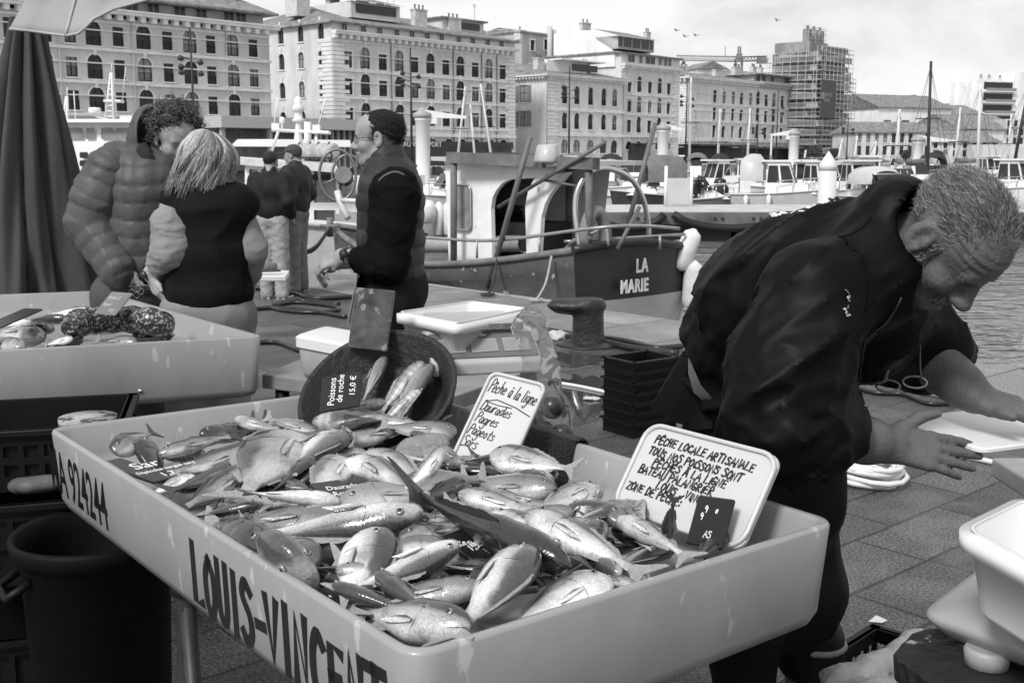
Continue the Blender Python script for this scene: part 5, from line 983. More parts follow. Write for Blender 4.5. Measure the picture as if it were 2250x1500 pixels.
tr = tray([TA, TB, TC, TD], TZ, .185, 'fish_tray', 'large pale grey fish tray heaped with fish, boat name brushed along its side', 'fish tray', m_tray, floor=.855)
def onplane(px, py, P0, n):
 d = Vector(ray(px, py)); o = Vector((0, 0, H_EYE)); return o + d * ((P0 - o).dot(n) / d.dot(n))
ab = (TB - TA).normalized(); nab = Vector((ab.y, -ab.x, 0));
if nab.y > 0: nab = -nab
Pf = TA + nab * .002 - Vector((0, 0, .05)); Rab = Matrix((ab, Vector((0, 0, 1)), nab)).transposed()
a, b = onplane(104, 1068, Pf, nab), onplane(230, 1140, Pf, nab); sz = (onplane(104, 975, Pf, nab) - a).length
def onto_wall(mb):      # the wall leans inwards towards the bottom: lay the paint on it
 mb.v = [tuple(Vector(v) + nab * (.0012 - .002 - (TZ - v[2]) * .0645 - (Vector(v) - TA).dot(nab) + (0.0009 if i % 2 else 0) * 0)) for i, v in enumerate(mb.v)]
mb = text_mb('MA 924244', sz * 1.36, M4(Rab @ Matrix.Rotation(-.02, 3, 'Z'), a + nab * -.009), .0006, 0, None, (b - a).length / (sz * 1.36 * 4.9), 0, .0015); onto_wall(mb); mb.build('lettering', m_bluep, tr)
a = onplane(413, 1325, Pf, nab); top = onplane(420, 1214, Pf, nab); sz = (top - a).length; mb = MB(); R = random.Random(2); x = 0
b = onplane(770, 1500, Pf, nab)
hand_text(mb, 'LOUIS-VINCENT', M4(Rab, a + nab * -.010), sz * 1.02, sz * .19, .0012, sx=.62, slant=.10, jit=.03, rnd=R, step=.80); onto_wall(mb); mb.build('lettering', m_bluep, tr)
def trestle(p, u, name, label, zt):
 p = Vector((p.x, p.y, 0))
 t = thing(name, label, 'trestle', (p.x, p.y, 0), 0, 'trestles under the fish trays'); w = Vector((-u.y, u.x, 0)); z = Vector((0, 0, 1)); m = mat('grey_metal_leg', .035, .5, .4, 8)
 for s in (-1, 1):
  b = MB(); c = p + w * .21 * s; b.tube([c + z * zt, c + z * (zt - .12), c + w * .02 * s], .021, 10); b.cyl(c + z * zt, c + z * (zt - .1), .032, n=12); b.build('leg', m, t)
  b = MB(); b.tube([c + z * (zt - .11), c + u * .16 + w * .04 * s], .017, 8); b.build('leg', m, t)
 b = MB(); b.box(p + z * (zt - .02), (.05, .44, .04), frame(u)); b.build('crossbar', m, t); b = MB(); b.cyl(p + w * .2 + z * .3, p - w * .2 + z * .3, .014, n=8); b.build('stretcher', m, t)
trestle(TA.lerp(TB, .28).lerp(TD.lerp(TC, .28), .40), ab, 'trestle', 'metal trestle under the left end of the large fish tray', .765)
trestle(TA.lerp(TB, .84).lerp(TD.lerp(TC, .84), .5), ab, 'trestle', 'metal trestle under the right end of the large fish tray', .765)
# left tray
LA_, LB_, LC_, LD_ = G(-420, 792, TZ), G(583, 738, TZ), G(225, 638, TZ), G(-420, 662, TZ)
lt = tray([LA_, LB_, LC_, LD_], TZ, .215, 'fish_tray', 'pale grey fish tray at the left holding a speckled eel', 'fish tray', m_tray, floor=.85)
mb = MB(); lu = (LB_ - LA_).normalized(); ln = Vector((lu.y, -lu.x, 0))
for px, py in ((95, 887), (308, 860)): q = onplane(px, py, LB_ + ln * .003, ln); mb.lathe([(.008, 0), (.007, .004), (.0, .006)], q - ln * .012, 10, R=frame(ln) @ Matrix.Rotation(math.pi / 2, 3, 'Y'))
mb.build('bolt', m_steel, lt); trestle(LA_.lerp(LB_, .72).lerp(LD_.lerp(LC_, .72), .5), lu, 'trestle', 'metal trestle under the tray holding the speckled eel', .735)
# ---- flat boards from four corners
def board4(P, th, name, label, cat, m, r=.14, group=None, parent=None):
 """P: bottom left, bottom right, top right, top left as seen from the front"""
 BL, BR, TR, TL = P; ux = (BR - BL + TR - TL); uy = (TL - BL + TR - BR); n = ux.cross(uy).normalized(); W, H_ = ux.length / 2, uy.length / 2
 ct = (BL + BR + TR + TL) / 4; ux = ux.normalized(); uy = n.cross(ux); BL, BR, TR, TL = [ct + ux * W * a + uy * H_ * b for a, b in ((-.5, -.5), (.5, -.5), (.5, .5), (-.5, .5))]
 pts = rrect(W, H_, min(W, H_) * r, 5); f = lambda x, y: BL * (.5 - x / W) * (.5 - y / H_) + BR * (.5 + x / W) * (.5 - y / H_) + TR * (.5 + x / W) * (.5 + y / H_) + TL * (.5 - x / W) * (.5 + y / H_)
 mb = MB(); k = len(pts); e = min(.003, th / 3); ins = [(x * (1 - 2 * e / W), y * (1 - 2 * e / H_)) for x, y in pts]
 loops = [[f(x, y) - n * th for x, y in ins], [f(x, y) - n * (th - e) for x, y in pts], [f(x, y) - n * e for x, y in pts], [f(x, y) for x, y in ins]]
 mb.add([v for l in loops for v in l], [(i * k + j, i * k + (j + 1) % k, (i + 1) * k + (j + 1) % k, (i + 1) * k + j) for i in range(3) for j in range(k)] + [tuple(range(k))[::-1], tuple(range(3 * k, 4 * k))])
 root = thing(name, label, cat, (BL + BR) / 2, 0, group); mb.build('panel', m, root)
 M = M4(Matrix((ux.normalized(), n.cross(ux).normalized(), n)).transposed(), f(-W / 2, -H_ / 2) + n * .0006); return root, M, W, H_, (ux, uy, n)
m_board = mat('white_sign_board', .52, .35, .05, 4, coat=.2, speck=.2, speckv=.5, speckscale=30)
P = [D(968, 1062, 2.26), D(1092, 1080, 2.20), D(1203, 856, 2.33), D(1084, 808, 2.40)]
sg, M, W, H_, (ux, uy, n) = board4(P, .012, 'sign_board', 'narrow white plastic sign handwritten with four kinds of fish, leaning beside the bowl', 'sign', m_board, .22)
mb = MB(); rr_ = random.Random(8); RT = Matrix.Rotation(-.06, 4, 'Z')
for txt, fx, fy, s, sx in (('Pêche à la ligne', .07, .83, .030, .29), ('Daurades', .08, .655, .024, .42), ('Pagres', .08, .545, .024, .42), ('Pageots', .05, .435, .024, .42), ('Sars', .03, .32, .026, .42)): hand_text(mb, txt, M @ Matrix.Translation((W * fx, H_ * fy, 0)) @ RT, s, .0023, .0004, sx=sx * 1.75, slant=.2, jit=.05, rnd=rr_, step=.56)
ribbon(mb, [(W * .12, H_ * .735), (W * .3, H_ * .77), (W * .65, H_ * .745), (W * .95, H_ * .70)], .0024, .0004, M); ribbon(mb, [(W * .95, H_ * .70), (W * .72, H_ * .735)], .002, .0004, M); ribbon(mb, [(W * .12, H_ * .735), (W * .35, H_ * .725), (W * .6, H_ * .73)], .002, .0004, M)
mb.build('lettering', m_ink, sg)
fr_pts = [M @ Vector((W / 2 + x, H_ / 2 + y, .001)) for x, y in rrect(W * .985, H_ * .985, W * .13, 5)]; MB().tube(fr_pts, .0045, 6, closed=True).build('rim', m_board, sg)
P = [D(1362, 1108, 1.985), D(1645, 1222, 1.76), D(1700, 992, 1.85), D(1410, 933, 2.075)]
s2, M, W, H_, (ux, uy, n) = board4(P, .012, 'sign_board', 'wide white plastic sign handwritten in capitals, leaning at the tray corner by the fisherman', 'sign', m_board, .13)
mb = MB(); rr_ = random.Random(9)
for txt, fx, fy, s, sx in (('PÊCHE LOCALE ARTISANALE', .10, .80, .0150, .70), ('TOUS NOS POiSSONS SONT', .09, .665, .0150, .72), ('PÊCHÉS À LA LiGNE', .16, .55, .0150, .76), ('BATEAU PALANGRiER', .08, .445, .0150, .74), ('LOUiS . ViNCENT', .26, .325, .0150, .76), ('ZONE DE PÊCHE:', .045, .235, .0150, .70)): hand_text(mb, txt, M @ Matrix.Translation((W * fx, H_ * fy, 0)) @ Matrix.Rotation(-.02, 4, 'Z'), s, .0034,   .0004, sx=sx * 1.34, slant=.12, jit=.09, rnd=rr_, step=.74)
mb.build('lettering', m_ink, s2); MB().tube([M @ Vector((W / 2 + x, H_ / 2 + y, .001)) for x, y in rrect(W * .985, H_ * .985, W * .11, 5)], .0048, 6, closed=True).build('rim', m_board, s2)
# ---- slate price cards
def slate(P, label, texts=(), scrib=0, seed=1, rot=0, m=None, mt=None):
 g, M, W, H_, (ux, uy, n) = board4(P, .006, 'price_card', label, 'price card', m or m_slate, .06, 'price cards among the fish'); mb = MB(); r = random.Random(seed)
 for txt, fx, fy, s, sx in texts:
  text_mb(txt, s * H_, M @ Matrix.Translation((W * fx, H_ * fy, 0)) @ Matrix.Rotation(rot, 4, 'Z'), .0003, 0, mb, sx, .18)
 for k in range(scrib):
  fx, fy = r.uniform(.12, .7), r.uniform(.12, .8); hand_text(mb, r.choice(('P1', 'Re', '1,5', 'e', 'AS', '9')), M @ Matrix.Translation((W * fx, H_ * fy, 0)), H_ * .13, H_ * .018, .0003, rnd=r)
 if mb.v: mb.build('lettering', mt or m_chalk, g)
 return g
Pm = [D(712, 905, 2.50), D(800, 887, 2.48), D(786, 818, 2.56), D(698, 830, 2.57)]
slate(Pm, 'black price card turned on its side in the bowl, reading rock fish in white', (('Poissons', .36, .12, .24, .95), ('de roche', .56, .18, .23, .95), ('15,0 €', .86, .30, .2, 1.1)), rot=math.pi / 2)
slate([G(300, 1064, .93), G(352, 1052, .93), G(300, 1000, .935), G(250, 1010, .94)], 'black price card naming the sar, lying at the left wall of the large tray', (('Sar', .42, .48, .32, .9), ('Diplodus sargus sargus', .1, .3, .12, .8), ('1,7', .66, .08, .2, .8)))
slate([G(715, 1105, .945), G(790, 1098, .94), G(756, 1050, .955), G(690, 1062, .958)], 'black price card naming a sea bream, half buried in mid tray', (('Daurade', .28, .55, .26, .8), ('Royale', .3, .28, .26, .8)))
slate([G(1040, 1262, .935), G(1105, 1236, .935), G(1056, 1150, .965), G(1000, 1172, .965)], 'scribbled black price card lying between dark tails at the tray centre', (), 5, 3)
slate([D(1522, 1190, 1.80), D(1588, 1212, 1.76), D(1612, 1092, 1.80), D(1518, 1090, 1.86)], 'black price card streaked with fish slime, in front of the wide white sign', (), 4, 6)
slate([G(-30, 742, .98), G(12, 735, .98), G(36, 684, 1.02), G(-10, 676, 1.02)], 'black price card with a pale streak at the left edge, in the eel tray', (), 1, 7)
slate([D(213, 690, 4.0), D(262, 690, 3.96), D(283, 646, 4.05), D(238, 638, 4.1)], 'grey slate price card chalked by hand, propped at the corner of the eel tray', (('Murène 12', .1, .66, .2, .55), ('Poisson', .1, .36, .2, .55), ('9 €', .55, .1, .24, .6)), m=mat('grey_slate', .16, .6, .2, 8), mt=mat('chalk', .55, .8))
# ---- black rubber basin tipped up at the back corner, ice, dark mat
bn = Vector((-.24, -.60, .80)).normalized(); bR = frame(Vector((1, -.35, 0)), None, bn); bc = D(828, 858, 2.60)
bowl = thing('rubber_basin', 'round black rubber basin tipped towards us in the corner of the large tray', 'basin', bc - bn * .1)
MB().lathe([(.0, -.085), (.125, -.085), (.15, -.075), (.183, .0), (.192, .004), (.197, .0), (.192, -.012), (.165, -.08), (.14, -.1), (.0, -.1)], bc, 56, 0, bR).build('body', m_rub, bowl)
for k, (px, py, s) in enumerate(((925, 985, .04), (950, 1005, .03), (890, 1010, .026))):
 V, Fs = mesh_sdf(union([ell(np.array(G(px, py, .93)) + np.array(d) * s, (s, s * .9, s * .7)) for d in ((0, 0, 0), (.6, .3, .1), (-.4, .3, -.2))], .01), np.array(G(px, py, .93)) - 2.4 * s, np.array(G(px, py, .93)) + 2.4 * s, s / 7); V = V + noise3(V, 60, k)[:, None] * .002
 tag(MB().arrays(V, Fs).build('ice_lump', mat('ice', .45, .15, .2, 20, .3, 80, trans=.5, ior=1.31)), ('largest', 'middle sized', 'smallest')[k] + ' lump of crushed ice below the rubber basin', 'ice', 'ice lumps by the basin')
cd = (TC - TD).normalized(); cn = Vector((-cd.y, cd.x, 0)); cn = cn if cn.y > 0 else -cn
q0, q1 = onplane(1062, 925, TD, cn), onplane(1282, 978, TD, cn); rows = []
for f in np.linspace(0, 1, 14):
 p = q0.lerp(q1, f); p = Vector((p.x, p.y, TZ)); w = .004 * math.sin(f * 9)
 rows.append([p + cn * .016 + Vector((0, 0, -.08)), p + cn * .014 + Vector((0, 0, .0)), p + cn * .002 + Vector((0, 0, .010)), p - cn * .024 + Vector((0, 0, .008)), p - cn * .034 + Vector((0, 0, -.012)), p - cn * (.05 + w) + Vector((0, 0, -.07)), p - cn * (.085 + w) + Vector((0, 0, -.115)), p - cn * .16 + Vector((0, 0, -.12))])
mb = MB().sheet(rows); o = mb.build('rubber_mat', mat('pebbled_rubber', .018, .5, .3, 8, 1.0, 170)); tag(o, 'dark pebbled rubber mat draped over the tray wall between the two white signs', 'mat'); sm = o.modifiers.new('thick', 'SOLIDIFY'); sm.thickness = .006
# ---- table behind with scale, white bin, tub and dirty perspex
tb0 = [D(560, 832, 3.0), D(1110, 850, 3.0)]; TBZ = .80
tc_ = [G(575, 822, TBZ), G(990, 872, TBZ), G(1205, 800, TBZ), G(700, 772, TBZ)]
t = thing('side_table', 'low dark side table behind the basin carrying scale and tub', 'table', (tc_[0] + tc_[2]) / 2 - Vector((0, 0, TBZ)))
mb = MB(); vs = [v - Vector((0, 0, .05)) for v in tc_] + tc_; mb.add(vs, [(3, 2, 1, 0), (4, 5, 6, 7), (0, 1, 5, 4), (1, 2, 6, 5), (2, 3, 7, 6), (3, 0, 4, 7)]); mb.build('table_top', mat('scuffed_table_top', .20, .5, .3, 5), t, bevel=.005)
for v in tc_:
 c = (tc_[0] + tc_[1] + tc_[2] + tc_[3]) / 4; p = v.lerp(c, .15); MB().cyl((p.x, p.y, 0), (p.x, p.y, TBZ - .05), .025, n=8).build('leg', m_blackp, t)
def scale_box(cpx, cpy, Y, w, d, h, ang, label, nm):
 c = D(cpx, cpy, Y); t = thing('market_scale', label, 'scale', c, ang, None); b = MB()
 prof = [(-d / 2, 0), (d / 2, 0), (d / 2, h), (-d / 2 + .09, h), (-d / 2, h * .32)]
 b.prism(prof, w, M4(Matrix(((0, 0, 1), (1, 0, 0), (0, 1, 0))), (-w / 2, 0, 0))); b.build('body', mat('scale_housing', .42, .4, .1, 4), t, local=True, bevel=.006)
 sl = math.atan2(h * .68, .09); R = Matrix.Rotation(sl, 3, 'X'); pc = Vector((0, -d / 2 + .045, h * .66 + .002)); MB().box(pc, (w * .95, .085, .004), R).build('keypad', mat('scale_panel', .13, .3), t, local=True)
 for k in (-1, 0, 1): MB().box(pc + R @ Vector((k * w * .3, -.004, .003)), (w * .24, .042, .003), R).build('display', mat('lcd_grey', .24, .2), t, local=True);
 mb = MB(); mb.box(pc + R @ Vector((-.02, .032, .003)), (w * .22, .006, .002), R)
 for k in (-1, 0, 1): mb.tube([pc + R @ Vector((k * w * .3 + x, y - .004, .004)) for x, y in ((-w * .12, -.021), (w * .12, -.021), (w * .12, .021), (-w * .12, .021))], .0012, 4, closed=True)
 mb.build('panel_marking', m_board, t, local=True); MB().box((0, .02, h + .012), (w * .8, d * .7, .02)).build('weighing_plate', m_steel, t, local=True, bevel=.004)
 for sx in (-1, 1):
  for sy in (-1, 1): MB().lathe([(.018, -.03), (.02, 0)], (sx * w * .42, sy * d * .4, 0), 10).build('foot', m_blackp, t, local=True)
 return t
scale_box(1042, 800, 2.86, .28, .3, .1, .26, 'grey market scale with three dark displays under the white bin behind the basin', 0)
def bin_from(P, z, depth, name, label, rim=.018, m=None, wall=.006): return tray(P, z, depth, name, label, 'bin', m or m_white, wall=wall, draft=.018, rc=.03, rim=rim, floor=z - depth + .006, bottom_r=.012)
bz = D(865, 690, 2.84).z
b_ = bin_from([G(873, 684, bz), G(1004, 709, bz), G(1163, 676, bz), G(1035, 660, bz)], bz, .125, 'white_bin', 'shallow white plastic bin on the market scale behind the basin', .012)
zt_ = .96; tubP = [G(650, 738, zt_), G(770, 760, zt_), G(840, 740, zt_), G(715, 718, zt_)]
tu = tray(tubP, zt_ - .02, .13, 'plastic_tub', 'translucent square tub with a white lid left of the basin', 'tub', mat('translucent_tub', .55, .25, .15, 8, trans=.35), wall=.004, draft=.01, rc=.02, floor=.83)
lid = MB(); L1, L2, L3 = rloop(tubP, -.006, .025, zt_ - .035), rloop(tubP, -.006, .025, zt_ - .003), rloop(tubP, .004, .025, zt_ + .004); k = len(L1); lid.add(L1 + L2 + L3, [(i * k + j, i * k + (j + 1) % k, (i + 1) * k + (j + 1) % k, (i + 1) * k + j) for i in (0, 1) for j in range(k)] + [tuple(range(2 * k, 3 * k))]); lid.build('lid', m_white, tu)
lu_ = MB(); cc = sum(tubP, Vector()) / 4; lu_.box((cc.x, cc.y, .88), (.1, .08, .06), rotz(.5)); lu_.build('contents', mat('tub_contents', .2, .6, .5, 20), tu, bevel=.02)
P = [D(776, 765, 2.72), D(860, 770, 2.70), D(857, 640, 2.74), D(769, 629, 2.77)]
pl, *_ = board4(P, .008, 'perspex_sheet', 'scratched dirty perspex sheet standing upright behind the basin', 'sheet', mat('dirty_perspex', .16, .14, .7, 13, .03, 60, trans=.55, speck=.34, speckv=.4, speckscale=34, ior=1.3), .02)
# clear bag with dark fruit, rope of plastic
def bag():
 c = np.array(D(1195, 880, 2.75)); f0 = union([ell(c + [.0, 0, -.05], (.075, .06, .1)), ell(c + [-.01, 0, .07], (.05, .03, .09)), cap(c + [-.02, 0, .1], c + [-.035, .01, .19], .03, .045)], .03)
 f = lambda P: f0(P) + .006 * noise3(P, 26, 3).astype(np.float32) + .003 * noise3(P, 70, 4).astype(np.float32); t = thing('plastic_bag', 'crumpled clear plastic bag of dark round fruit on the table behind the signs', 'bag', Vector(c) - Vector((0, 0, .14)))
 sdf_part('film', f, c - .24, c + .26, .0045, mat('clear_film', .93, .06, .03, 20, trans=.93, ior=1.06), t)
 for d in ((.02, -.03, -.01), (.0, -.045, -.07), (-.03, -.03, -.04), (.045, -.03, -.08)): MB().lathe([(.03 * math.sin(a), -.03 * math.cos(a)) for a in np.linspace(.02, 3.12, 9)], c + np.array(d), 14).build('fruit', mat('dark_fruit', .04, .3, .4, 10), t)
bag()
# ---- crates, dustbin and other things on the quay
def crate(P0, ang, w, d, h, name, label, m=None, group='black plastic crates', shade_panels=False):
 t = thing(name, label, 'crate', P0, ang, group); mb = MB(); th = .012
 for sx, sy, lx, ly in ((0, -1, w, th), (0, 1, w, th), (-1, 0, th, d), (1, 0, th, d)):
  cx, cy = sx * (w / 2 - th / 2), sy * (d / 2 - th / 2)
  for z, hh in ((.02, .04), (h * .5, .02), (h - .02, .04)): mb.box((cx, cy, z), (lx, ly, hh))
  n = int((lx if lx > ly else ly) / .05)
  for k in range(n + 1): o = ((k / n) - .5) * ((lx if lx > ly else ly) - th); mb.box((cx + (o if lx > ly else 0), cy + (o if ly > lx else 0), h / 2), (.014 if lx > ly else th * .9, .014 if ly > lx else th * .9, h))
 for z in (h - .006,):
  for sx, sy, lx, ly in ((0, -1, w + .02, .03), (0, 1, w + .02, .03), (-1, 0, .03, d + .02), (1, 0, .03, d + .02)): mb.box((sx * w / 2, sy * d / 2, z), (lx, ly, .012))
 if shade_panels:  # added inner panels: make the slotted crate read as deep shade
  for sx, sy, lx, ly in ((0, -1, w - .03, .004), (0, 1, w - .03, .004), (-1, 0, .004, d - .03), (1, 0, .004, d - .03)): mb.box((sx * (w / 2 - .014), sy * (d / 2 - .014), h * .48), (lx, ly, h * .9))
 mb.box((0, 0, .008), (w - .02, d - .02, .008)); mb.build('body', m or m_blackp, t, local=True); return t
cr0 = G(1405, 945, 0)
for k in range(7): crate(cr0 + Vector((.005 * (k % 2), .004 * (k % 3), .058 * k)), .62 + .02 * (k % 2), .33, .26, .085, 'fish_crate', ('lowest crate', 'second crate from the bottom', 'third crate from the bottom', 'middle crate', 'third crate from the top', 'second crate from the top', 'topmost crate')[k] + ' of the black stack behind the fisherman', group='black crates stacked behind the fisherman')
cl0 = D(80, 1010, 2.75); cl0.z = .42
crate(Vector((cl0.x - .05, cl0.y, .53)), .3, .5, .4, .2, 'fish_crate', 'black crate with a pale lump inside, above the dustbin at the left', shade_panels=True); crate(Vector((cl0.x - .1, cl0.y + .22, .70)), .25, .5, .4, .16, 'fish_crate', 'upper black crate under the eel tray at the left edge', shade_panels=True); crate(Vector((cl0.x - .08, cl0.y + .02, .0)), .3, .5, .4, .38, 'fish_crate', 'deep ribbed black crate standing on the ground left of the dustbin', shade_panels=True)
V, Fs = mesh_sdf(union([ell(np.array(D(66, 1066, 2.72)) + d, (.035, .03, .022)) for d in ((0, 0, 0), (.04, .02, .0), (-.035, .03, -.01))], .02), np.array(D(66, 1066, 2.72)) - .13, np.array(D(66, 1066, 2.72)) + .13, .008); tag(MB().arrays(V, Fs).build('wrapped_fish', mat('wrapped_lump', .10, .6, .4, 12)), 'pale wrapped lump of fish in the black crate', 'fish')
db = D(208, 1160, 2.46); H2 = db.z + 0; db.z = 0; t = thing('dustbin', 'round black plastic dustbin with moulded handles under the corner of the large tray', 'dustbin', db)
MB().lathe([(.0, .0), (.133, .0), (.14, .02), (.165, H2 - .05), (.182, H2 - .04), (.187, H2 - .01), (.18, H2), (.17, H2 - .01), (.158, H2 - .05), (.13, .03), (0, .03)], n=40).build('body', mat('dull_black_plastic', .005, .6, .3, 6, spec=.15), t, local=True)
for a in (math.radians(215), math.radians(35)):
 c = Vector((math.cos(a), math.sin(a), 0)); w = Vector((-c.y, c.x, 0)); b = MB(); b.tube([c * .155 + w * .05 + Vector((0, 0, H2 - .08)), c * .205 + w * .045 + Vector((0, 0, H2 - .11)), c * .205 - w * .045 + Vector((0, 0, H2 - .11)), c * .155 - w * .05 + Vector((0, 0, H2 - .08))], .010, 8); b.build('handle', m_blackp, t, local=True)
# white drum lid between the trays
q = D(193, 915, 3.0); t = thing('drum', 'drum with a scratched white top between the two fish trays', 'drum', (q.x, q.y, 0)); MB().lathe([(.075, 0), (.075, q.z - .02)], n=24).build('body', m_blackp, t, local=True); MB().lathe([(.077, q.z - .02), (.078, q.z), (.0, q.z + .002)], n=24).build('lid', mat('scratched_lid', .34, .6, .5, 16, speck=.4, speckv=.05, speckscale=18), t, local=True)
# bollard
p = G(1292, 757, 0); t = thing('bollard', 'squat worn black iron mooring bollard with an overhanging head near the quay edge', 'bollard', p); mbk = mat('worn_iron', .022, .4, .6, 5, .4, 40, speck=.17, speckv=.35, speckscale=9)
s_ = p.y / F_PX; f = union([chain([(0, 0, -.02), (0, 0, .03), (0, 0, 96 * s_)], [46 * s_, 36 * s_, 33 * s_], .02), cap((-62 * s_, 0, 90 * s_), (6 * s_, 0, 90 * s_), 20 * s_, 26 * s_), ell((-26 * s_, 0, 88 * s_), (66 * s_, 36 * s_, 17 * s_))], .035)
fz = lambda P: smax(f(P), P[:, 2] - 104 * s_, .02); V, Fs = mesh_sdf(fz, (-.5, -.3, -.05), (.4, .3, .5), .012); MB().arrays(relax(V, Fs, 1), Fs).build('body', mbk, t, local=True)
MB().lathe([(.27, 0), (.26, .015), (.2, .03), (.1, .03)], n=28).build('base_plate', mbk, t, local=True);
# ropes, hoses
def rope(pts, r, label, m, cat='rope', name='rope', z=None, group=None, sub=6):
 P = [G(x, y, (z if z is not None else r)) if len(q) == 2 else G(x, y, q[2]) for q in pts for x, y in [q[:2]]]; return tag(MB().tube(catmull(P, sub), r, 8).build(name, m), label, cat, group)
m_hose = mat('black_hose', .02, .35, .3, 10); m_hosew = mat('white_hose', .66, .4, .1, 10)
rope([(505, 640), (560, 632), (640, 640), (690, 655), (790, 652), (900, 668)], .026, 'dark hose across the paving behind the two men\'s shoes', m_hose, 'hose', 'hose')
rope([(530, 682), (600, 676), (690, 684), (760, 696)], .022, 'dark hose running past the coil towards the man in the vest', m_hose, 'hose', 'hose')
rope([(600, 672), (650, 664), (730, 672), (740, 682), (680, 686), (610, 680), (600, 670), (660, 660), (745, 668)], .022, 'loose coil of dark hose on the paving beside the two men', m_hose, 'hose', 'hose')
rope([(1140, 716), (1190, 722), (1215, 735)], .03, 'short dark hose end left of the bollard', m_hose, 'hose', 'hose'); rope([(1140, 728), (1230, 738), (1320, 750), (1400, 766), (1490, 776)], .028, 'thick dark hose passing behind the bollard', m_hose, 'hose', 'hose'); rope([(1320, 742), (1380, 750), (1440, 764), (1500, 760)], .024, 'second dark hose right of the bollard', m_hose, 'hose', 'hose')
rope([(1205, 838), (1270, 848), (1345, 864)], .012, 'thin white hose across the wet paving left of the crate stack', m_hosew, 'hose', 'hose'); rope([(560, 752), (610, 752), (660, 770)], .022, 'dark hose beside the plastic tub', m_hose, 'hose', 'hose')
rope([(1870, 845), (1920, 862), (1985, 866), (2040, 886), (2110, 886), (2230, 904)], .016, 'dark hose winding behind the fisherman\'s chest', m_hose, 'hose', 'hose'); rope([(1860, 828), (1960, 846), (2080, 874), (2120, 880)], .012, 'straight grey hose behind the fisherman\'s chest', m_zinc, 'hose', 'hose'); rope([(1860, 920), (1920, 928), (1985, 942), (2080, 955), (2170, 965)], .014, 'dark hose running under the cutting board', m_hose, 'hose', 'hose')
rope([(2050, 985), (2120, 1002), (2230, 1024), (2300, 1034)], .014, 'white hose on the paving below the cutting board', m_hosew, 'hose', 'hose')
hc = G(1905, 1055, 0); P = []; R = random.Random(6)
for k in range(9 * 14): a = 2 * math.pi * k / 14; lay = k // 14; rr = .125 + .022 * math.sin(k * .37) - .012 * (lay % 3); P.append(hc + Vector((rr * 1.25 * math.cos(a) + .01 * math.sin(k * .21), rr * 1.5 * math.sin(a) + .012 * math.cos(k * .17), .014 + .011 * lay + .006 * math.sin(k * .9))))
c = MB(); c.tube(P, .0125, 8); t = tag(c.build('hose_coil', m_hosew), 'coiled white hose lying on the paving behind the fisherman\'s leg', 'hose'); q = G(1862, 1050, .05); n_ = MB(); n_.lathe([(.012, -.04), (.022, -.03), (.024, .0), (.016, .015), (.008, .018)], q + Vector((.02, -.08, .03)), 14, R=Matrix.Rotation(1.3, 3, 'X')); n_.build('hose_coupling', mat('brass_coupling', .14, .3, .2, 8, metal=.5), t).matrix_parent_inverse = Matrix.Translation(t.location).inverted()
V, Fs = mesh_sdf(lambda P: ell(np.array(G(1225, 738, .03)), (.13, .06, .04))(P) + .02 * noise3(P, 30, 5).astype(np.float32), np.array(G(1225, 738, .03)) - .25, np.array(G(1225, 738, .03)) + .25, .014); tag(MB().arrays(V, Fs).build('crumpled_paper', mat('paper_scrap', .5, .8)), 'crumpled pale paper scrap left of the bollard', 'paper')
tag(MB().arrays(*mesh_sdf(lambda P: ell(np.array(G(1300, 875, .015)), (.06, .03, .012))(P) + .006 * noise3(P, 60, 6).astype(np.float32), np.array(G(1300, 875, .015)) - .12, np.array(G(1300, 875, .015)) + .12, .006)).build('crumpled_paper', mat('paper_scrap', .5, .8)), 'small pale paper scrap on the wet paving left of the crates', 'paper')
m_pud = mat('puddle_water', .05, .04, .2, 3, spec=.6)
for pts, w in (([(1205, 858), (1262, 826), (1345, 838), (1352, 880), (1300, 915), (1232, 905)], 'shallow puddle on the paving left of the crate stack'), ([(1150, 790), (1210, 772), (1330, 782), (1300, 800), (1200, 806)], 'thin puddle at the foot of the bollard')):
 L = catmull([G(x, y, .0035) for x, y in pts], 8, True); c = sum(L, Vector()) / len(L); mb = MB(); mb.add([c + (v - c) * (1 + .12 * math.sin(i * 1.7) + .06 * math.sin(i * 4.1)) for i, v in enumerate(L)], [tuple(range(len(L)))]); mb.build('puddle', m_pud, None, label=w, cat='puddle', group='puddles on the quay')
q = G(1925, 1362, .004); MB().add([q + Vector(v) for v in ((-.03, -.01, 0), (.01, -.03, .004), (.04, .0, .0), (.01, .03, .006))], [(0, 1, 2, 3)]).build('paper_scrap', m_white, None, label='tiny white paper scrap on the paving right of the boot', cat='paper')
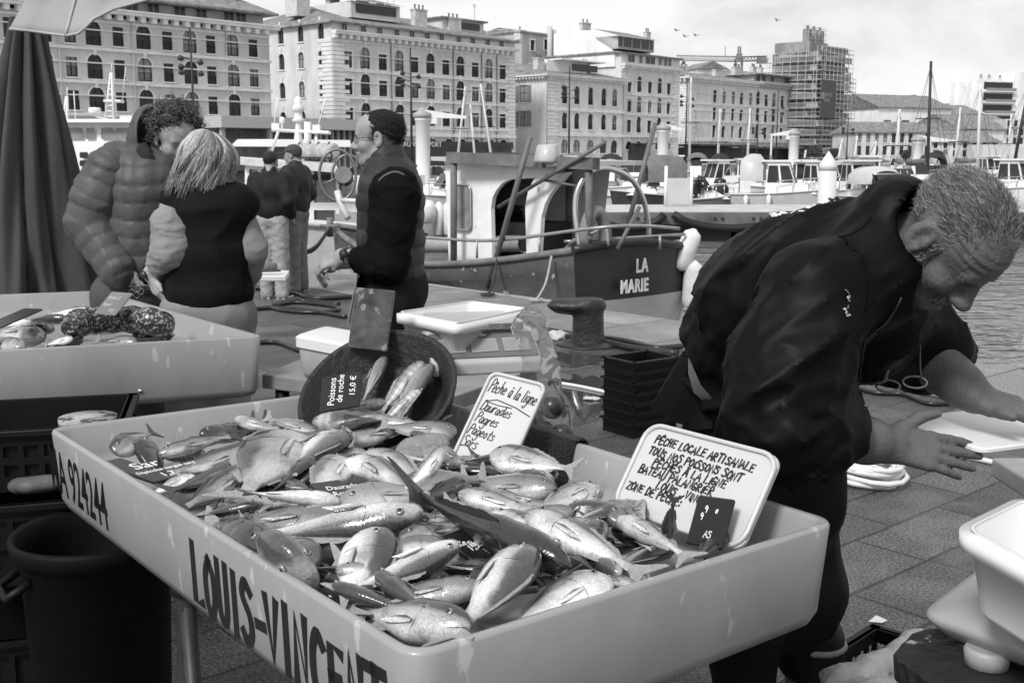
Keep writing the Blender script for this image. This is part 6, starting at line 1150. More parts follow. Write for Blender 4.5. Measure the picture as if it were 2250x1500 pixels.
# ---- closed parasol, and the hanging corner of an open one
def parasol():
 Y = 5.65; c0, c1 = D(56, 40, Y), D(62, 680, Y); t = thing('closed_parasol', 'tall closed parasol of dark canvas hanging in deep folds at the left', 'parasol', (c1.x, c1.y, 0)); rows = []; n = 144; R = random.Random(4); ph = [R.uniform(0, 6) for _ in range(6)]
 for i in range(40):
  f = i / 39; c = c0.lerp(c1, f); r = (.066 + .245 * f ** .95) * (1 + .05 * math.sin(f * 5)); row = []
  for j in range(n + 1):
   a = 2 * math.pi * j / n; fold = abs(math.sin(a * 5 + .5 * math.sin(f * 3 + ph[0]))) ** .6; fold2 = .35 * math.sin(a * 11 + ph[1] + f * 2) + .22 * math.sin(a * 19 + ph[2] - f * 3) + .3 * math.sin(a * 3 + ph[3]) + .3 * math.sin(a * 7 + 7 * f + 2 * math.sin(5 * f))
   q = r * (.52 + .62 * fold + .22 * fold2 * (.5 + f)); hem = (.05 * math.sin(a * 5 + ph[4]) + .03 * math.sin(a * 9 + ph[5])) * max(0, f - .8) * 4
   row.append(c + Vector((q * math.cos(a), q * math.sin(a), hem)))
  rows.append(row)
 MB().sheet(rows).build('canopy', mat('dark_parasol_canvas', .055, .8, .18, 3, .2, 250), t)
 MB().cyl((c1.x, c1.y, 0), c0, .022, n=10).build('pole', m_alu, t); MB().lathe([(.3, 0), (.3, .06), (.05, .09)], (c1.x, c1.y, 0), 20).build('base', m_blackp, t)
parasol()
Y = 3.1; t = thing('canvas_awning', 'sagging corner of pale canvas hung from a boom overhead at the top left', 'awning', Vector((D(-330, -105, 2.95).x, D(-330, -105, 2.95).y, 0)))
edge = [(20, 64), (60, 68), (105, 74), (145, 79), (172, 74), (188, 60), (205, 42), (250, 20), (330, -2), (420, -30)]; b0, b1 = D(-330, -105, 2.95), D(520, -135, 3.5); tops = [b0.lerp(b1, .42 + .055 * i) for i in range(10)]
rows = [[D(*e, Y + .03 * math.sin(i)) for i, e in enumerate(edge)], [D(*e, Y + .02 * math.sin(i)).lerp(q, .5) + Vector((0, .04 * math.sin(i + 1), -.03)) for i, (e, q) in enumerate(zip(edge, tops))], tops]
MB().cyl(b0, b1, .018, n=8).build('boom', m_alu, t); MB().cyl((b0.x, b0.y, 0), b0 + Vector((0, 0, .05)), .025, n=10).build('post', m_alu, t)
rows = [[rows[0][j].lerp(rows[1][j], f) if f <= 1 else rows[1][j].lerp(rows[2][j], f - 1) for j in range(10)] for f in np.linspace(0, 2, 9)]
cv = MB(); cv.sheet(rows); o = cv.build('canvas', mat('pale_parasol_canvas', .30, .8, .06, 4, .1, 200), t); sm = o.modifiers.new('thick', 'SOLIDIFY'); sm.thickness = .004
MB().tube(rows[0], .004, 5).build('hem', mat('canvas_hem', .4, .8), t); MB().tube([r[3] + Vector((0, -.003, 0)) for r in rows], .004, 5).build('seam', mat('canvas_hem', .4, .8), t)
# ---- bottom right: scale with white bin on a rough table, crate with cloth
z2 = .79; tb = [G(1970, 1432, z2), G(2060, 1380, z2), G(2420, 1400, z2), G(2420, 1600, z2), G(2180, 1580, z2), G(2010, 1475, z2)]
t = thing('rough_table', 'small rough dark table with a chipped edge at the bottom right', 'table', (tb[2].x, tb[2].y, 0)); L = [v for v in catmull(tb, 6, True)]; k = len(L); mb = MB(); mb.add([v + Vector((0, 0, -.035)) for v in L] + [v + Vector((.003 * math.sin(i * 3), .003 * math.cos(i * 5), 0)) for i, v in enumerate(L)], [(i, (i + 1) % k, k + (i + 1) % k, k + i) for i in range(k)] + [tuple(range(k))[::-1], tuple(range(k, 2 * k))]); mb.build('table_top', mat('chipped_table', .012, .6, .6, 14, .5, 30, speck=.26, speckv=.3, speckscale=26), t)
for v in (tb[0].lerp(tb[3], .3), tb[2], tb[3]): MB().cyl((v.x, v.y, 0), (v.x, v.y, z2 - .03), .02, n=8).build('leg', m_blackp, t)
zs = .835; t = thing('market_scale', 'cream bench scale with a sloping nose carrying the white bin, bottom right corner', 'scale', G(2250, 1420, zs))
sc_ = [G(2020, 1352, .842), G(2420, 1500, .842), G(2560, 1330, .842), G(2160, 1246, .842)]; L = [rloop(sc_, d, .035, z, 8) for d, z in ((.06, .802), (.04, .806), (.022, .815), (.006, .832), (0, .842), (.004, .850), (.02, .858), (.075, .872), (.085, .873))]; k = len(L[0])
MB().add([v for l in L for v in l], [(i * k + j, i * k + (j + 1) % k, (i + 1) * k + (j + 1) % k, (i + 1) * k + j) for i in range(8) for j in range(k)] + [tuple(range(k))[::-1], tuple(range(8 * k, 9 * k))], 0, True).build('body', mat('cream_housing', .30, .35, .06, 4), t)
MB().lathe([(.02, -.03), (.032, -.028), (.034, -.006), (.03, .0)], G(2170, 1420, z2 + .03), 14).build('foot', mat('scale_foot', .3, .5), t)
pcn = [G(2165, 1298, .885), G(2330, 1370, .885), G(2420, 1330, .885), G(2260, 1250, .885)]; mb = MB(); L1, L2 = rloop(pcn, 0, .03, .878), rloop(pcn, .005, .03, .895); k = len(L1); mb.add(L1 + L2, [(j, (j + 1) % k, k + (j + 1) % k, k + j) for j in range(k)] + [tuple(range(k, 2 * k))], 0, True); mb.build('weighing_plate', m_blackp, t)
st = G(2235, 1372, .872); mb = MB(); text_mb('CE', .014, M4(frame((1, -.12, -.03), None, (0, -.9, .35)), D(2232, 1378, (st.y - .045))), .0004, 0, mb); mb.build('lettering', m_ink, t)
zr2 = 1.03; P = [G(2120, 1158, zr2), G(2330, 1268, zr2), G(2440, 1170, zr2), G(2252, 1092, zr2)]
bin_from(P, zr2, .13, 'white_bin', 'white plastic bin on the cream scale at the bottom right', .016)
crate(G(1790, 1640, 0) + Vector((.16, -.12, .06)), .8, .5, .36, .2, 'fish_crate', 'black crate with a crumpled cloth in it, bottom right below the rough table', group=None)
cl = np.array(G(1935, 1490, .42)); f0 = union([cap(cl + [-.1, 0, -.01], cl + [.02, .03, .02], .035, .03), cap(cl + [.02, .03, .02], cl + [.1, .06, .05], .03, .035), cap(cl + [-.06, -.05, -.02], cl + [.1, -.02, -.02], .04, .04), cap(cl + [.05, -.06, -.03], cl + [.16, .02, -.02], .045, .04)], .02)
fc = lambda P: f0(P) + .007 * noise3(P * np.array([1, 2.2, 1], np.float32), 30, 8).astype(np.float32) + .002 * np.sin(P[:, 0] * 260 + P[:, 1] * 120).astype(np.float32)
tag(sdf_part('cleaning_cloth', fc, cl - .2, cl + .26, .006, ridged('towel_cloth', .40, .9, 75, 'X', .3, .25, 14, 3, .8), None), 'crumpled pale cloth in the crate at the bottom right', 'cloth')
cb = [D(2012, 922, 2.20), D(2190, 1004, 1.98), D(2330, 960, 1.95), D(2160, 872, 2.2)]; cb[0].z = .985; cb = [G(2012, 925, 1.0), G(2193, 1003, .985), G(2330, 945, .99), G(2130, 888, 1.0)]
board4([cb[0], cb[1], cb[2], cb[3]], .012, 'cutting_board', 'white plastic cutting board held out by the fisherman', 'cutting board', mat('cut_board_plastic', .75, .4, .05, 6, .1, 40, speck=.2, speckv=.5, speckscale=40), .10)
q = G(2300, 1040, .75); wb = thing('bench_end', 'grey end of a work bench at the right edge below the hose', 'bench', (q.x, q.y, 0)); MB().box((q.x, q.y, .74), (.2, .2, .05)).build('bench_top', mat('bench_grey', .3, .6), wb, bevel=.006); MB().box((q.x + .05, q.y, .36), (.05, .05, .72)).build('leg', m_blackp, wb)
p0, p1 = G(300, 595, .84), G(635, 600, .84); t = thing('gutting_table', 'white gutting board with a knife behind the woman, seen past her elbow', 'table', (.5 * (p0.x + p1.x), p0.y, 0)); tb = [D(150, 604, 6.0), D(620, 604, 6.0), D(636, 593, 6.5), D(190, 588, 6.6)]; zz = D(400, 600, 6.1).z
tb = [G(180, 606, zz), G(628, 606, zz), G(636, 594, zz), G(180, 590, zz)]; mb = MB(); mb.add([v - Vector((0, 0, .03)) for v in tb] + tb, [(3, 2, 1, 0), (4, 5, 6, 7), (0, 1, 5, 4), (1, 2, 6, 5), (2, 3, 7, 6), (3, 0, 4, 7)]); mb.build('table_top', m_white, t, bevel=.006)
for v in (tb[0], tb[3]): MB().cyl((v.x, v.y, 0), (v.x, v.y, zz), .025, n=8).build('leg', m_alu, t)
q = G(575, 592, zz + .03); MB().tube([q + Vector((-.12, 0, 0)), q + Vector((.08, .02, .01))], [.018, .025], 8).build('knife_handle', m_canv, t)
tag(MB().box(G(612, 596, zz), (.02, .02, .02)).build('fish_scrap', m_canvd), 'tiny dark scrap of fish on the end of the gutting board', 'scrap')
# ================================================================== fish
def fish_mat(name, back, side, belly, blotch=.3, bars=0, rough=.22):
 """scaled skin: dark back to pale belly along the fish's own height, blotches, faint bars, a wet sheen"""
 m, n, l, b = nodes_of(name); t = n.new('ShaderNodeTexCoord'); sp = n.new('ShaderNodeSeparateXYZ'); l.new(t.outputs['Object'], sp.inputs[0])
 oi = n.new('ShaderNodeObjectInfo'); om = n.new('ShaderNodeMath'); om.operation = 'MULTIPLY'; om.inputs[1].default_value = 31; l.new(oi.outputs['Random'], om.inputs[0]); va = n.new('ShaderNodeVectorMath'); l.new(t.outputs['Object'], va.inputs[0]); l.new(om.outputs[0], va.inputs[1])
 nz_ = n.new('ShaderNodeTexNoise'); nz_.inputs['Scale'].default_value = 9; nz_.inputs['Detail'].default_value = 5; l.new(va.outputs[0], nz_.inputs[0]); sg_ = n.new('ShaderNodeSeparateXYZ'); l.new(t.outputs['Generated'], sg_.inputs[0])
 ad = n.new('ShaderNodeMath'); ad.operation = 'MULTIPLY_ADD'; ad.inputs[1].default_value = .32; l.new(nz_.outputs[0], ad.inputs[0]); l.new(sg_.outputs['Z'], ad.inputs[2])
 r = n.new('ShaderNodeValToRGB'); e = r.color_ramp.elements; e[0].position = .0; e[0].color = g4(belly); e[1].position = 1; e[1].color = g4(back)
 for p_, v in ((.36, belly * .9), (.52, side), (.74, side * .7), (.86, back * 1.5)): q = r.color_ramp.elements.new(p_); q.color = g4(v)
 mr = n.new('ShaderNodeMapRange'); mr.inputs[1].default_value = .10; mr.inputs[2].default_value = 1.0; l.new(ad.outputs[0], mr.inputs[0]); l.new(mr.outputs[0], r.inputs[0])
 st = n.new('ShaderNodeMapping'); st.inputs['Scale'].default_value = (78, 1, 96); l.new(t.outputs['Object'], st.inputs[0])
 vo = n.new('ShaderNodeTexVoronoi'); vo.inputs['Scale'].default_value = 1; l.new(st.outputs[0], vo.inputs[0])
 sc = n.new('ShaderNodeMapRange'); sc.inputs[1].default_value = .2; sc.inputs[2].default_value = .75; sc.inputs[3].default_value = 1.04; sc.inputs[4].default_value = .68; l.new(vo.outputs['Distance'], sc.inputs[0])
 n2 = n.new('ShaderNodeTexNoise'); n2.inputs['Scale'].default_value = 4.5; n2.inputs['Detail'].default_value = 6; n2.inputs['Roughness'].default_value = .65; l.new(va.outputs[0], n2.inputs[0])
 bl = n.new('ShaderNodeMapRange'); bl.inputs[1].default_value = .36; bl.inputs[2].default_value = .64; bl.inputs[3].default_value = 1 - blotch; bl.inputs[4].default_value = 1 + blotch * .5; l.new(n2.outputs[0], bl.inputs[0])
 m1 = n.new('ShaderNodeMixRGB'); m1.blend_type = 'MULTIPLY'; m1.inputs[0].default_value = 1; l.new(r.outputs[0], m1.inputs[1]); l.new(bl.outputs[0], m1.inputs[2])
 m2 = n.new('ShaderNodeMixRGB'); m2.blend_type = 'MULTIPLY'; m2.inputs[0].default_value = .8; l.new(m1.outputs[0], m2.inputs[1]); l.new(sc.outputs[0], m2.inputs[2]); out = m2.outputs[0]
 if bars:
  w = n.new('ShaderNodeTexWave'); w.bands_direction = 'X'; w.inputs['Scale'].default_value = 3.4; w.inputs['Distortion'].default_value = 2.5; w.inputs['Detail'].default_value = 2; l.new(t.outputs['Object'], w.inputs[0])
  wr = n.new('ShaderNodeMapRange'); wr.inputs[3].default_value = 1 - bars; wr.inputs[4].default_value = 1.05; l.new(w.outputs['Fac'], wr.inputs[0])
  m3 = n.new('ShaderNodeMixRGB'); m3.blend_type = 'MULTIPLY'; m3.inputs[0].default_value = 1; l.new(out, m3.inputs[1]); l.new(wr.outputs[0], m3.inputs[2]); out = m3.outputs[0]
 rv = n.new('ShaderNodeMapRange'); rv.inputs[3].default_value = .66; rv.inputs[4].default_value = 1.12; l.new(oi.outputs['Random'], rv.inputs[0]); mv = n.new('ShaderNodeMixRGB'); mv.blend_type = 'MULTIPLY'; mv.inputs[0].default_value = 1; l.new(out, mv.inputs[1]); l.new(rv.outputs[0], mv.inputs[2]); out = mv.outputs[0]
 l.new(out, b.inputs['Base Color']); b.inputs['Roughness'].default_value = rough; b.inputs['Metallic'].default_value = .06; b.inputs['Specular IOR Level'].default_value = .7; b.inputs['Coat Weight'].default_value = .7; b.inputs['Coat Roughness'].default_value = .07
 bu = n.new('ShaderNodeBump'); bu.inputs['Strength'].default_value = .10; bu.inputs['Distance'].default_value = .008; bu.invert = True; l.new(vo.outputs['Distance'], bu.inputs['Height']); l.new(bu.outputs[0], b.inputs['Normal']); return m
FM = dict(silver=fish_mat('silver_scales', .05, .70, .92, .48), grey=fish_mat('grey_scales', .07, .30, .62, .4), dark=fish_mat('dark_scales', .012, .05, .25, .5), pale=fish_mat('pale_belly_skin', .12, .80, .93, .38), barred=fish_mat('barred_skin', .22, .55, .75, .25, .25, .3), striped=fish_mat('striped_scales', .02, .30, .75, .6))
FM['reddish'] = fish_mat('rosy_scales', .18, .48, .75, .3)
m_fin = mat('fish_fin', .27, .4, .5, 40, stretch=(1, 1, 4)); m_findk = mat('dark_fish_fin', .05, .4, .4, 40, stretch=(1, 1, 4)); m_iris = mat('fish_iris', .30, .2, .2, 30, metal=.4); m_pup = mat('fish_pupil', .006, .05, .05); m_gill = mat('gill_shadow', .12, .4, .4, 20)
KIND = {  # body depth above / below the axis, half thickness, head bluntness, position of greatest depth
'bream': (.20, .175, .095, 1.35, .64), 'deep': (.235, .20, .095, 1.6, .66), 'long': (.125, .125, .085, 1.1, .58), 'slim': (.098, .095, .075, 1.0, .56), 'rock': (.125, .115, .085, 1.25, .62)}
FMESH = {}
def interp(x, xs, ys): return float(np.interp(x, xs, ys))
def fish_parts(kind, bend, mk, mouth=.6):
 """meshes of a fish of length 1: snout at +x, back towards +z; bent sideways (y) and in its own height (z)"""
 key = (kind, bend, mk)
 if key in FMESH: return FMESH[key]
 up, dn, th, bl, xm = KIND[kind]; by, bz = bend
 def warp(p):
  x, y, z = p; return (x * (1 - .25 * (by * by + bz * bz)), y + by * (x * x - .08), z + bz * (x * x - .08))
 xs = np.concatenate([np.linspace(-.36, .1, 17), np.linspace(.13, .5, 19)]); N = 22
 def prof(x):
  u = (x + .36) / .86
  T = interp(u, [0, .12, .3, .5, xm, .78, .88, .95, .985, 1], [.035 / up, .22, .55, .88, 1, .96, .80, .52 + .06 * bl, .30, .10]); Bt = interp(u, [0, .12, .3, .5, xm, .78, .88, .95, .985, 1], [.035 / dn, .2, .52, .9, 1, .93, .74, .50, .30, .08])
  Wd = interp(u, [0, .1, .3, .55, .7, .82, .92, .98, 1], [.1, .2, .52, .95, 1, .98, .72, .40, .14]); return up * T, dn * Bt, th * Wd
 rows = []
 gx = .235
 for x in xs:
  a, b_, w = prof(x); row = []
  for j in range(N):
   q = 2 * math.pi * j / N; c, s = math.cos(q), math.sin(q); y = w * math.copysign(abs(c) ** .85, c); z = (a if s > 0 else b_) * math.copysign(abs(s) ** .95, s)
   rel = z / (a if s > 0 else b_); arc = gx + .05 * (1 - rel * rel) - .055
   d = x - arc
   if abs(rel) < .88:                                     # gill cover: a plate that stands proud and drops to the body behind it
    y *= 1 + (.085 * (1 - abs(rel) / .88)) * math.exp(-max(0, d) * 6) * (1 if d > 0 else 0) - .07 * math.exp(-(d * 42) ** 2) * (1 if d <= 0 else .2)
   if .36 < x < .46 and .1 < rel < .75: y *= .94          # eye hollow
   row.append(warp((x, y, z)))
  rows.append(row)
 body = MB(); body.add([v for r in rows for v in r], [(i * N + j, i * N + (j + 1) % N, (i + 1) * N + (j + 1) % N, (i + 1) * N + j) for i in range(len(rows) - 1) for j in range(N)], 0, True)
 o = (len(rows) - 1) * N; body.f += [tuple(range(N))[::-1], tuple(range(o, o + N))]; body.m += [0, 0]; body.sm += [True, True]
 for sg in (-1, 1):                                             # dark line under the gill cover, lateral line, corner of the mouth
  L = []
  for rel in np.linspace(-.85, .8, 12):
   x = gx + .05 * (1 - rel * rel) - .062; a, b_, w = prof(x); z = rel * (a if rel > 0 else b_); L.append(warp((x, sg * w * math.sqrt(max(0, 1 - rel * rel)) ** .85 * .985, z)))
  body.tube(L, [.0006] * 2 + [.0021] * 8 + [.0006] * 2, 5, 1)
  a, b_, w = prof(.46); body.tube([warp((.50, sg * .012, -.012)), warp((.465, sg * w * .80, -.03)), warp((.43, sg * prof(.43)[2] * .9, -.045))], [.0045, .004, .001], 5, 1)
 fin = {}
 mb = MB(); f0 = [(-.345, .03), (-.39, .06), (-.47, .125 + up * .2), (-.5, .13 + up * .2), (-.455, .04), (-.44, 0), (-.455, -.04), (-.5, -.12 - dn * .2), (-.47, -.115 - dn * .2), (-.39, -.055), (-.345, -.03)]
 k = len(f0); cyv = [warp((x, .010 if abs(x) < .4 else .003, z)) for x, z in f0] + [warp((x, -.010 if abs(x) < .4 else -.003, z)) for x, z in f0]
 mb.add(cyv, [tuple(range(k)), tuple(range(2 * k - 1, k - 1, -1))] + [((i + 1) % k, i, k + i, k + (i + 1) % k) for i in range(k)], 0); fin['tail_fin'] = (mb, 'fin')
 mb = MB(); top, bot = [], []
 for x in np.linspace(-.24, .16, 18): a, b_, w = prof(x); e = .026 * min(1, (x + .27) * 8) * (1.0 + .22 * ((int((x + 1) * 60)) % 2)); bot.append((x, a * .97)); top.append((x - .02, a + e * (1 if x < .12 else .5)))
 for sy in (.004, -.004): mb.sheet([[warp((x, sy, z)) for x, z in bot], [warp((x, sy * .3, z)) for x, z in top]], 0, False)
 fin['dorsal_fin'] = (mb, 'fin'); mb = MB(); bot, top = [], []
 for x in np.linspace(-.22, -.04, 9): a, b_, w = prof(x); bot.append((x, -b_ * .97)); top.append((x - .02, -b_ - .018 * min(1, (.0 - x) * 9)))
 mb.sheet([[warp((x, .002, z)) for x, z in bot], [warp((x, -.002, z)) for x, z in top]], 0, False); fin['anal_fin'] = (mb, 'fin')
 for sg in (-1, 1):
  mb = MB(); p = [(.205, -.038), (.15, -.022), (.06, -.03), (-.01, -.062), (-.015, -.07), (.06, -.072), (.14, -.068), (.20, -.058)]; mb.add([warp((x, sg * (prof(x)[2] * .97 + .010 + .02 * (i in (3, 4))), z)) for i, (x, z) in enumerate(p)] + [warp((x, sg * (prof(x)[2] * .97 + .005 + .02 * (i in (3, 4))), z)) for i, (x, z) in enumerate(p)], [tuple(range(8)), tuple(range(15, 7, -1))], 0)
  fin['pectoral_fin' + '_' * (sg > 0)] = (mb, 'pec')
 ex = .395; a, b_, w = prof(ex); ez = a * .36
 for sg in (-1, 1):
  mb = MB(); R = Matrix.Rotation(-sg * math.pi / 2, 3, 'X'); c = warp((ex, sg * w * .915, ez)); er = .028 if kind in ('bream', 'deep') else .022
  mb.lathe([(er, -.008), (er * 1.0, .003), (er * .8, .0075), (er * .55, .0095)], c, 18, 0, R); mb.lathe([(er * .56, .0080), (er * .5, .0125), (er * .25, .0165), (0, .0175)], c, 16, 1, R)
  fin['eye' + '_' * (sg > 0)] = (mb, 'eye')
 out = {}
 def me_of(mb, mats, nm):
  me = bpy.data.meshes.new(nm); me.from_pydata(mb.v, [], mb.f); [me.materials.append(m) for m in mats]; me.polygons.foreach_set('material_index', mb.m); me.polygons.foreach_set('use_smooth', mb.sm); return me
 out['body'] = me_of(body, [FM[mk], m_gill], 'fish_body')
 for nm, (mb, ty) in fin.items(): out[nm] = me_of(mb, [m_iris, m_pup] if ty == 'eye' else ([FM[mk]] if ty == 'pec' else [m_findk if mk in ('dark', 'striped') else m_fin]), nm)
 FMESH[key] = out; return out
NF = 0
def fish(hd, tl, kind, mk, label, side=1, tilt=18, bend=(0, 0), group='fish heaped in the large tray', L=None, name='fish'):
 """hd / tl: snout and tail-tip points; side=+1 the back lies to the left of the tail-to-head direction seen from above; tilt: degrees the back is raised off the lying position"""
 global NF
 x = (hd - tl); Lr = L or x.length; x.normalize(); hz = Vector((-x.y, x.x, 0)).normalized() * side; up = x.cross(hz) * side
 up = up if up.z > 0 else -up; a = math.radians(tilt); z = (hz * math.cos(a) + up * math.sin(a)); z = (z - x * z.dot(x)).normalized(); y = z.cross(x)
 t = thing(name, label, 'fish', (0, 0, 0), 0, group); c = hd.lerp(tl, .5); t.matrix_basis = M4(Matrix((x, y, z)).transposed(), c) @ Matrix.Scale(Lr, 4)
 for nm, me in fish_parts(kind, bend, mk).items():
  o = bpy.data.objects.new(nm.rstrip('_'), me); COL.objects.link(o); o.parent = t
 NF += 1; return t
F_ = lambda hx, hy, tx, ty, zh, zt, *a, **k: fish(G(hx, hy, zh), G(tx, ty, zt), *a, **k)
# (head x, y, tail x, y, head height, tail height, kind, skin, label, side, tilt, bend) -- measured on the photograph, laid in the tray
FL = [
(316, 968, 356, 1062, .935, .875, 'bream', 'dark', 'dark bream with its head up behind the sar price card', 1, 35, (0, 0)),
(354, 995, 470, 1012, .90, .90, 'rock', 'grey', 'small grey fish against the left back wall, right of the dark bream', 1, 30, (0, 0)),
(440, 962, 585, 930, .93, .93, 'long', 'dark', 'dark smooth fish farthest back, its head at left and ragged tail raised', -1, 40, (.1, .2)),
(706, 958, 590, 918, .93, .95, 'slim', 'grey', 'slim grey fish with a forked tail up against the back wall', 1, 30, (0, -.2)),
(575, 984, 362, 1045, .945, .91, 'long', 'striped', 'long dark backed fish slanting behind the big pale bream', 1, 40, (0, .12)),
(654, 962, 540, 1082, .965, .945, 'deep', 'silver', 'broad silver bream, belly up, in the left half of the heap', 1, 8, (0, 0)),
(686, 1010, 590, 1085, .955, .93, 'bream', 'dark', 'dark headed bream just below the broad silver bream', -1, 30, (0, 0)),
(752, 952, 628, 1030, .975, .955, 'bream', 'pale', 'pale bream pointing at the basin rim, upper left of centre', -1, 12, (0, 0)),
(420, 1046, 318, 1090, .935, .91, 'bream', 'silver', 'small silver bream lying along the left wall below the sar card', 1, 15, (0, 0)),
(545, 1030, 402, 1118, .95, .92, 'long', 'striped', 'striped grey fish left of the raised red tail', 1, 35, (0, .1)),
(752, 1104, 548, 1082, .965, .98, 'long', 'pale', 'pale belly-up fish with a raised forked tail, left centre', 1, -30, (0, .0)),
(548, 1116, 392, 1140, .95, .925, 'long', 'silver', 'blunt silver fish against the left wall, below the striped one', -1, 15, (0, 0)),
(765, 1148, 452, 1152, .95, .925, 'long', 'grey', 'long grey fish under the white bellied one at the left wall', 1, 20, (0, .1)),
(930, 1128, 556, 1176, .985, .94, 'slim', 'pale', 'long white bellied fish stretched across the middle of the heap', -1, -28, (0, -.12)),
(720, 1190, 560, 1172, .93, .91, 'long', 'dark', 'dark flank showing below the long white bellied fish', 1, 25, (0, 0)),
(586, 1212, 452, 1152, .945, .91, 'rock', 'dark', 'dark mottled head poking out at the left wall', 1, 50, (0, 0)),
(668, 1268, 560, 1188, .95, .93, 'deep', 'pale', 'round pale bream seen nearly head on, by the left wall', -1, 62, (.15, 0)),
(752, 1186, 690, 1360, .975, .925, 'deep', 'silver', 'big silver bream with its head away from us, near the front left wall', -1, 12, (0, 0)),
(1012, 1196, 760, 1300, .975, .945, 'slim', 'pale', 'white bellied fish slanting up to the right in front of the dark tails', -1, -20, (0, -.1)),
(1062, 1288, 790, 1322, .945, .925, 'long', 'grey', 'grey bream with a clear eye near the front corner', 1, 20, (0, .08)),
(1052, 1395, 800, 1352, .955, .915, 'long', 'silver', 'silver fish with a blunt white head, nearest the front corner', 1, 40, (.1, .1)),
(752, 1112, 965, 1082, .965, .95, 'bream', 'reddish', 'large eyed rosy bream facing left at the tray centre', -1, 22, (0, 0)),
(882, 1190, 1030, 1150, .965, .95, 'rock', 'striped', 'small dark fish with a white nose, centre of the heap', -1, 30, (0, .1)),
(988, 978, 880, 1085, 1.03, .965, 'slim', 'pale', 'white fish curling upwards beside the narrow sign', 1, 20, (.1, .5)),
(770, 1004, 905, 1088, .975, .96, 'slim', 'silver', 'slender silver fish bending down towards the curled white fish', -1, 25, (0, -.4)),
(795, 1002, 925, 1052, .95, .945, 'bream', 'pale', 'pale bream lying under the basin rim', -1, 14, (0, 0)),
(760, 1010, 690, 1085, .965, .95, 'bream', 'pale', 'pale bream head behind the half buried price card', 1, 20, (0, 0)),
(1025, 1052, 925, 1100, .965, .945, 'rock', 'dark', 'dark headed fish below the narrow sign', 1, 45, (0, 0)),
(1222, 1078, 1020, 1056, .94, .93, 'long', 'grey', 'long fish with a big dark eye below the rubber mat', 1, 40, (0, .1)),
(1005, 1086, 1200, 1128, .96, .945, 'long', 'silver', 'silver fish facing left below the narrow sign', -1, 24, (0, .1)),
(1318, 1070, 1185, 1122, .935, .925, 'bream', 'silver', 'pale bream against the far right wall by the wide sign', 1, 12, (0, 0)),
(1378, 1118, 1240, 1150, .95, .94, 'bream', 'silver', 'ribbed silver bream tucked below the wide sign', -1, 14, (0, 0)),
(1075, 1132, 1240, 1205, .955, .93, 'bream', 'silver', 'silver bream facing left behind the long dark fish', -1, 16, (0, 0)),
(1262, 1124, 1110, 1135, .965, .95, 'rock', 'grey', 'grey fish head pointing at the wide sign', 1, 34, (0, 0)),
(1252, 1252, 915, 1085, .965, 1.0, 'slim', 'dark', 'long black backed fish slanting down to the right across the heap', -1, 62, (0, .12)),
(1228, 1158, 1485, 1290, .975, .945, 'long', 'silver', 'brightest silver fish with a round eye, right of centre', -1, 14, (0, 0)),
(1372, 1142, 1520, 1225, .955, .95, 'slim', 'pale', 'pale fish in front of the wide sign, its tail towards the corner', -1, 14, (0, -.1)),
(1468, 1212, 1480, 1098, .93, 1.02, 'long', 'dark', 'dark forked tail standing up before the wide sign', 1, 25, (0, 0)),
(1194, 1222, 1050, 1408, .985, .945, 'bream', 'silver', 'large white bellied bream at the front, head away from us', -1, 20, (0, 0)),
(1340, 1272, 1120, 1385, .955, .925, 'bream', 'pale', 'pale bream lying along the front right wall', 1, 14, (0, 0)),
(1405, 1288, 1300, 1262, .935, .925, 'slim', 'grey', 'narrow grey fish under the brightest silver fish', 1, 30, (0, 0)),
(1012, 1300, 1105, 1222, .93, .955, 'slim', 'dark', 'dark fish with a fanned tail over the scribbled card', -1, 45, (0, 0)),
(480, 1010, 610, 1000, .92, .915, 'bream', 'grey', 'grey bream between the dark backed fish and the back wall', -1, 20, (0, 0)),
(880, 1060, 1010, 1120, .935, .93, 'bream', 'grey', 'grey bream half buried below the curled white fish', -1, 18, (0, 0)),
(1150, 1195, 1040, 1140, .94, .94, 'bream', 'grey', 'grey bream half buried beside the scribbled card', 1, 18, (0, 0)),
(900, 1240, 1020, 1330, .925, .91, 'bream', 'dark', 'dark bream deep in the gap behind the front bream', -1, 25, (0, 0)),
(1290, 1190, 1160, 1300, .92, .915, 'bream', 'grey', 'grey bream deep under the brightest silver fish', -1, 20, (0, 0)),
(480, 1075, 620, 1120, .915, .915, 'bream', 'dark', 'dark bream deep below the raised forked tail', -1, 25, (0, 0)),
(840, 1380, 1010, 1330, .90, .90, 'bream', 'grey', 'grey bream deep at the front corner', 1, 20, (0, 0)),
(640, 1240, 800, 1290, .905, .905, 'long', 'dark', 'dark fish deep behind the big silver bream', -1, 25, (0, 0)),
(640, 1060, 780, 1030, .935, .93, 'bream', 'grey', 'grey bream deep left of the half buried price card', 1, 22, (0, 0)),
(380, 1075, 500, 1050, .905, .905, 'bream', 'dark', 'dark bream deep beside the sar card', 1, 25, (0, 0)),
(1090, 1090, 1230, 1110, .92, .915, 'bream', 'grey', 'grey bream deep below the rubber mat', -1, 22, (0, 0)),
]
def keep_in(a, b, m=.032):
 for p0, p1 in ((TA, TB), (TB, TC), (TC, TD), (TD, TA)):
  u = (p1 - p0).normalized(); n = Vector((-u.y, u.x, 0)); e = min((a - p0).dot(n), (b - p0).dot(n)) - m
  if e < 0: a = a - n * e; b = b - n * e
 return a, b
rb = random.Random(23)
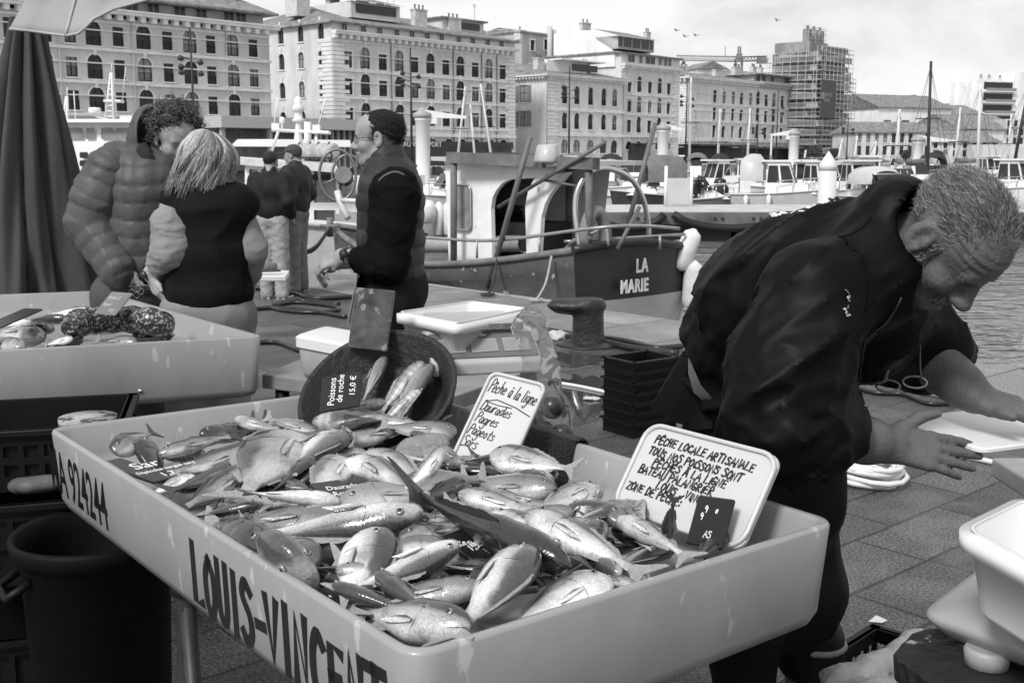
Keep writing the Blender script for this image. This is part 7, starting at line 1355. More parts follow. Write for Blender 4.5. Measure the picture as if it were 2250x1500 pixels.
for q in FL:
 a, b = G(q[0], q[1], q[4] - .004), G(q[2], q[3], q[5] - .004); k = 1.15 if q[6] in ('bream', 'deep', 'rock') else 1.12; b = a + (b - a) * k; a, b = keep_in(a, b); fish(a, b, q[6], q[7], q[8], q[9], q[10], q[11] if q[11] != (0, 0) else rb.choice(((0, 0), (.16, .06), (-.16, .04), (.05, -.14), (.12, -.1))))
rf = random.Random(17); TCN = (TA + TB + TC + TD) / 4
for k in range(112):                                                # the lower layer, seen only in the gaps
 u, v = rf.uniform(.10, .93), rf.uniform(.08, .80); p = TA.lerp(TB, u).lerp(TD.lerp(TC, u), v);
 if u < .22 and v > .55: continue
 a = rf.uniform(0, 6.28); L = rf.uniform(.14, .21); d = Vector((math.cos(a), math.sin(a), rf.uniform(-.1, .1))) * L / 2; z = .89 + .055 * rf.random(); p.z = z; a_, b_ = keep_in(p + d, p - d)
 fish(a_, b_, rf.choice(('bream', 'slim', 'long', 'rock')), rf.choice(('dark', 'grey', 'silver', 'striped', 'pale', 'silver')), 'fish half buried under the others in the large tray', rf.choice((-1, 1)), rf.uniform(10, 40), (rf.choice((0, .1, -.1)), 0), 'fish buried in the heap')
GB = 'rock fish in the rubber basin'
def bowl_pt(px, py, lift=.02):
 v = onplane(px, py, bc + bn * (-.06 + lift), bn); return v
for hx, hy, tx, ty, kd, mk, lb, sd, ti, be, lf in (
(846, 782, 800, 880, 'rock', 'reddish', 'rock fish with its head up behind the turned price card', -1, 30, (0, 0), .02), (930, 795, 842, 905, 'rock', 'barred', 'barred rock fish with a round eye, middle of the basin', 1, 25, (0, 0), .02),
(925, 852, 838, 935, 'slim', 'barred', 'smaller barred rock fish below the middle one', 1, 25, (0, 0), .035), (942, 798, 868, 940, 'rock', 'reddish', 'long pale rock fish curving down the right side of the basin', -1, 15, (0, .35), .03),
(850, 884, 735, 905, 'rock', 'barred', 'dark barred rock fish lying behind the lowest one', 1, 25, (0, 0), .02), (688, 926, 930, 932, 'rock', 'barred', 'largest pale barred rock fish lying along the lower rim of the basin', -1, 14, (0, -.05), .05)): fish(bowl_pt(hx, hy, lf), bowl_pt(hx + (tx - hx) * 1.2, hy + (ty - hy) * 1.15, lf), kd, mk, lb, sd, ti, be, GB)
# eel tray: a folded moray, its tail and a few fish around it
m_eel = mat('speckled_eel_skin', .025, .3, .5, 20, speck=.42, speckv=.28, speckscale=85, coat=.3)
e = [(148, 722), (180, 708), (230, 702), (290, 702), (340, 708), (366, 722)]; P = [G(x, y, .955 if i < 5 else .92) for i, (x, y) in enumerate(e)]
ml = thing('moray_eel', 'thick dark speckled moray eel folded along the middle of the left tray', 'fish', (P[2].x, P[2].y, .87)); b = MB(); C = catmull(P, 8); n_ = len(C); b.tube(C, [.05 * (min(1, .45 + i / 9) * min(1, .5 + (n_ - 1 - i) / 8)) * (1 + .06 * math.sin(i * 1.1)) for i in range(n_)], 18); b.build('body', m_eel, ml)
b = MB(); b.tube(catmull([G(362, 722, .92), G(352, 734, .90), G(325, 741, .89), G(300, 742, .885)], 8), [.045 - .0008 * i for i in range(25)], 12); b.build('tail', m_eel, ml)
for hx, hy, tx, ty, zh, zt, kd, mk, lb, sd, ti in ((95, 742, -40, 728, .93, .92, 'long', 'grey', 'grey fish with a dark round eye at the front of the eel tray', 1, 25), (52, 765, -60, 752, .93, .92, 'rock', 'reddish', 'rosy fish at the front wall of the eel tray', 1, 30), (150, 700, 40, 706, .95, .93, 'long', 'silver', 'silver fish behind the eel, left side', -1, 20), (200, 685, 100, 690, .95, .94, 'bream', 'pale', 'pale fish lying behind the eel against the back', 1, 25), (115, 722, 30, 718, .95, .94, 'bream', 'silver', 'silver bream before the eel head', -1, 18), (160, 742, 95, 760, .93, .91, 'bream', 'pale', 'pale bream at the eel\'s head', 1, 40), (70, 708, -40, 715, .96, .95, 'rock', 'pale', 'pale rough fish at the far left of the eel tray', 1, 30), (300, 752, 205, 748, .91, .90, 'long', 'grey', 'grey fish lying in front of the eel by the front wall', 1, 40), (370, 735, 290, 748, .90, .89, 'rock', 'dark', 'small dark fish at the right end of the eel', 1, 40), (180, 745, 90, 772, .905, .90, 'long', 'striped', 'striped fish under the pale bream at the front of the eel tray', -1, 40)): fish(G(hx, hy, zh), G(tx, ty, zt), kd, mk, lb, sd, ti, (0, 0), 'fish in the left tray')
# ================================================================== people
def skin_mat(name, v):
 m = mat(name, v, .5, .13, 22, .2, 160, spec=.4, speck=.26, speckv=v * .6, speckscale=45); m.node_tree.nodes['Principled BSDF'].inputs['Subsurface Weight'].default_value = .0; return m
sk_tan, sk_mid, sk_pale = skin_mat('weathered_skin', .11), skin_mat('tanned_skin', .30), skin_mat('pale_skin', .40)
A3 = np.array
def head_f(c, F, U, s=1.0, nose=1.0, jowl=1.0, ear=1.0):
 F = Vector(F).normalized(); L = Vector(U).cross(F).normalized(); U = F.cross(L).normalized(); Mx = np.array(Matrix((F, L, U)).transposed(), np.float32); c = v3(c)
 cran = [ell((-.012, 0, .035), (.102, .079, .086)), ell((.03, 0, .038), (.066, .067, .062)), ell((.035, 0, -.03), (.061, .061, .076)), ell((.038, 0, -.078), (.052, .052 * jowl, .044)), cap((-.03, 0, -.06), (-.055, 0, -.17), .054, .062)]
 cran += [cap((-.005, q * .055, -.055), (.058, q * .028, -.1), .019 * jowl, .018) for q in (-1, 1)] + [ell((.078, 0, -.105), (.02, .024, .018))] + [ell((.058, q * .042, -.028), (.028, .025, .024)) for q in (-1, 1)]
 base = union(cran, .022); brow = cap((.084, -.034, .022), (.084, .034, .022), .0125)
 nos = union([cap((.093, 0, .012), (.114, 0, -.03), .0078 * nose, .0115 * nose), ell((.114, 0, -.034), (.0145 * nose, .0125 * nose, .0115 * nose))] + [ell((.102, q * .0135, -.038), (.0125, .0085 * nose, .009)) for q in (-1, 1)], .008)
 lips = union([ell((.0945, 0, -.0635), (.0125, .024, .0072)), ell((.0925, 0, -.0755), (.0125, .02, .008))], .003)
 def f(P):
  q = (P - c) @ Mx / s; d = smin(base(q), brow(q), .016)
  y = q.copy(); y[:, 1] = np.abs(y[:, 1]); d = smax(d, -ell((.101, .0325, .002), (.021, .019, .013))(y), .010)
  d = np.minimum(d, ell((.0775, .0325, .000), (.0135, .0135, .0125))(y)); d = smin(d, ell((.0805, .0325, .0085), (.012, .0165, .0055))(y), .004); d = smin(d, ell((.0795, .0325, -.0095), (.011, .0155, .004))(y), .004)
  d = smin(d, nos(q), .009); d = smin(d, lips(q), .005); d = smax(d, -ell((.108, 0, -.0695), (.016, .0235, .0014))(q), .002)
  d = smax(d, -cap((.098, .030, -.042), (.083, .037, -.075), .003)(y) , .008)
  y = y * A3([1, 1, 1]).astype(np.float32); y[:, 0] = (y[:, 0] + .01) / ear - .01; y[:, 2] = y[:, 2] / ear; y[:, 1] = .072 + (y[:, 1] - .072) / ear
  e = smax(ell((-.012, .079, -.004), (.020, .0095, .034))(y), -ell((-.006, .0885, .001), (.0125, .008, .022))(y), .004); e = smin(e, ell((-.004, .077, -.033), (.0105, .0065, .010))(y), .006); e = smin(e, ell((.0, .080, .0), (.006, .005, .009))(y), .004)
  return smin(d, e, .006) * s
 return f, (c, Mx, s)
def to_local(P, hf): return (np.asarray(P) - hf[0]) @ hf[1] / hf[2]
def to_world(q, hf): return np.asarray(q) * hf[2] @ hf[1].T + hf[0]
def hand_f(w, X, Z, thumb_side, s=1.0, curl=(.3, .35, .4, .45), spread=.06, thumb=((.035, .030, -.004), (.066, .050, -.006), (.092, .060, -.002))):
 """w: wrist; X: fingers' direction; Z: back of the hand; thumb_side +1/-1: thumb towards Z x X or away from it"""
 X = Vector(X).normalized(); Y = Vector(Z).cross(X).normalized() * thumb_side; Z = Vector(Z).normalized(); Z = (Z - X * Z.dot(X)).normalized(); w = Vector(w); W = lambda p: w + (X * p[0] + Y * p[1] + Z * p[2]) * s
 palm = []; fing = []
 for i, (y, kx, ls, r) in enumerate(((.030, .090, (.042, .026, .022), .0094), (.010, .095, (.046, .029, .023), .0097), (-.010, .089, (.042, .027, .022), .0092), (-.028, .079, (.034, .021, .019), .0082))):
  palm.append(cap(W((.0, y * .6, 0)), W((kx, y, 0)), .0155 * s, .0112 * s)); p = [kx, y, 0]; a = 0; pts = [W(p)]; sp = spread * (1.5 - i)
  for j, l in enumerate(ls): a += curl[i] * (.8, 1.0, .7)[j]; p = [p[0] + l * math.cos(a) * math.cos(sp), p[1] + l * math.sin(sp), p[2] - l * math.sin(a)]; pts.append(W(p))
  fing.append(chain(pts, [r * 1.05 * s, r * s, r * .93 * s, r * .78 * s], .003))
 th = chain([W((.005, .016, -.006))] + [W(t) for t in thumb], [.018 * s, .0135 * s, .0115 * s, .0092 * s], .008); pm = union(palm, .012)
 def f(P):
  d = pm(P)
  g = fing[0](P)
  for q in fing[1:]: g = np.minimum(g, q(P))
  return smin(smin(d, g, .007), th(P), .009)
 return f, W
def box_of(pts, m): A = np.array([list(p) for p in pts]); return A.min(0) - m, A.max(0) + m
def person(label, skin, parts, group=None, name='person'):
 mb = MB()
 for f, (lo, hi), h, it in parts: V, Fs = mesh_sdf(f, lo, hi, h); mb.arrays(relax(V, Fs, it) if it else V, Fs)
 return mb.build(name, skin, None, label=label, cat='person', group=group)
def garment(name, f, box, h, m, root, it=1):
 V, Fs = mesh_sdf(f, box[0], box[1], h); return MB().arrays(relax(V, Fs, it) if it else V, Fs).build(name, m, root)
def folds(P, sc, seed, st=(1, 1, 1)): return (np.clip(1 - np.abs(noise3(P * np.array(st), sc, seed, 2)), 0, 1) ** 3).astype(np.float32)
def strands(mb, R_, Dr, L, r, seg=5, wig=.15, grav=0., seed=1, curl=0, mats=3, cfreq=9):
 """many thin three sided hairs from the roots R_ along Dr"""
 g = np.random.default_rng(seed); n = len(R_); d = Dr / np.linalg.norm(Dr, axis=1, keepdims=True); p = R_.copy(); L = np.broadcast_to(L, n) * g.uniform(.7, 1.25, n); path = [p.copy()]; ph = g.uniform(0, 6.28, n)
 a = np.cross(d, g.normal(size=(n, 3))); a /= np.linalg.norm(a, axis=1, keepdims=True); b = np.cross(d, a); drift = g.normal(size=(n, 3)) * wig
 for k in range(seg):
  d = d + drift / seg * 1.5 + np.array([0, 0, -grav / seg]); d /= np.linalg.norm(d, axis=1, keepdims=True); p = p + d * (L / seg)[:, None]; q = p
  if curl: t = cfreq * (k + 1) / seg; q = p + curl * (a * np.cos(ph + t)[:, None] + b * np.sin(ph + t)[:, None])
  path.append(q.copy())
 P = np.stack(path, 1); T = np.gradient(P, axis=1); T /= np.linalg.norm(T, axis=2, keepdims=True) + 1e-9; u = np.cross(T, np.array([.31, .52, .79])); u /= np.linalg.norm(u, axis=2, keepdims=True) + 1e-9; w = np.cross(T, u)
 rad = (r * (1 - .75 * np.linspace(0, 1, seg + 1) ** 2))[None, :, None]; V = np.stack([P + rad * (u * math.cos(q) + w * math.sin(q)) for q in (0, 2.094, 4.189)], 2).reshape(-1, 3); o = len(mb.v); mb.v += list(map(tuple, V.tolist())); mi = g.integers(0, mats, n)
 for i in range(n):
  for k in range(seg):
   for j in range(3): s0 = o + (i * (seg + 1) + k) * 3; mb.f.append((s0 + j, s0 + (j + 1) % 3, s0 + 3 + (j + 1) % 3, s0 + 3 + j)); mb.m.append(int(mi[i])); mb.sm.append(True)
 return mb
def hair_m(n_, *vs): return [mat('%s_hair_%d' % (n_, i), v, .38, .2, 60, spec=.6) for i, v in enumerate(vs)]
def scalp_points(hf, n, keep, seed=1, grow=1.0):
 g = np.random.default_rng(seed); q = g.normal(size=(n * 4, 3)); q /= np.linalg.norm(q, axis=1, keepdims=True); P = q * A3([.104, .081, .088]) * grow + A3([-.012, 0, .035]); k = keep(P); return P[k][:n], q[k][:n]
# ------------------------------------------------------------------ the fisherman bending over his board
def fisherman():
 hf_c = A3([.806, 2.045, 1.404]); F, U = (.30, -.385, -.873), (.478, -.731, .487); hd, hf = head_f(hf_c, F, U, 1.0, 1.25, 1.12, 1.25)
 neck = D(1955, 560, 2.12); chest = D(1800, 640, 2.22); belly = D(1660, 770, 2.36); pel = D(1640, 880, 2.48)
 rs, re, rw = D(1790, 655, 2.06), D(1715, 935, 2.00), D(1950, 975, 2.10); ls, le, lw = D(1900, 640, 2.36), D(2020, 770, 2.36), D(2140, 868, 2.22)
 hR, kR, aR = D(1590, 890, 2.42), D(1625, 1330, 2.42), D(1640, 1800, 2.45); hL, kL, aL = D(1690, 880, 2.55), D(1752, 1300, 2.52), D(1790, 1760, 2.5)
 hr, WR = hand_f(rw, (.96, .12, -.20), (-.05, -.80, .60), 1, 1.06, (.10, .06, .10, .14), .05, ((.03, .036, .004), (.062, .060, .010), (.098, .074, .014)))
 hl, WL = hand_f(lw, (.93, -.28, -.24), (.15, -.30, .94), -1, 1.06, (.35, .4, .45, .45), .05, ((.03, .034, -.004), (.050, .052, .004), (.066, .066, .008)))
 arm_r = chain([re, re.lerp(rw, .35), re.lerp(rw, .8), rw], [.055, .053, .040, .033], .03); arm_l = chain([le, le.lerp(lw, .3), le.lerp(lw, .8), lw], [.06, .056, .040, .033], .03)
 skinr = lambda P: smin(arm_r(P), hr(P), .02); skinl = lambda P: smin(arm_l(P), hl(P), .02); hw = lambda P: hd(P) + (.0007 * noise3(P, 90, 5)).astype(np.float32) - (.0018 * np.sin((to_local(P, hf)[:, 2] * 420))).astype(np.float32) * np.exp(-((to_local(P, hf)[:, 2] - .055) / .022) ** 2).astype(np.float32)
 core = union([ell(D(1800, 660, 2.22), (.10, .10, .10)), ell(D(1690, 740, 2.34), (.10, .10, .10)), ell(pel, (.12, .11, .11)), cap(neck, A3(hf_c) + A3(F) * -.03 + A3(U) * -.1, .07, .06), chain([rs, re], [.06, .055]), chain([ls, le], [.06, .055]), chain([hR, kR, aR], [.08, .055, .04]), chain([hL, kL, aL], [.08, .055, .04])], .05)
 root = person('grey haired man in a dark waterproof jacket bending over to hold out a cutting board', sk_tan, [(hw, (hf_c - .19, hf_c + .19), .0036, 0), (skinr, box_of([re, rw, WR((.2, .02, 0))], .09), .0042, 1), (skinl, box_of([le, lw, WL((.2, .02, 0))], .09), .0042, 1), (core, box_of([neck, belly, rs, ls, aR, aL, hR, hL], .2), .02, 1)])
 # jacket
 td = A3(neck - pel); td /= np.linalg.norm(td)
 up_back = D(1760, 520, 2.30); mid_back = D(1600, 660, 2.45); hem = D(1530, 800, 2.48)
 bodyf = union([ell(D(1835, 632, 2.22), (.165, .165, .142)), ell(D(1725, 660, 2.30), (.175, .17, .16)), ell(D(1668, 760, 2.38), (.145, .16, .16)), ell(D(1645, 842, 2.42), (.13, .15, .13)), cap(D(1870, 572, 2.22), D(1955, 535, 2.14), .085, .083), ell(D(1900, 680, 2.25), (.11, .14, .13))], .06)
 sl_r = union([chain([rs, D(1735, 800, 2.03), re], [.108, .100, .096], .05), chain([re, D(1770, 950, 2.02), D(1856, 955, 2.045)], [.09, .083, .064], .04)], .05)
 sl_l = chain([ls, D(1960, 720, 2.36), D(2035, 770, 2.355)], [.115, .095, .085], .05)
 F_, U_ = Vector(F), Vector(U); nb = Vector(hf_c) - F_ * .075 - U_ * .075
 col = union([cap(D(1940, 556, 2.12), Vector(to_world((-.075, -.02, -.085), hf)), .088, .082), cap(D(1905, 600, 2.1), Vector(to_world((-.02, 0, -.16), hf)), .1, .08)], .03)
 colcut = union([cap(Vector(to_world((-.05, 0, -.11), hf)), Vector(to_world((.0, 0, .08), hf)), .076, .098), cap(Vector(to_world((.02, 0, -.13), hf)), Vector(to_world((.07, 0, -.05), hf)), .06, .07)], .02)
 cuff_c, cuff_d = A3(D(1862, 957, 2.05)), A3((D(1950, 975, 2.1) - D(1780, 945, 2.02)).normalized())
 def jk(P):
  d = smin(smin(bodyf(P), smax(sl_r(P), (P - cuff_c.astype(np.float32)) @ cuff_d.astype(np.float32), .006), .035), sl_l(P), .05); d = smin(d, col(P), .03)
  along = (P - A3(pel).astype(np.float32)) @ td.astype(np.float32)
  pr = np.stack([along * .45, P[:, 1], P @ np.array([.6, .1, -.8], np.float32)], 1); d = d - .020 * folds(pr, 7.0, 21) - .008 * folds(pr, 15, 22) - .007 * folds(pr * np.array([.7, 1, 1.5], np.float32), 19, 33) ** 2 + .007
  near_cuff = np.exp(-(np.linalg.norm(P - A3(re).astype(np.float32), axis=1) / .17) ** 2).astype(np.float32); d = d - .012 * near_cuff * folds(P, 17, 23, (1, 1, 1.6)); waist = np.exp(-((along - .06) / .10) ** 2).astype(np.float32); d = d - .016 * waist * folds(P, 9, 24, (.5, .5, 1.8))
  d = smax(d, -colcut(P), .012)
  return d
 m_jk = mat('black_waterproof', .0026, .5, .3, 5, .03, 240, spec=.13); bx = box_of([D(1460, 800, 2.5), D(1560, 640, 2.62), neck, Vector(hf_c), re, D(2060, 780, 2.4), D(1860, 1000, 1.95)], .17); bx = (bx[0], bx[1])
 J = garment('jacket', jk, bx, .0082, m_jk, root, 1)
 # skirt of the jacket flaring over the apron, and a pale lining corner
 rows = []
 for i, f in enumerate(np.linspace(0, 1, 10)):
  row = []
  for a in np.linspace(-2.3, 1.9, 34): c = D(1640, 780, 2.43).lerp(D(1608, 885, 2.45), f); r = .128 + .028 * f + .012 * math.sin(a * 6 + 1) * f + .006 * math.sin(a * 15) ; row.append(c + Vector((r * 1.08 * math.cos(a + math.pi), r * math.sin(a + math.pi), -.03 * math.sin(a * 2) * f)))
  rows.append(row)
 MB().sheet(rows).build('jacket_hem', m_jk, root)
 MB().sheet([[D(1512, 785, 2.30), D(1520, 800, 2.29)], [D(1512, 820, 2.29), D(1540, 846, 2.28)], [D(1524, 862, 2.29), D(1572, 882, 2.28)], [D(1550, 885, 2.30), D(1590, 895, 2.29)]]).build('lining', mat('grey_lining', .09, .7), root)
 # name on the back
 def drop(V, f, off):
  V = np.array(V, np.float32)
  for _ in range(6):
   d = f(V); g = np.stack([f(V + e) - d for e in (np.eye(3, dtype=np.float32) * .004)], 1); g /= np.linalg.norm(g, axis=1, keepdims=True) + 1e-9; V = V - g * (d - off)[:, None] * .8
  return V
 a, b = D(1700, 502, 2.28), D(1838, 462, 2.24); mb = MB()
 for i, ch in enumerate('MARITIME'):                            # each letter laid flat on the cloth where it stands
  q = b.lerp(a, (i + .2) / 8); P = drop([q, q + (a - b).normalized() * .004, q + Vector((0, -.004, .001))], jk, .0035); x = Vector(P[1]) - Vector(P[0]); y = Vector(P[2]) - Vector(P[0]); n = y.cross(x); n = n if n.z > 0 else -n; text_mb(ch, .036, M4(frame(x, None, n), Vector(P[0])), .0005, 0, mb, .8, 0, .001)
 mb.build('lettering', mat('jacket_print', .7, .6), root)
 a, b = D(1868, 640, 1.95), D(1858, 705, 1.95); mb = MB(); g = random.Random(3)
 for k in range(12): t_ = g.random(); c = a.lerp(b, t_); mb.lathe([(.0, 0), (.006 * g.uniform(.3, .7), .001), (0, .002)], c + Vector((g.uniform(-.006, .006), 0, 0)), 7, R=Matrix.Rotation(math.pi / 2, 3, 'X'))
 mb.v = [tuple(v) for v in drop(mb.v, jk, .0015)]; mb.build('stain', mat('white_splash', .4, .5), root)
 MB().tube([Vector(v) for v in drop([D(px, py, 2.0) for px, py in ((1984, 655), (1980, 690), (1974, 730), (1962, 780), (1950, 838))], jk, .001)], .0026, 5).build('zip', mat('zip_dark', .012, .5), root)
 for pts in (((1912, 470), (1880, 530), (1830, 590), (1798, 660), (1780, 740), (1800, 830)), ((1640, 640), (1700, 655), (1770, 690)), ((1640, 880), (1700, 930), (1790, 945))): MB().tube([Vector(v) for v in drop([p for p in catmull([D(px, py, 2.05) for px, py in pts], 10)], jk, .0006)], .0016, 5).build('seam', mat('jacket_seam', .002, .8, spec=.1), root)
 # apron and waders
 wd = union([chain([hR + Vector((.05, 0, 0)), kR, kR.lerp(aR, .35)], [.125, .10, .07], .05), chain([hL, kL, kL.lerp(aL, .3)], [.155, .10, .068], .05), ell(D(1672, 915, 2.46), (.14, .14, .14)), ell(D(1690, 1060, 2.38), (.17, .10, .24))], .07); wdf = lambda P: wd(P) - .012 * folds(P, 8, 31, (1, 1, .6)) + .004
 garment('apron', wdf, box_of([hR, hL, D(1640, 1420, 2.4), D(1800, 1420, 2.5)], .2), .011, mat('black_oilskin', .005, .6, .3, 4, spec=.2), root)
 bt = union([chain([D(1795, 1400, 2.5), D(1800, 1600, 2.5), aL + Vector((0, 0, -.02))], [.064, .058, .062], .03), cap(aL + Vector((0, 0, -.05)), aL + Vector((.13, -.08, -.07)), .05, .045)], .03); garment('boot', bt, box_of([D(1795, 1390, 2.5), aL + Vector((.13, -.08, -.1))], .1), .01, mat('black_boot', .008, .45, spec=.25), root)
 MB().tube([D(1795, 1412, 2.5) + Vector((.063 * math.cos(q), .063 * math.sin(q), 0)) for q in np.linspace(0, 6.1, 22)], .0085, 6, closed=True).build('boot_band', mat('boot_band', .22, .5), root)
 bt2 = union([chain([D(1630, 1400, 2.42), aR], [.064, .06], .03), cap(aR + Vector((0, 0, -.05)), aR + Vector((.13, -.08, -.07)), .05, .045)], .03); garment('boot', bt2, box_of([D(1630, 1390, 2.42), aR + Vector((.13, -.08, -.1))], .1), .012, mat('black_boot', .008, .45, spec=.25), root)
 # hair: thinning grey, lying back from the brow
 keep = lambda P: (P[:, 2] > -.01 - .25 * np.minimum(0, P[:, 0] + .03) * -1) & (P[:, 2] > .035 + .55 * (P[:, 0] - .02)) & (P[:, 0] < .072) & ~((P[:, 0] > -.05) & (P[:, 2] < .040) & (P[:, 0] < .02))
 P, N_ = scalp_points(hf, 9000, lambda q: keep(q) & ((q[:, 0] < .02) | (np.abs(q[:, 1]) > .03) | (np.random.default_rng(5).random(len(q)) < .5)), 2, 1.0); tang = A3([-1, 0, -.25]) - N_ * (N_ @ A3([-1, 0, -.25]))[:, None]; dr = N_ * .04 + tang
 mb = strands(MB(), to_world(P, hf), dr @ hf[1].T, .017, .00036, 5, .42, 0, 3); q = A3([[-.0, -.079, -.01 - .012 * k * .2] for k in range(6)])
 g = np.random.default_rng(8); sb = np.stack([g.uniform(.0, .03, 420), -np.full(420, .074), g.uniform(-.045, .03, 420)], 1); strands(mb, to_world(sb, hf), (A3([[-.2, -.35, -.9]] * 420)) @ hf[1].T, .014, .0005, 4, .5, 0, 6)
 wild = scalp_points(hf, 90, lambda q: (q[:, 2] > .06), 9, 1.01); strands(mb, to_world(wild[0], hf), (wild[1] + A3([-.3, 0, 0])) @ hf[1].T, .034, .0003, 6, .8, 0, 10); mb.build('hair', hair_m('grey', .035, .10, .36), root)
 mb = MB(); g = np.random.default_rng(12); n = 320; mo = np.stack([np.full(n, .1), g.uniform(-.03, .03, n), g.uniform(-.060, -.048, n)], 1); mo[:, 0] -= .9 * mo[:, 1] ** 2 / .03 * .45; strands(mb, to_world(mo, hf), (np.stack([np.full(n, .35), np.sign(mo[:, 1]) * .35, np.full(n, -.9)], 1)) @ hf[1].T, .013, .0005, 4, .4, 0, 13)
 eb = np.stack([np.full(200, .0955), g.choice([-1, 1], 200) * g.uniform(.016, .046, 200), g.uniform(.018, .026, 200)], 1); eb[:, 0] -= 2.2 * (np.abs(eb[:, 1]) - .01) ** 2 * 6; strands(mb, to_world(eb, hf), np.stack([np.full(200, .5), np.sign(eb[:, 1]) * .8, np.full(200, .2)], 1) @ hf[1].T, .012, .0005, 4, .4, 0, 14); mb.build('moustache', hair_m('grey', .035, .10, .36), root)
 # spectacles hanging from their cord
 c0 = D(1990, 842, 2.16); gl = MB()
 for dx, rx in ((-.035, 0), (.018, 0)): gl.tube([c0 + Vector((dx + .024 * math.cos(q), .010 * math.sin(q), .010 * math.sin(q) + dx * .14)) for q in np.linspace(0, 6.28, 18)[:-1]], .0022, 6, closed=True)
 gl.tube([c0 + Vector((-.06, 0, -.004)), D(1945, 836, 2.15), D(1962, 770, 2.14), D(1975, 715, 2.13)], [.003, .004, .004, .003], 6); gl.tube(catmull([c0 + Vector((.03, 0, .012)), D(2022, 800, 2.15), D(2018, 730, 2.14), D(1985, 690, 2.12)], 6), .0016, 5); gl.build('spectacles', mat('spectacle_frame', .12, .2), root)
 return root
fisherman()
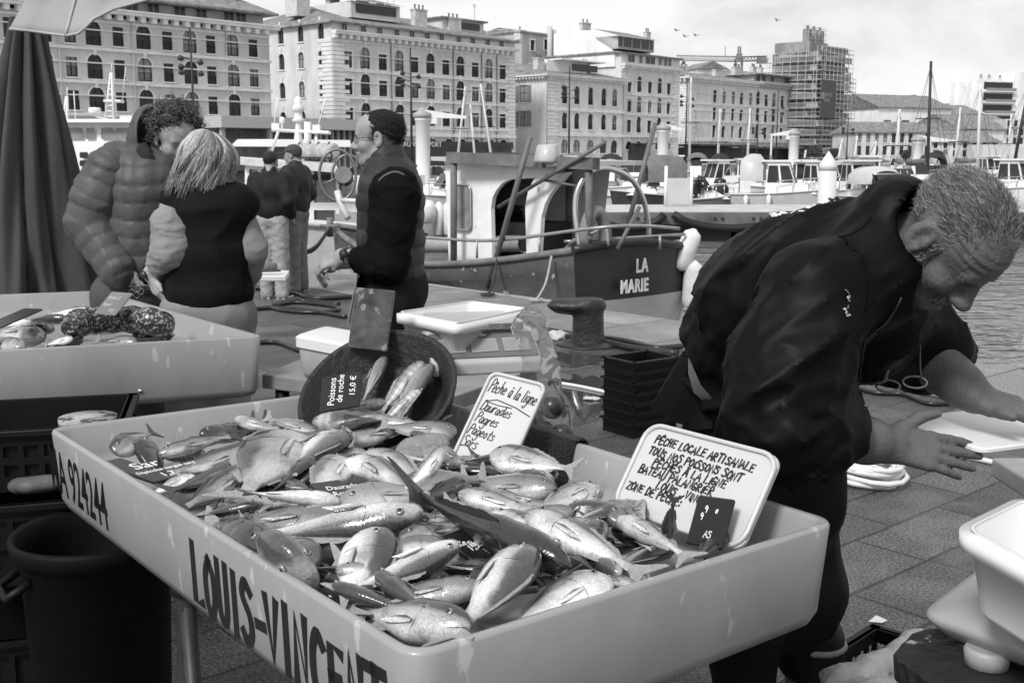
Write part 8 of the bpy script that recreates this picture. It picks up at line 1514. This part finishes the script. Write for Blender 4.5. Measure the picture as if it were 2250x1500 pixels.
# ------------------------------------------------------------------ the man in the quilted vest
def vest_man():
 Y = 4.9; Q = lambda x, y, d=0: D(x, y, Y + d); c = A3(Q(832, 303)); hd, hf = head_f(c, (-.985, .06, -.06), (-.06, -.06, 1), .97, 1.15)
 neck, ch, be, pv = Q(855, 372), Q(858, 450), Q(858, 545), Q(862, 640); s1, e1, w1 = Q(868, 425, -.17), Q(852, 575, -.20), Q(752, 562, -.16); s2, e2, w2 = Q(858, 425, .18), Q(840, 570, .2), Q(760, 575, .1); hp = [Q(862, 660, d) for d in (-.09, .09)]; kn = [Q(855, 860, d) for d in (-.1, .1)]; an = [p.copy() for p in kn]
 for a in an: a.z = .08
 h1, W1 = hand_f(w1, (-.95, .1, -.35), (-.1, -.65, .75), 1, 1.0, (.7, .75, .8, .85), .02, ((.03, .028, -.01), (.05, .034, -.022), (.068, .026, -.03))); h2, W2 = hand_f(w2, (-.9, -.3, -.3), (0, .3, .9), -1, 1.0, (.8, .8, .8, .8), .02)
 arm = lambda e, w: chain([e, e.lerp(w, .4), w], [.046, .042, .031], .02)
 a1 = arm(e1, w1); a2 = arm(e2, w2); core = union([ell(ch, (.12, .17, .18)), ell(be, (.12, .15, .18)), ell(pv, (.12, .16, .12)), cap(neck, Vector(c) + Vector((.03, 0, -.1)), .062, .056), chain([s1, e1], [.055, .048]), chain([s2, e2], [.055, .048]), chain([hp[0], kn[0], an[0]], [.08, .06, .05]), chain([hp[1], kn[1], an[1]], [.08, .06, .05])], .04)
 root = person('smiling balding man with glasses in a quilted vest, standing in profile', sk_mid, [(hd, (c - .18, c + .18), .0045, 0), (lambda P: smin(a1(P), h1(P), .02), box_of([e1, w1, W1((.17, 0, 0))], .08), .006, 1), (lambda P: smin(a2(P), h2(P), .02), box_of([e2, w2, W2((.17, 0, 0))], .08), .008, 1), (core, box_of([neck, pv, s1, s2, an[0], an[1]], .2), .022, 1)])
 vb = union([ell(Q(858, 440), (.140, .20, .19)), ell(Q(858, 530), (.142, .195, .19)), ell(Q(862, 590), (.132, .19, .12)), cap(Q(858, 395), Q(846, 346), .105, .080)], .04); cut = cap(Q(850, 372), Q(826, 300), .062, .085); zc = v3(Q(858, 612))[2]
 def vf(P):
  d = vb(P); b = np.abs(np.sin(P[:, 2] * math.pi / .078 + .5 * np.sin(P[:, 0] * 9))).astype(np.float32); d = d - .008 * b ** .35 - .006 * folds(P, 13, 41); d = smax(d, -cut(P), .01); return smax(d, zc - P[:, 2], .012)
 garment('vest', vf, box_of([Q(790, 350), Q(925, 620), s1, s2], .1), .0065, mat('grey_quilted_vest', .03, .55, .3, 9, .1, 120, spec=.3), root)
 sf = union([chain([s1, s1.lerp(e1, .5), e1], [.108, .092, .082], .04), chain([e1, Q(795, 570, -.18)], [.082, .058], .04)], .05); sf2 = union([chain([s2, e2], [.10, .08], .04), chain([e2, Q(795, 572, .14)], [.08, .058], .03)], .04)
 sw = mat('black_sweater', .006, .9, .3, 12, .1, 200, spec=.1); garment('sleeve', lambda P: sf(P) - .009 * folds(P, 14, 42, (1, 1, 1.5)), box_of([s1, e1, Q(795, 570, -.18)], .13), .009, sw, root); garment('sleeve', lambda P: sf2(P) - .008 * folds(P, 12, 43), box_of([s2, e2, Q(795, 572, .14)], .13), .012, sw, root)
 MB().tube(catmull([Q(822, 420, -.235), Q(838, 392, -.245), Q(868, 378, -.24), Q(895, 392, -.23), (Q(906, 425, -.21)), Q(902, 450, -.2)], 6), .005, 6).build('arm_hole_piping', mat('vest_piping', .10, .5), root)
 tf = union([chain([Q(862, 625), hp[0], kn[0], an[0]], [.13, .115, .085, .07], .05), chain([Q(862, 625), hp[1], kn[1], an[1]], [.13, .115, .085, .07], .05), ell(pv, (.145, .18, .12))], .05); garment('trousers', lambda P: tf(P) - .008 * folds(P, 10, 44), box_of([Q(862, 610), hp[0], hp[1], an[0], an[1]], .19), .014, mat('dark_trousers', .009, .8, .4, 6, spec=.15), root)
 ap = [[Q(x, y, -.12 + .12 * f) for f in np.linspace(0, 1.6, 7)] for x, y in ((792, 592), (785, 625), (778, 665), (772, 720))]; MB().sheet([[Q(790 - 6 * i + 3 * math.sin(j * 2.2), 588 + 30 * i, -.2 + .035 * j) for j in range(9)] for i in range(5)]).build('hanging_towel', ridged('towel_grey', .33, .9, 30, 'Y', .5, .2, 8, 1, .6), root)
 hair = lambda P: (lambda q: np.maximum(np.maximum(ell((-.014, 0, .036), (.1035, .081, .0875))(q), .012 - q[:, 2] - .6 * np.maximum(0, -(q[:, 0] + .035)) * 1.3), q[:, 0] - .035 + 1.1 * np.maximum(0, .07 - q[:, 2])*.3 - .25 * np.maximum(0, q[:, 2] - .085)))(to_local(P, hf).astype(np.float32)) + .0018 * noise3(P, 90, 4).astype(np.float32)
 garment('hair', hair, (c - .14, c + .17), .0045, mat('cropped_dark_hair', .012, .7, .4, 60, .4, 260, spec=.2), root, 0)
 P, N_ = scalp_points(hf, 2800, lambda q: (q[:, 2] > .0 - .8 * np.minimum(0, q[:, 0] + .035)*-1) & (q[:, 0] < .045 + .25 * np.maximum(0, q[:, 2] - .085)), 77, 1.0); mb = strands(MB(), to_world(P, hf), (N_ * .35 + A3([-1, 0, -.4])) @ hf[1].T, .017, .0006, 3, .3, 0, 78, mats=1); mb.build('stubble', hair_m('dark', .012), root)
 g = MB(); W = lambda *p: Vector(to_world(A3(p), hf)); [g.tube([W(.098 + .002 * math.cos(q), s * .033 + .022 * math.cos(q), .0 + .016 * math.sin(q)) for q in np.linspace(0, 6.28, 16)[:-1]], .0016, 5, closed=True) for s in (-1, 1)]; [g.tube([W(.097, s * .055, .006), W(.05, s * .078, .008), W(-.012, s * .083, .010)], .0017, 5) for s in (-1, 1)]; g.cyl(W(.105, -.011, .005), W(.105, .011, .005), .0015, n=5); g.build('glasses', mat('glasses_frame', .12, .3, metal=.5), root)
 MB().lathe([(.005 * math.sin(a), -.006 * math.cos(a)) for a in np.linspace(.05, 3.09, 7)], W(-.002, .081, -.046), 8).build('earring', m_steel, root)
 d = (w1 - e1).normalized(); R = frame(d.cross(Vector((0, 0, 1))), None, d); wt = MB(); wt.lathe([(.033, -.010), (.037, -.009), (.037, .009), (.033, .010)], w1 + d * -.012, 18, R=R); wt.lathe([(.0, .0), (.019, .0), (.019, .009), (.0, .011)], w1 + d * -.012 + Vector((-.0, -.034, .012)), 16, R=frame((1, 0, 0), None, (0, -.9, .4))); wt.build('wrist_watch', mat('watch_black', .03, .25), root)
 garment('shoe', union([cap(an[0] + Vector((.03, 0, -.03)), an[0] + Vector((-.17, 0, -.04)), .045, .038), cap(an[1] + Vector((.03, 0, -.03)), an[1] + Vector((-.17, 0, -.04)), .045, .038)], .01), box_of(an, .25), .014, m_blackp, root)
vest_man()
# ------------------------------------------------------------------ the woman seen from behind
def woman():
 Y = 4.6; Q = lambda x, y, d=0: D(x, y, Y + d); c = A3(Q(442, 352, .06)); hd, hf = head_f(c, (-.6, .75, -.22), (-.12, .16, 1), .93)
 neck, ch, be, pv = Q(455, 430), Q(455, 490), Q(455, 580), Q(458, 680); s1, e1, w1, k1 = Q(394, 452, .02), Q(378, 548, -.10), Q(328, 602, -.02), Q(345, 640, -.05); s2, e2, w2 = Q(520, 462, .03), Q(553, 548, .0), Q(545, 640, .15)
 hp = [Q(x, 700) for x in (415, 500)]; kn = [Q(x, 900, .02) for x in (415, 500)]; an = [p.copy() for p in kn]
 for a in an: a.z = .08
 h1, W1 = hand_f(w1, (.35, -.05, -.93), (-.75, -.6, -.2), 1, .92, (.45, .5, .55, .6), .03); a1 = chain([e1, e1.lerp(w1, .45), w1], [.045, .043, .028], .02)
 core = union([ell(ch, (.16, .11, .15)), ell(be, (.16, .12, .16)), ell(pv, (.17, .13, .13)), cap(neck, Vector(c) + Vector((.02, -.02, -.08)), .055, .05), chain([s1, e1], [.05, .045]), chain([s2, e2, w2], [.05, .045, .035]), chain([hp[0], kn[0], an[0]], [.09, .06, .05]), chain([hp[1], kn[1], an[1]], [.09, .06, .05])], .04)
 root = person('blonde woman seen from behind in a black quilted vest over a grey sweater', sk_pale, [(hd, (c - .17, c + .17), .006, 0), (lambda P: smin(a1(P), h1(P), .015), box_of([e1, w1, W1((.16, 0, 0))], .07), .006, 1), (core, box_of([neck, pv, s1, s2, e2, an[0], an[1]], .2), .022, 1)])
 vb = union([ell(Q(458, 470), (.165, .135, .14)), ell(Q(458, 560), (.172, .145, .18)), ell(Q(460, 640), (.178, .15, .12)), cap(Q(395, 435), Q(525, 445), .075, .075), cap(Q(458, 430), Q(450, 415), .085, .07)], .05); zc = v3(Q(458, 682))[2]
 def vf(P):
  d = vb(P) - .003 * np.abs(np.sin(P[:, 2] * math.pi / .11)).astype(np.float32) ** .5 - .012 * folds(P, 7, 51); return smax(d, zc - P[:, 2] - .1 * (P[:, 0] - v3(Q(458, 682))[0]) * 0, .012)
 garment('vest', vf, box_of([Q(345, 400), Q(560, 690)], .17), .0095, mat('black_quilted_vest', .006, .75, .3, 8, .1, 120, spec=.15), root)
 sf = union([chain([s1, s1.lerp(e1, .5) + Vector((-.005, -.03, 0)), e1], [.066, .077, .070], .03), chain([e1, e1.lerp(w1, .52)], [.070, .052], .03)], .03); sf2 = union([chain([s2, e2], [.066, .060], .03), chain([e2, Q(548, 600, .06)], [.06, .05], .03)], .03)
 kn_m = ridged('ribbed_grey_knit', .27, .95, 85, 'Z', .35, .12, 6, 1.2, .82)
 garment('sleeve', lambda P: sf(P) - .011 * folds(P, 15, 52, (.7, .7, 2.6)), box_of([s1, e1, w1], .11), .0078, kn_m, root); garment('sleeve', lambda P: sf2(P) - .006 * folds(P, 14, 53, (1, 1, 2)), box_of([s2, e2, Q(560, 600)], .11), .0085, kn_m, root)
 tf = union([chain([hp[0], kn[0], an[0]], [.115, .085, .07], .05), chain([hp[1], kn[1], an[1]], [.115, .085, .07], .05), ell(pv, (.182, .15, .12))], .05); garment('jeans', lambda P: tf(P) - .006 * folds(P, 12, 54), box_of([pv, hp[0], hp[1], an[0], an[1]], .2), .014, mat('pale_grey_denim', .22, .8, .15, 5, .3, 300), root)
 garment('shoe', union([cap(a + Vector((.0, -.05, -.03)), a + Vector((-.06, .12, -.04)), .045, .038) for a in an], .01), box_of(an, .25), .014, m_blackp, root)
 # bobbed hair: long locks running from the parting down over the head
 _, h2f = head_f(A3(Q(450, 364)), (-.55, .78, .10), (.26, .08, 1), .95); RX, RY, CH = .108, .120, A3([-.02, 0, .03]); g = np.random.default_rng(21)
 hb = lambda P: (lambda q: smin(ell((-.02, 0, .03), (RX - .006, RY - .008, .106))(q), ell((-.03, 0, -.045), (RX - .012, RY - .014, .085))(q), .03))(to_local(P, h2f).astype(np.float32))
 V, Fs = mesh_sdf(hb, c - .26, c + .24, .009); mb = MB().arrays(relax(V, Fs, 1), Fs, 0); nc = 85; ca, cs, ctone, clen = g.uniform(0, 2 * math.pi, nc), g.normal(size=nc) * .3, g.integers(0, 4, nc), g.uniform(.86, 1.1, nc)
 for i in range(3400):                                          # long locks in clumps, from the parting down over the head
  m = int(g.integers(0, nc)); a = ca[m] + g.normal() * .06; sw = cs[m] + g.normal() * .08; r = g.uniform(.95, 1.06) + .03 * math.sin(m * 2.3); L = clen[m] * g.uniform(.9, 1.08); fl = g.normal() * .012 + .02 * math.sin(m); pts = []
  for k in range(9):
   t = k / 8 * L; ph = t * 2.15; aa = a + sw * t * t; p0 = min(ph, 1.7); e = max(0, (ph - 1.7) / .45); rr = math.sin(min(ph, 1.57)) * (1 - .10 * e) + .05 * max(0, e - .6) * (1 if m % 3 else -1)
   q = A3([RX * rr * math.cos(aa), RY * rr * math.sin(aa) + fl * e, .110 * math.cos(p0) - .105 * e]) * r + CH + A3([0, .03 * (1 - min(1, ph)), 0]); pts.append(to_world(q, h2f))
  mb.tube(pts, [.0010, .0022, .0024, .0024, .0024, .0022, .0018, .0013, .0004], 3, mi=int(ctone[m] if g.random() < .86 else g.integers(0, 4)), caps=False)
 mb.build('hair', hair_m('blonde', .15, .27, .38, .50), root); hf = h2f
 d = (w1 - e1).normalized(); R = frame(d.cross(Vector((0, 1, .2))), None, d); wt = MB(); wt.lathe([(.030, -.007), (.033, -.006), (.033, .006), (.030, .007)], w1, 18, R=R); wt.lathe([(0, 0), (.016, 0), (.016, .007), (0, .008)], w1 + Vector((-.012, -.030, 0)), 14, R=frame((1, 0, 0), None, (-.35, -.93, .1))); wt.build('wrist_watch', mat('watch_black', .03, .25), root)
 sg = MB(); W = lambda *p: Vector(to_world(A3(p), hf)); [sg.tube([W(.075, s * .035 + .024 * math.cos(q), .135 + .018 * math.sin(q)) for q in np.linspace(0, 6.28, 14)[:-1]], .002, 5, closed=True) for s in (-1, 1)]; [sg.tube([W(.07, s * .06, .135), W(.0, s * .098, .10), W(-.05, s * .112, .04)], .0025, 5) for s in (-1, 1)]; sg.build('sunglasses', m_blackp, root)
woman()
# ------------------------------------------------------------------ the curly haired man in the puffer jacket
def puffer_man():
 Y = 5.0; Q = lambda x, y, d=0: D(x, y, Y + d); c = A3(Q(386, 303)); hd, hf = head_f(c, (.50, -.74, -.42), (.28, -.45, .85), 1.02, 1.15)
 neck, ch, be, pv = Q(335, 370), Q(300, 430), Q(290, 530), Q(290, 640); s1, e1, w1 = Q(242, 372, -.05), Q(198, 490, -.06), Q(258, 590, -.15); s2, e2, w2 = Q(385, 380, .10), Q(430, 500, .1), Q(400, 590, .0); hp = [Q(x, 660) for x in (255, 330)]; kn = [Q(x, 860) for x in (258, 330)]; an = [p.copy() for p in kn]
 for a in an: a.z = .08
 h1, W1 = hand_f(w1, (.7, -.1, -.7), (-.5, -.8, 0), 1, 1.0); core = union([ell(ch, (.16, .13, .18)), ell(be, (.15, .13, .18)), ell(pv, (.15, .13, .12)), cap(neck, Vector(c) + Vector((-.03, .02, -.1)), .06, .056), chain([s1, e1, w1], [.05, .045, .035]), chain([s2, e2, w2], [.05, .045, .035]), chain([hp[0], kn[0], an[0]], [.085, .06, .05]), chain([hp[1], kn[1], an[1]], [.085, .06, .05]), h1], .03)
 root = person('curly haired man in a grey puffer jacket leaning in towards the blonde woman', sk_mid, [(hd, (c - .19, c + .19), .0048, 0), (core, box_of([neck, pv, s1, s2, w1, W1((.17, 0, 0)), e2, an[0], an[1]], .2), .018, 1)])
 m_pf = mat('grey_puffer', .075, .5, .22, 7, .1, 90, spec=.35)
 tb = union([ell(Q(312, 425), (.165, .15, .185)), ell(Q(308, 525), (.155, .15, .19)), ell(Q(305, 592), (.145, .15, .11)), cap(Q(255, 360), Q(360, 375), .09, .08)], .06); zc = v3(Q(290, 618))[2]
 band = lambda t, w: np.abs(np.sin(t * math.pi / w)).astype(np.float32) ** .32
 def tf_(P): d = tb(P) - .0105 * band(P[:, 2] + .05 * P[:, 0] + .008 * np.sin(P[:, 0] * 22), .075) - .005 * folds(P, 16, 61, (1.5, 1, .6)); return smax(d, zc - P[:, 2], .015)
 ax1, ax2 = A3(e1 - s1), A3(w1 - e1); l1, l2 = np.linalg.norm(ax1), np.linalg.norm(ax2); c1, c2 = chain([s1, s1.lerp(e1, .5), e1], [.092, .106, .098], .03), chain([e1, w1], [.098, .075], .03)
 def sf(P): t1 = ((P - A3(s1)) @ (ax1 / l1)).astype(np.float32); t2 = ((P - A3(e1)) @ (ax2 / l2)).astype(np.float32); return smin(c1(P) - .010 * band(t1 + .006 * np.sin(P[:, 2] * 40), .062), c2(P) - .010 * band(t2, .062), .02) - .005 * folds(P, 17, 62)
 garment('jacket', tf_, box_of([Q(210, 330), Q(400, 640)], .2), .0095, m_pf, root, 0); garment('sleeve', sf, box_of([s1, e1, w1], .14), .0085, m_pf, root, 0)
 c3 = union([chain([s2, e2], [.1, .09], .03), chain([e2, w2], [.09, .07], .03)], .03); garment('sleeve', lambda P: c3(P) - .009 * band(P[:, 2], .07), box_of([s2, e2, w2], .13), .013, m_pf, root, 0)
 hc = A3(Q(336, 318, .08)); hoodf = lambda P: smax(smax(ell(hc, (.108, .12, .175))(P) - .006 * folds(P, 10, 63), -ell(hc + A3([.05, -.05, .03]), (.095, .105, .145))(P), .012), -ell(c, (.11, .11, .12))(P), .01); garment('hood', hoodf, (hc - .24, hc + .24), .009, m_pf, root)
 col = union([cap(Q(318, 385, -.02), Q(335, 355, -.02), .09, .085)], .01); cc = cap(Q(330, 375, -.03), Vector(c), .066, .085); garment('collar', lambda P: smax(col(P) - .006 * folds(P, 14, 64), -cc(P), .01), box_of([Q(318, 385), Q(340, 350)], .14), .009, mat('black_collar', .008, .8), root)
 tr = union([chain([hp[0], kn[0], an[0]], [.11, .08, .07], .05), chain([hp[1], kn[1], an[1]], [.11, .08, .07], .05), ell(pv, (.165, .14, .12))], .05); garment('jeans', lambda P: tr(P) - .006 * folds(P, 11, 65), box_of([pv, hp[0], hp[1], an[0], an[1]], .2), .014, mat('grey_denim', .06, .8, .3, 6, .3, 300), root)
 garment('shoe', union([cap(a + Vector((.0, .04, -.03)), a + Vector((.05, -.15, -.04)), .045, .038) for a in an], .01), box_of(an, .25), .014, m_blackp, root)
 P, N_ = scalp_points(hf, 800, lambda q: (q[:, 2] > .03 + 1.1 * np.maximum(-.03, q[:, 0])) | ((q[:, 0] < -.02) & (q[:, 2] > -.06)), 31, 1.02); g = np.random.default_rng(3); dr = N_ + g.normal(size=N_.shape) * .45
 mb = strands(MB(), to_world(P, hf), dr @ hf[1].T, .060, .0022, 14, .5, .15, 32, .0125, 3, 9); sh = lambda P: (lambda q: np.maximum(ell((-.014, 0, .038), (.114, .094, .098))(q), np.minimum(.04 + 1.1 * np.maximum(-.03, q[:, 0]) - q[:, 2], np.where(q[:, 0] < -.02, -.05 - q[:, 2], 1))))(to_local(P, hf).astype(np.float32)); V, Fs = mesh_sdf(sh, c - .17, c + .17, .008); mb.arrays(V, Fs, 0); mb.build('hair', hair_m('brown', .02, .06, .15), root)
 kb = MB(); q = Q(300, 642, -.17); [kb.tube([q + Vector((dx + .012 * math.cos(a), 0, dz + .014 * math.sin(a))) for a in np.linspace(0, 6.28, 10)[:-1]], .002, 5, closed=True) for dx, dz in ((-.02, 0), (.0, -.012), (.02, .004), (.008, .016))]; kb.build('key_rings', mat('key_metal', .25, .3, metal=.6), root)
puffer_man()
# ------------------------------------------------------------------ two men farther along the quay
def walker(px, pyf, head_y, look, jacket, trous, label, cap_=None, hair=.012, elbow=-1, wide=1.0, dx=0):
 ft = G(px, pyf); Y = ft.y; S = Y / F_PX; top = D(px + dx, head_y, Y).z; k = top / 1.76; o = ft; P = lambda x, y, z: Vector((o.x + x * k, o.y + y * k, z * k)); R = rotz(look); Lc = lambda x, y, z: P(*(R @ Vector((x, y, z)))); F = R @ Vector((1, 0, -.12)); c = A3(Lc(.02, 0, 1.62)); hd, hf = head_f(c, F, (0, 0, 1), .98 * k)
 an = [Lc(0, s * .10, .08) for s in (-1, 1)]; kn = [Lc(.02, s * .095, .5) for s in (-1, 1)]; hp = [Lc(0, s * .085, .93) for s in (-1, 1)]; sh = [Lc(-.01, s * .19 * wide, 1.42) for s in (-1, 1)]; el = [Lc(-.06, s * .25 * wide, 1.16) for s in (-1, 1)]; wr = [Lc(.08, s * .22, .98) for s in (-1, 1)]
 hs = [hand_f(wr[i], Lc(.16, 0, .85) - Lc(.06, 0, .98), R @ Vector((0, s, .1)), 1, .95 * k)[0] for i, s in enumerate((-1, 1))]
 core = union([ell(Lc(0, 0, 1.3), (.13 * k, .17 * k, .2 * k), R), ell(Lc(0, 0, 1.05), (.12 * k, .16 * k, .16 * k), R), cap(Lc(-.02, 0, 1.42), Vector(c) + Vector((0, 0, -.08)), .06 * k, .052 * k)] + [chain([sh[i], el[i], wr[i]], [.055, .046, .034]) for i in (0, 1)] + [chain([hp[i], kn[i], an[i]], [.08, .055, .045]) for i in (0, 1)] + hs, .03)
 root = person(label, sk_mid, [(hd, (c - .2, c + .2), .009, 0), (core, box_of(an + sh + el + wr + [Lc(0, 0, 1.5)], .2), .018, 1)])
 jf = union([ell(Lc(0, 0, 1.30), (.165 * k, .215 * k * wide, .22 * k), R), ell(Lc(.0, 0, 1.08), (.16 * k, .20 * k * wide, .19 * k), R), cap(Lc(-.02, 0, 1.45), Lc(-.01, 0, 1.52), .085 * k, .072 * k)] + [chain([sh[i], el[i], wr[i].lerp(el[i], .1)], [.088 * k, .076 * k, .055 * k], .03) for i in (0, 1)], .045); zc = float(Lc(0, 0, .90).z)
 garment('jacket', lambda q: smax(jf(q) - .012 * folds(q, 9, 71), zc - q[:, 2], .02), box_of(sh + el + wr + [Lc(0, 0, 1.55), Lc(0, 0, .9)], .2), .014, jacket, root)
 tf = union([chain([hp[i], kn[i], an[i] + Vector((0, 0, -.02))], [.115 * k, .088 * k, .078 * k], .03) for i in (0, 1)] + [ell(Lc(0, 0, .95), (.13 * k, .175 * k, .12 * k), R)], .03); garment('trousers', lambda q: tf(q) - .010 * folds(q, 13, 72, (1, 1, 1.6)), box_of(hp + kn + an, .2), .014, trous, root)
 for i in (0, 1): garment('shoe', union([cap(an[i] + Vector((0, 0, -.035)), an[i] + R @ Vector((.17, 0, 0)) * k + Vector((0, 0, -.045)), .048, .038)], .01), box_of([an[i], an[i] + R @ Vector((.17, 0, 0)) * k], .09), .012, m_blackp, root)
 for i in (0, 1): MB().box(an[i] + R @ Vector((.08, 0, 0)) * k + Vector((0, 0, -.068)), (.27 * k, .095, .022), R).build('sole', m_white, root, bevel=.008)
 hm = lambda q: (lambda w: np.maximum(ell((-.016, 0, .036), (.108, .086, .094))(w), .01 - w[:, 2] + .7 * (w[:, 0] + .02)))(to_local(q, hf).astype(np.float32)) + .002 * noise3(q, 90, 4).astype(np.float32); garment('hair', hm, (c - .17, c + .17), .009, mat('dark_hair_%d' % int(hair * 1000), hair, .6, .3, 40, .4, 200), root)
 if cap_:
  W = lambda *p: Vector(to_world(A3(p), hf)); cf = lambda q: (lambda w: np.minimum(np.maximum(ell((-.012, 0, .04), (.116, .092, .098))(w), .045 - w[:, 2]), np.maximum(ell((.10, 0, .045), (.095, .075, .012))(w), -1)))(to_local(q, hf).astype(np.float32)); garment('cap', cf, (c - .2, c + .24), .009, cap_, root)
jk2 = mat('black_wool_coat', .006, .8, .3, 8)
walker(656, 641, 316, math.radians(165), mat('dark_work_jacket', .014, .7, .3, 6), mat('grey_work_trousers', .16, .8, .3, 5), 'man in a flat cap and dark jacket standing by the fishing boats, half hidden', mat('tweed_cap', .06, .9, .3, 40), .05, wide=1.05, dx=-30)
walker(604, 655, 330, math.radians(75), jk2, mat('washed_pale_jeans', .30, .85, .35, 9), 'man in a black coat and washed pale jeans standing with his back turned', hair=.008)
for px, py, Y, lab in ((1487, 68, 60, 'leftmost of the three gulls above the crane'), (1506, 81, 62, 'lowest of the three gulls above the crane'), (1529, 79, 61, 'rightmost of the three gulls above the crane'), (1708, 46, 58, 'lone gull above the scaffolded tower')):
 c = D(px, py, Y); gu = MB(); gu.tube([c + Vector((-.12, 0, -.01)), c + Vector((-.05, 0, 0)), c + Vector((.06, 0, .01)), c + Vector((.12, 0, .005))], [.01, .03, .028, .008], 8)
 for s in (-1, 1): gu.add([c + Vector((.04, 0, .01)), c + Vector((-.05, 0, .01)), c + Vector((-.07 + s * .12, s * .15, .09)), c + Vector((s * .3, s * .3, .06)), c + Vector((.03 + s * .12, s * .15, .10)), c + Vector((.0, s * .06, .01))], [(0, 5, 1), (0, 4, 2, 1), (4, 3, 2)])
 gu.build('gull', mat('gull_plumage', .45, .7), None, label='small grey gull gliding in the sky, ' + lab, cat='bird', group='gulls in the sky')
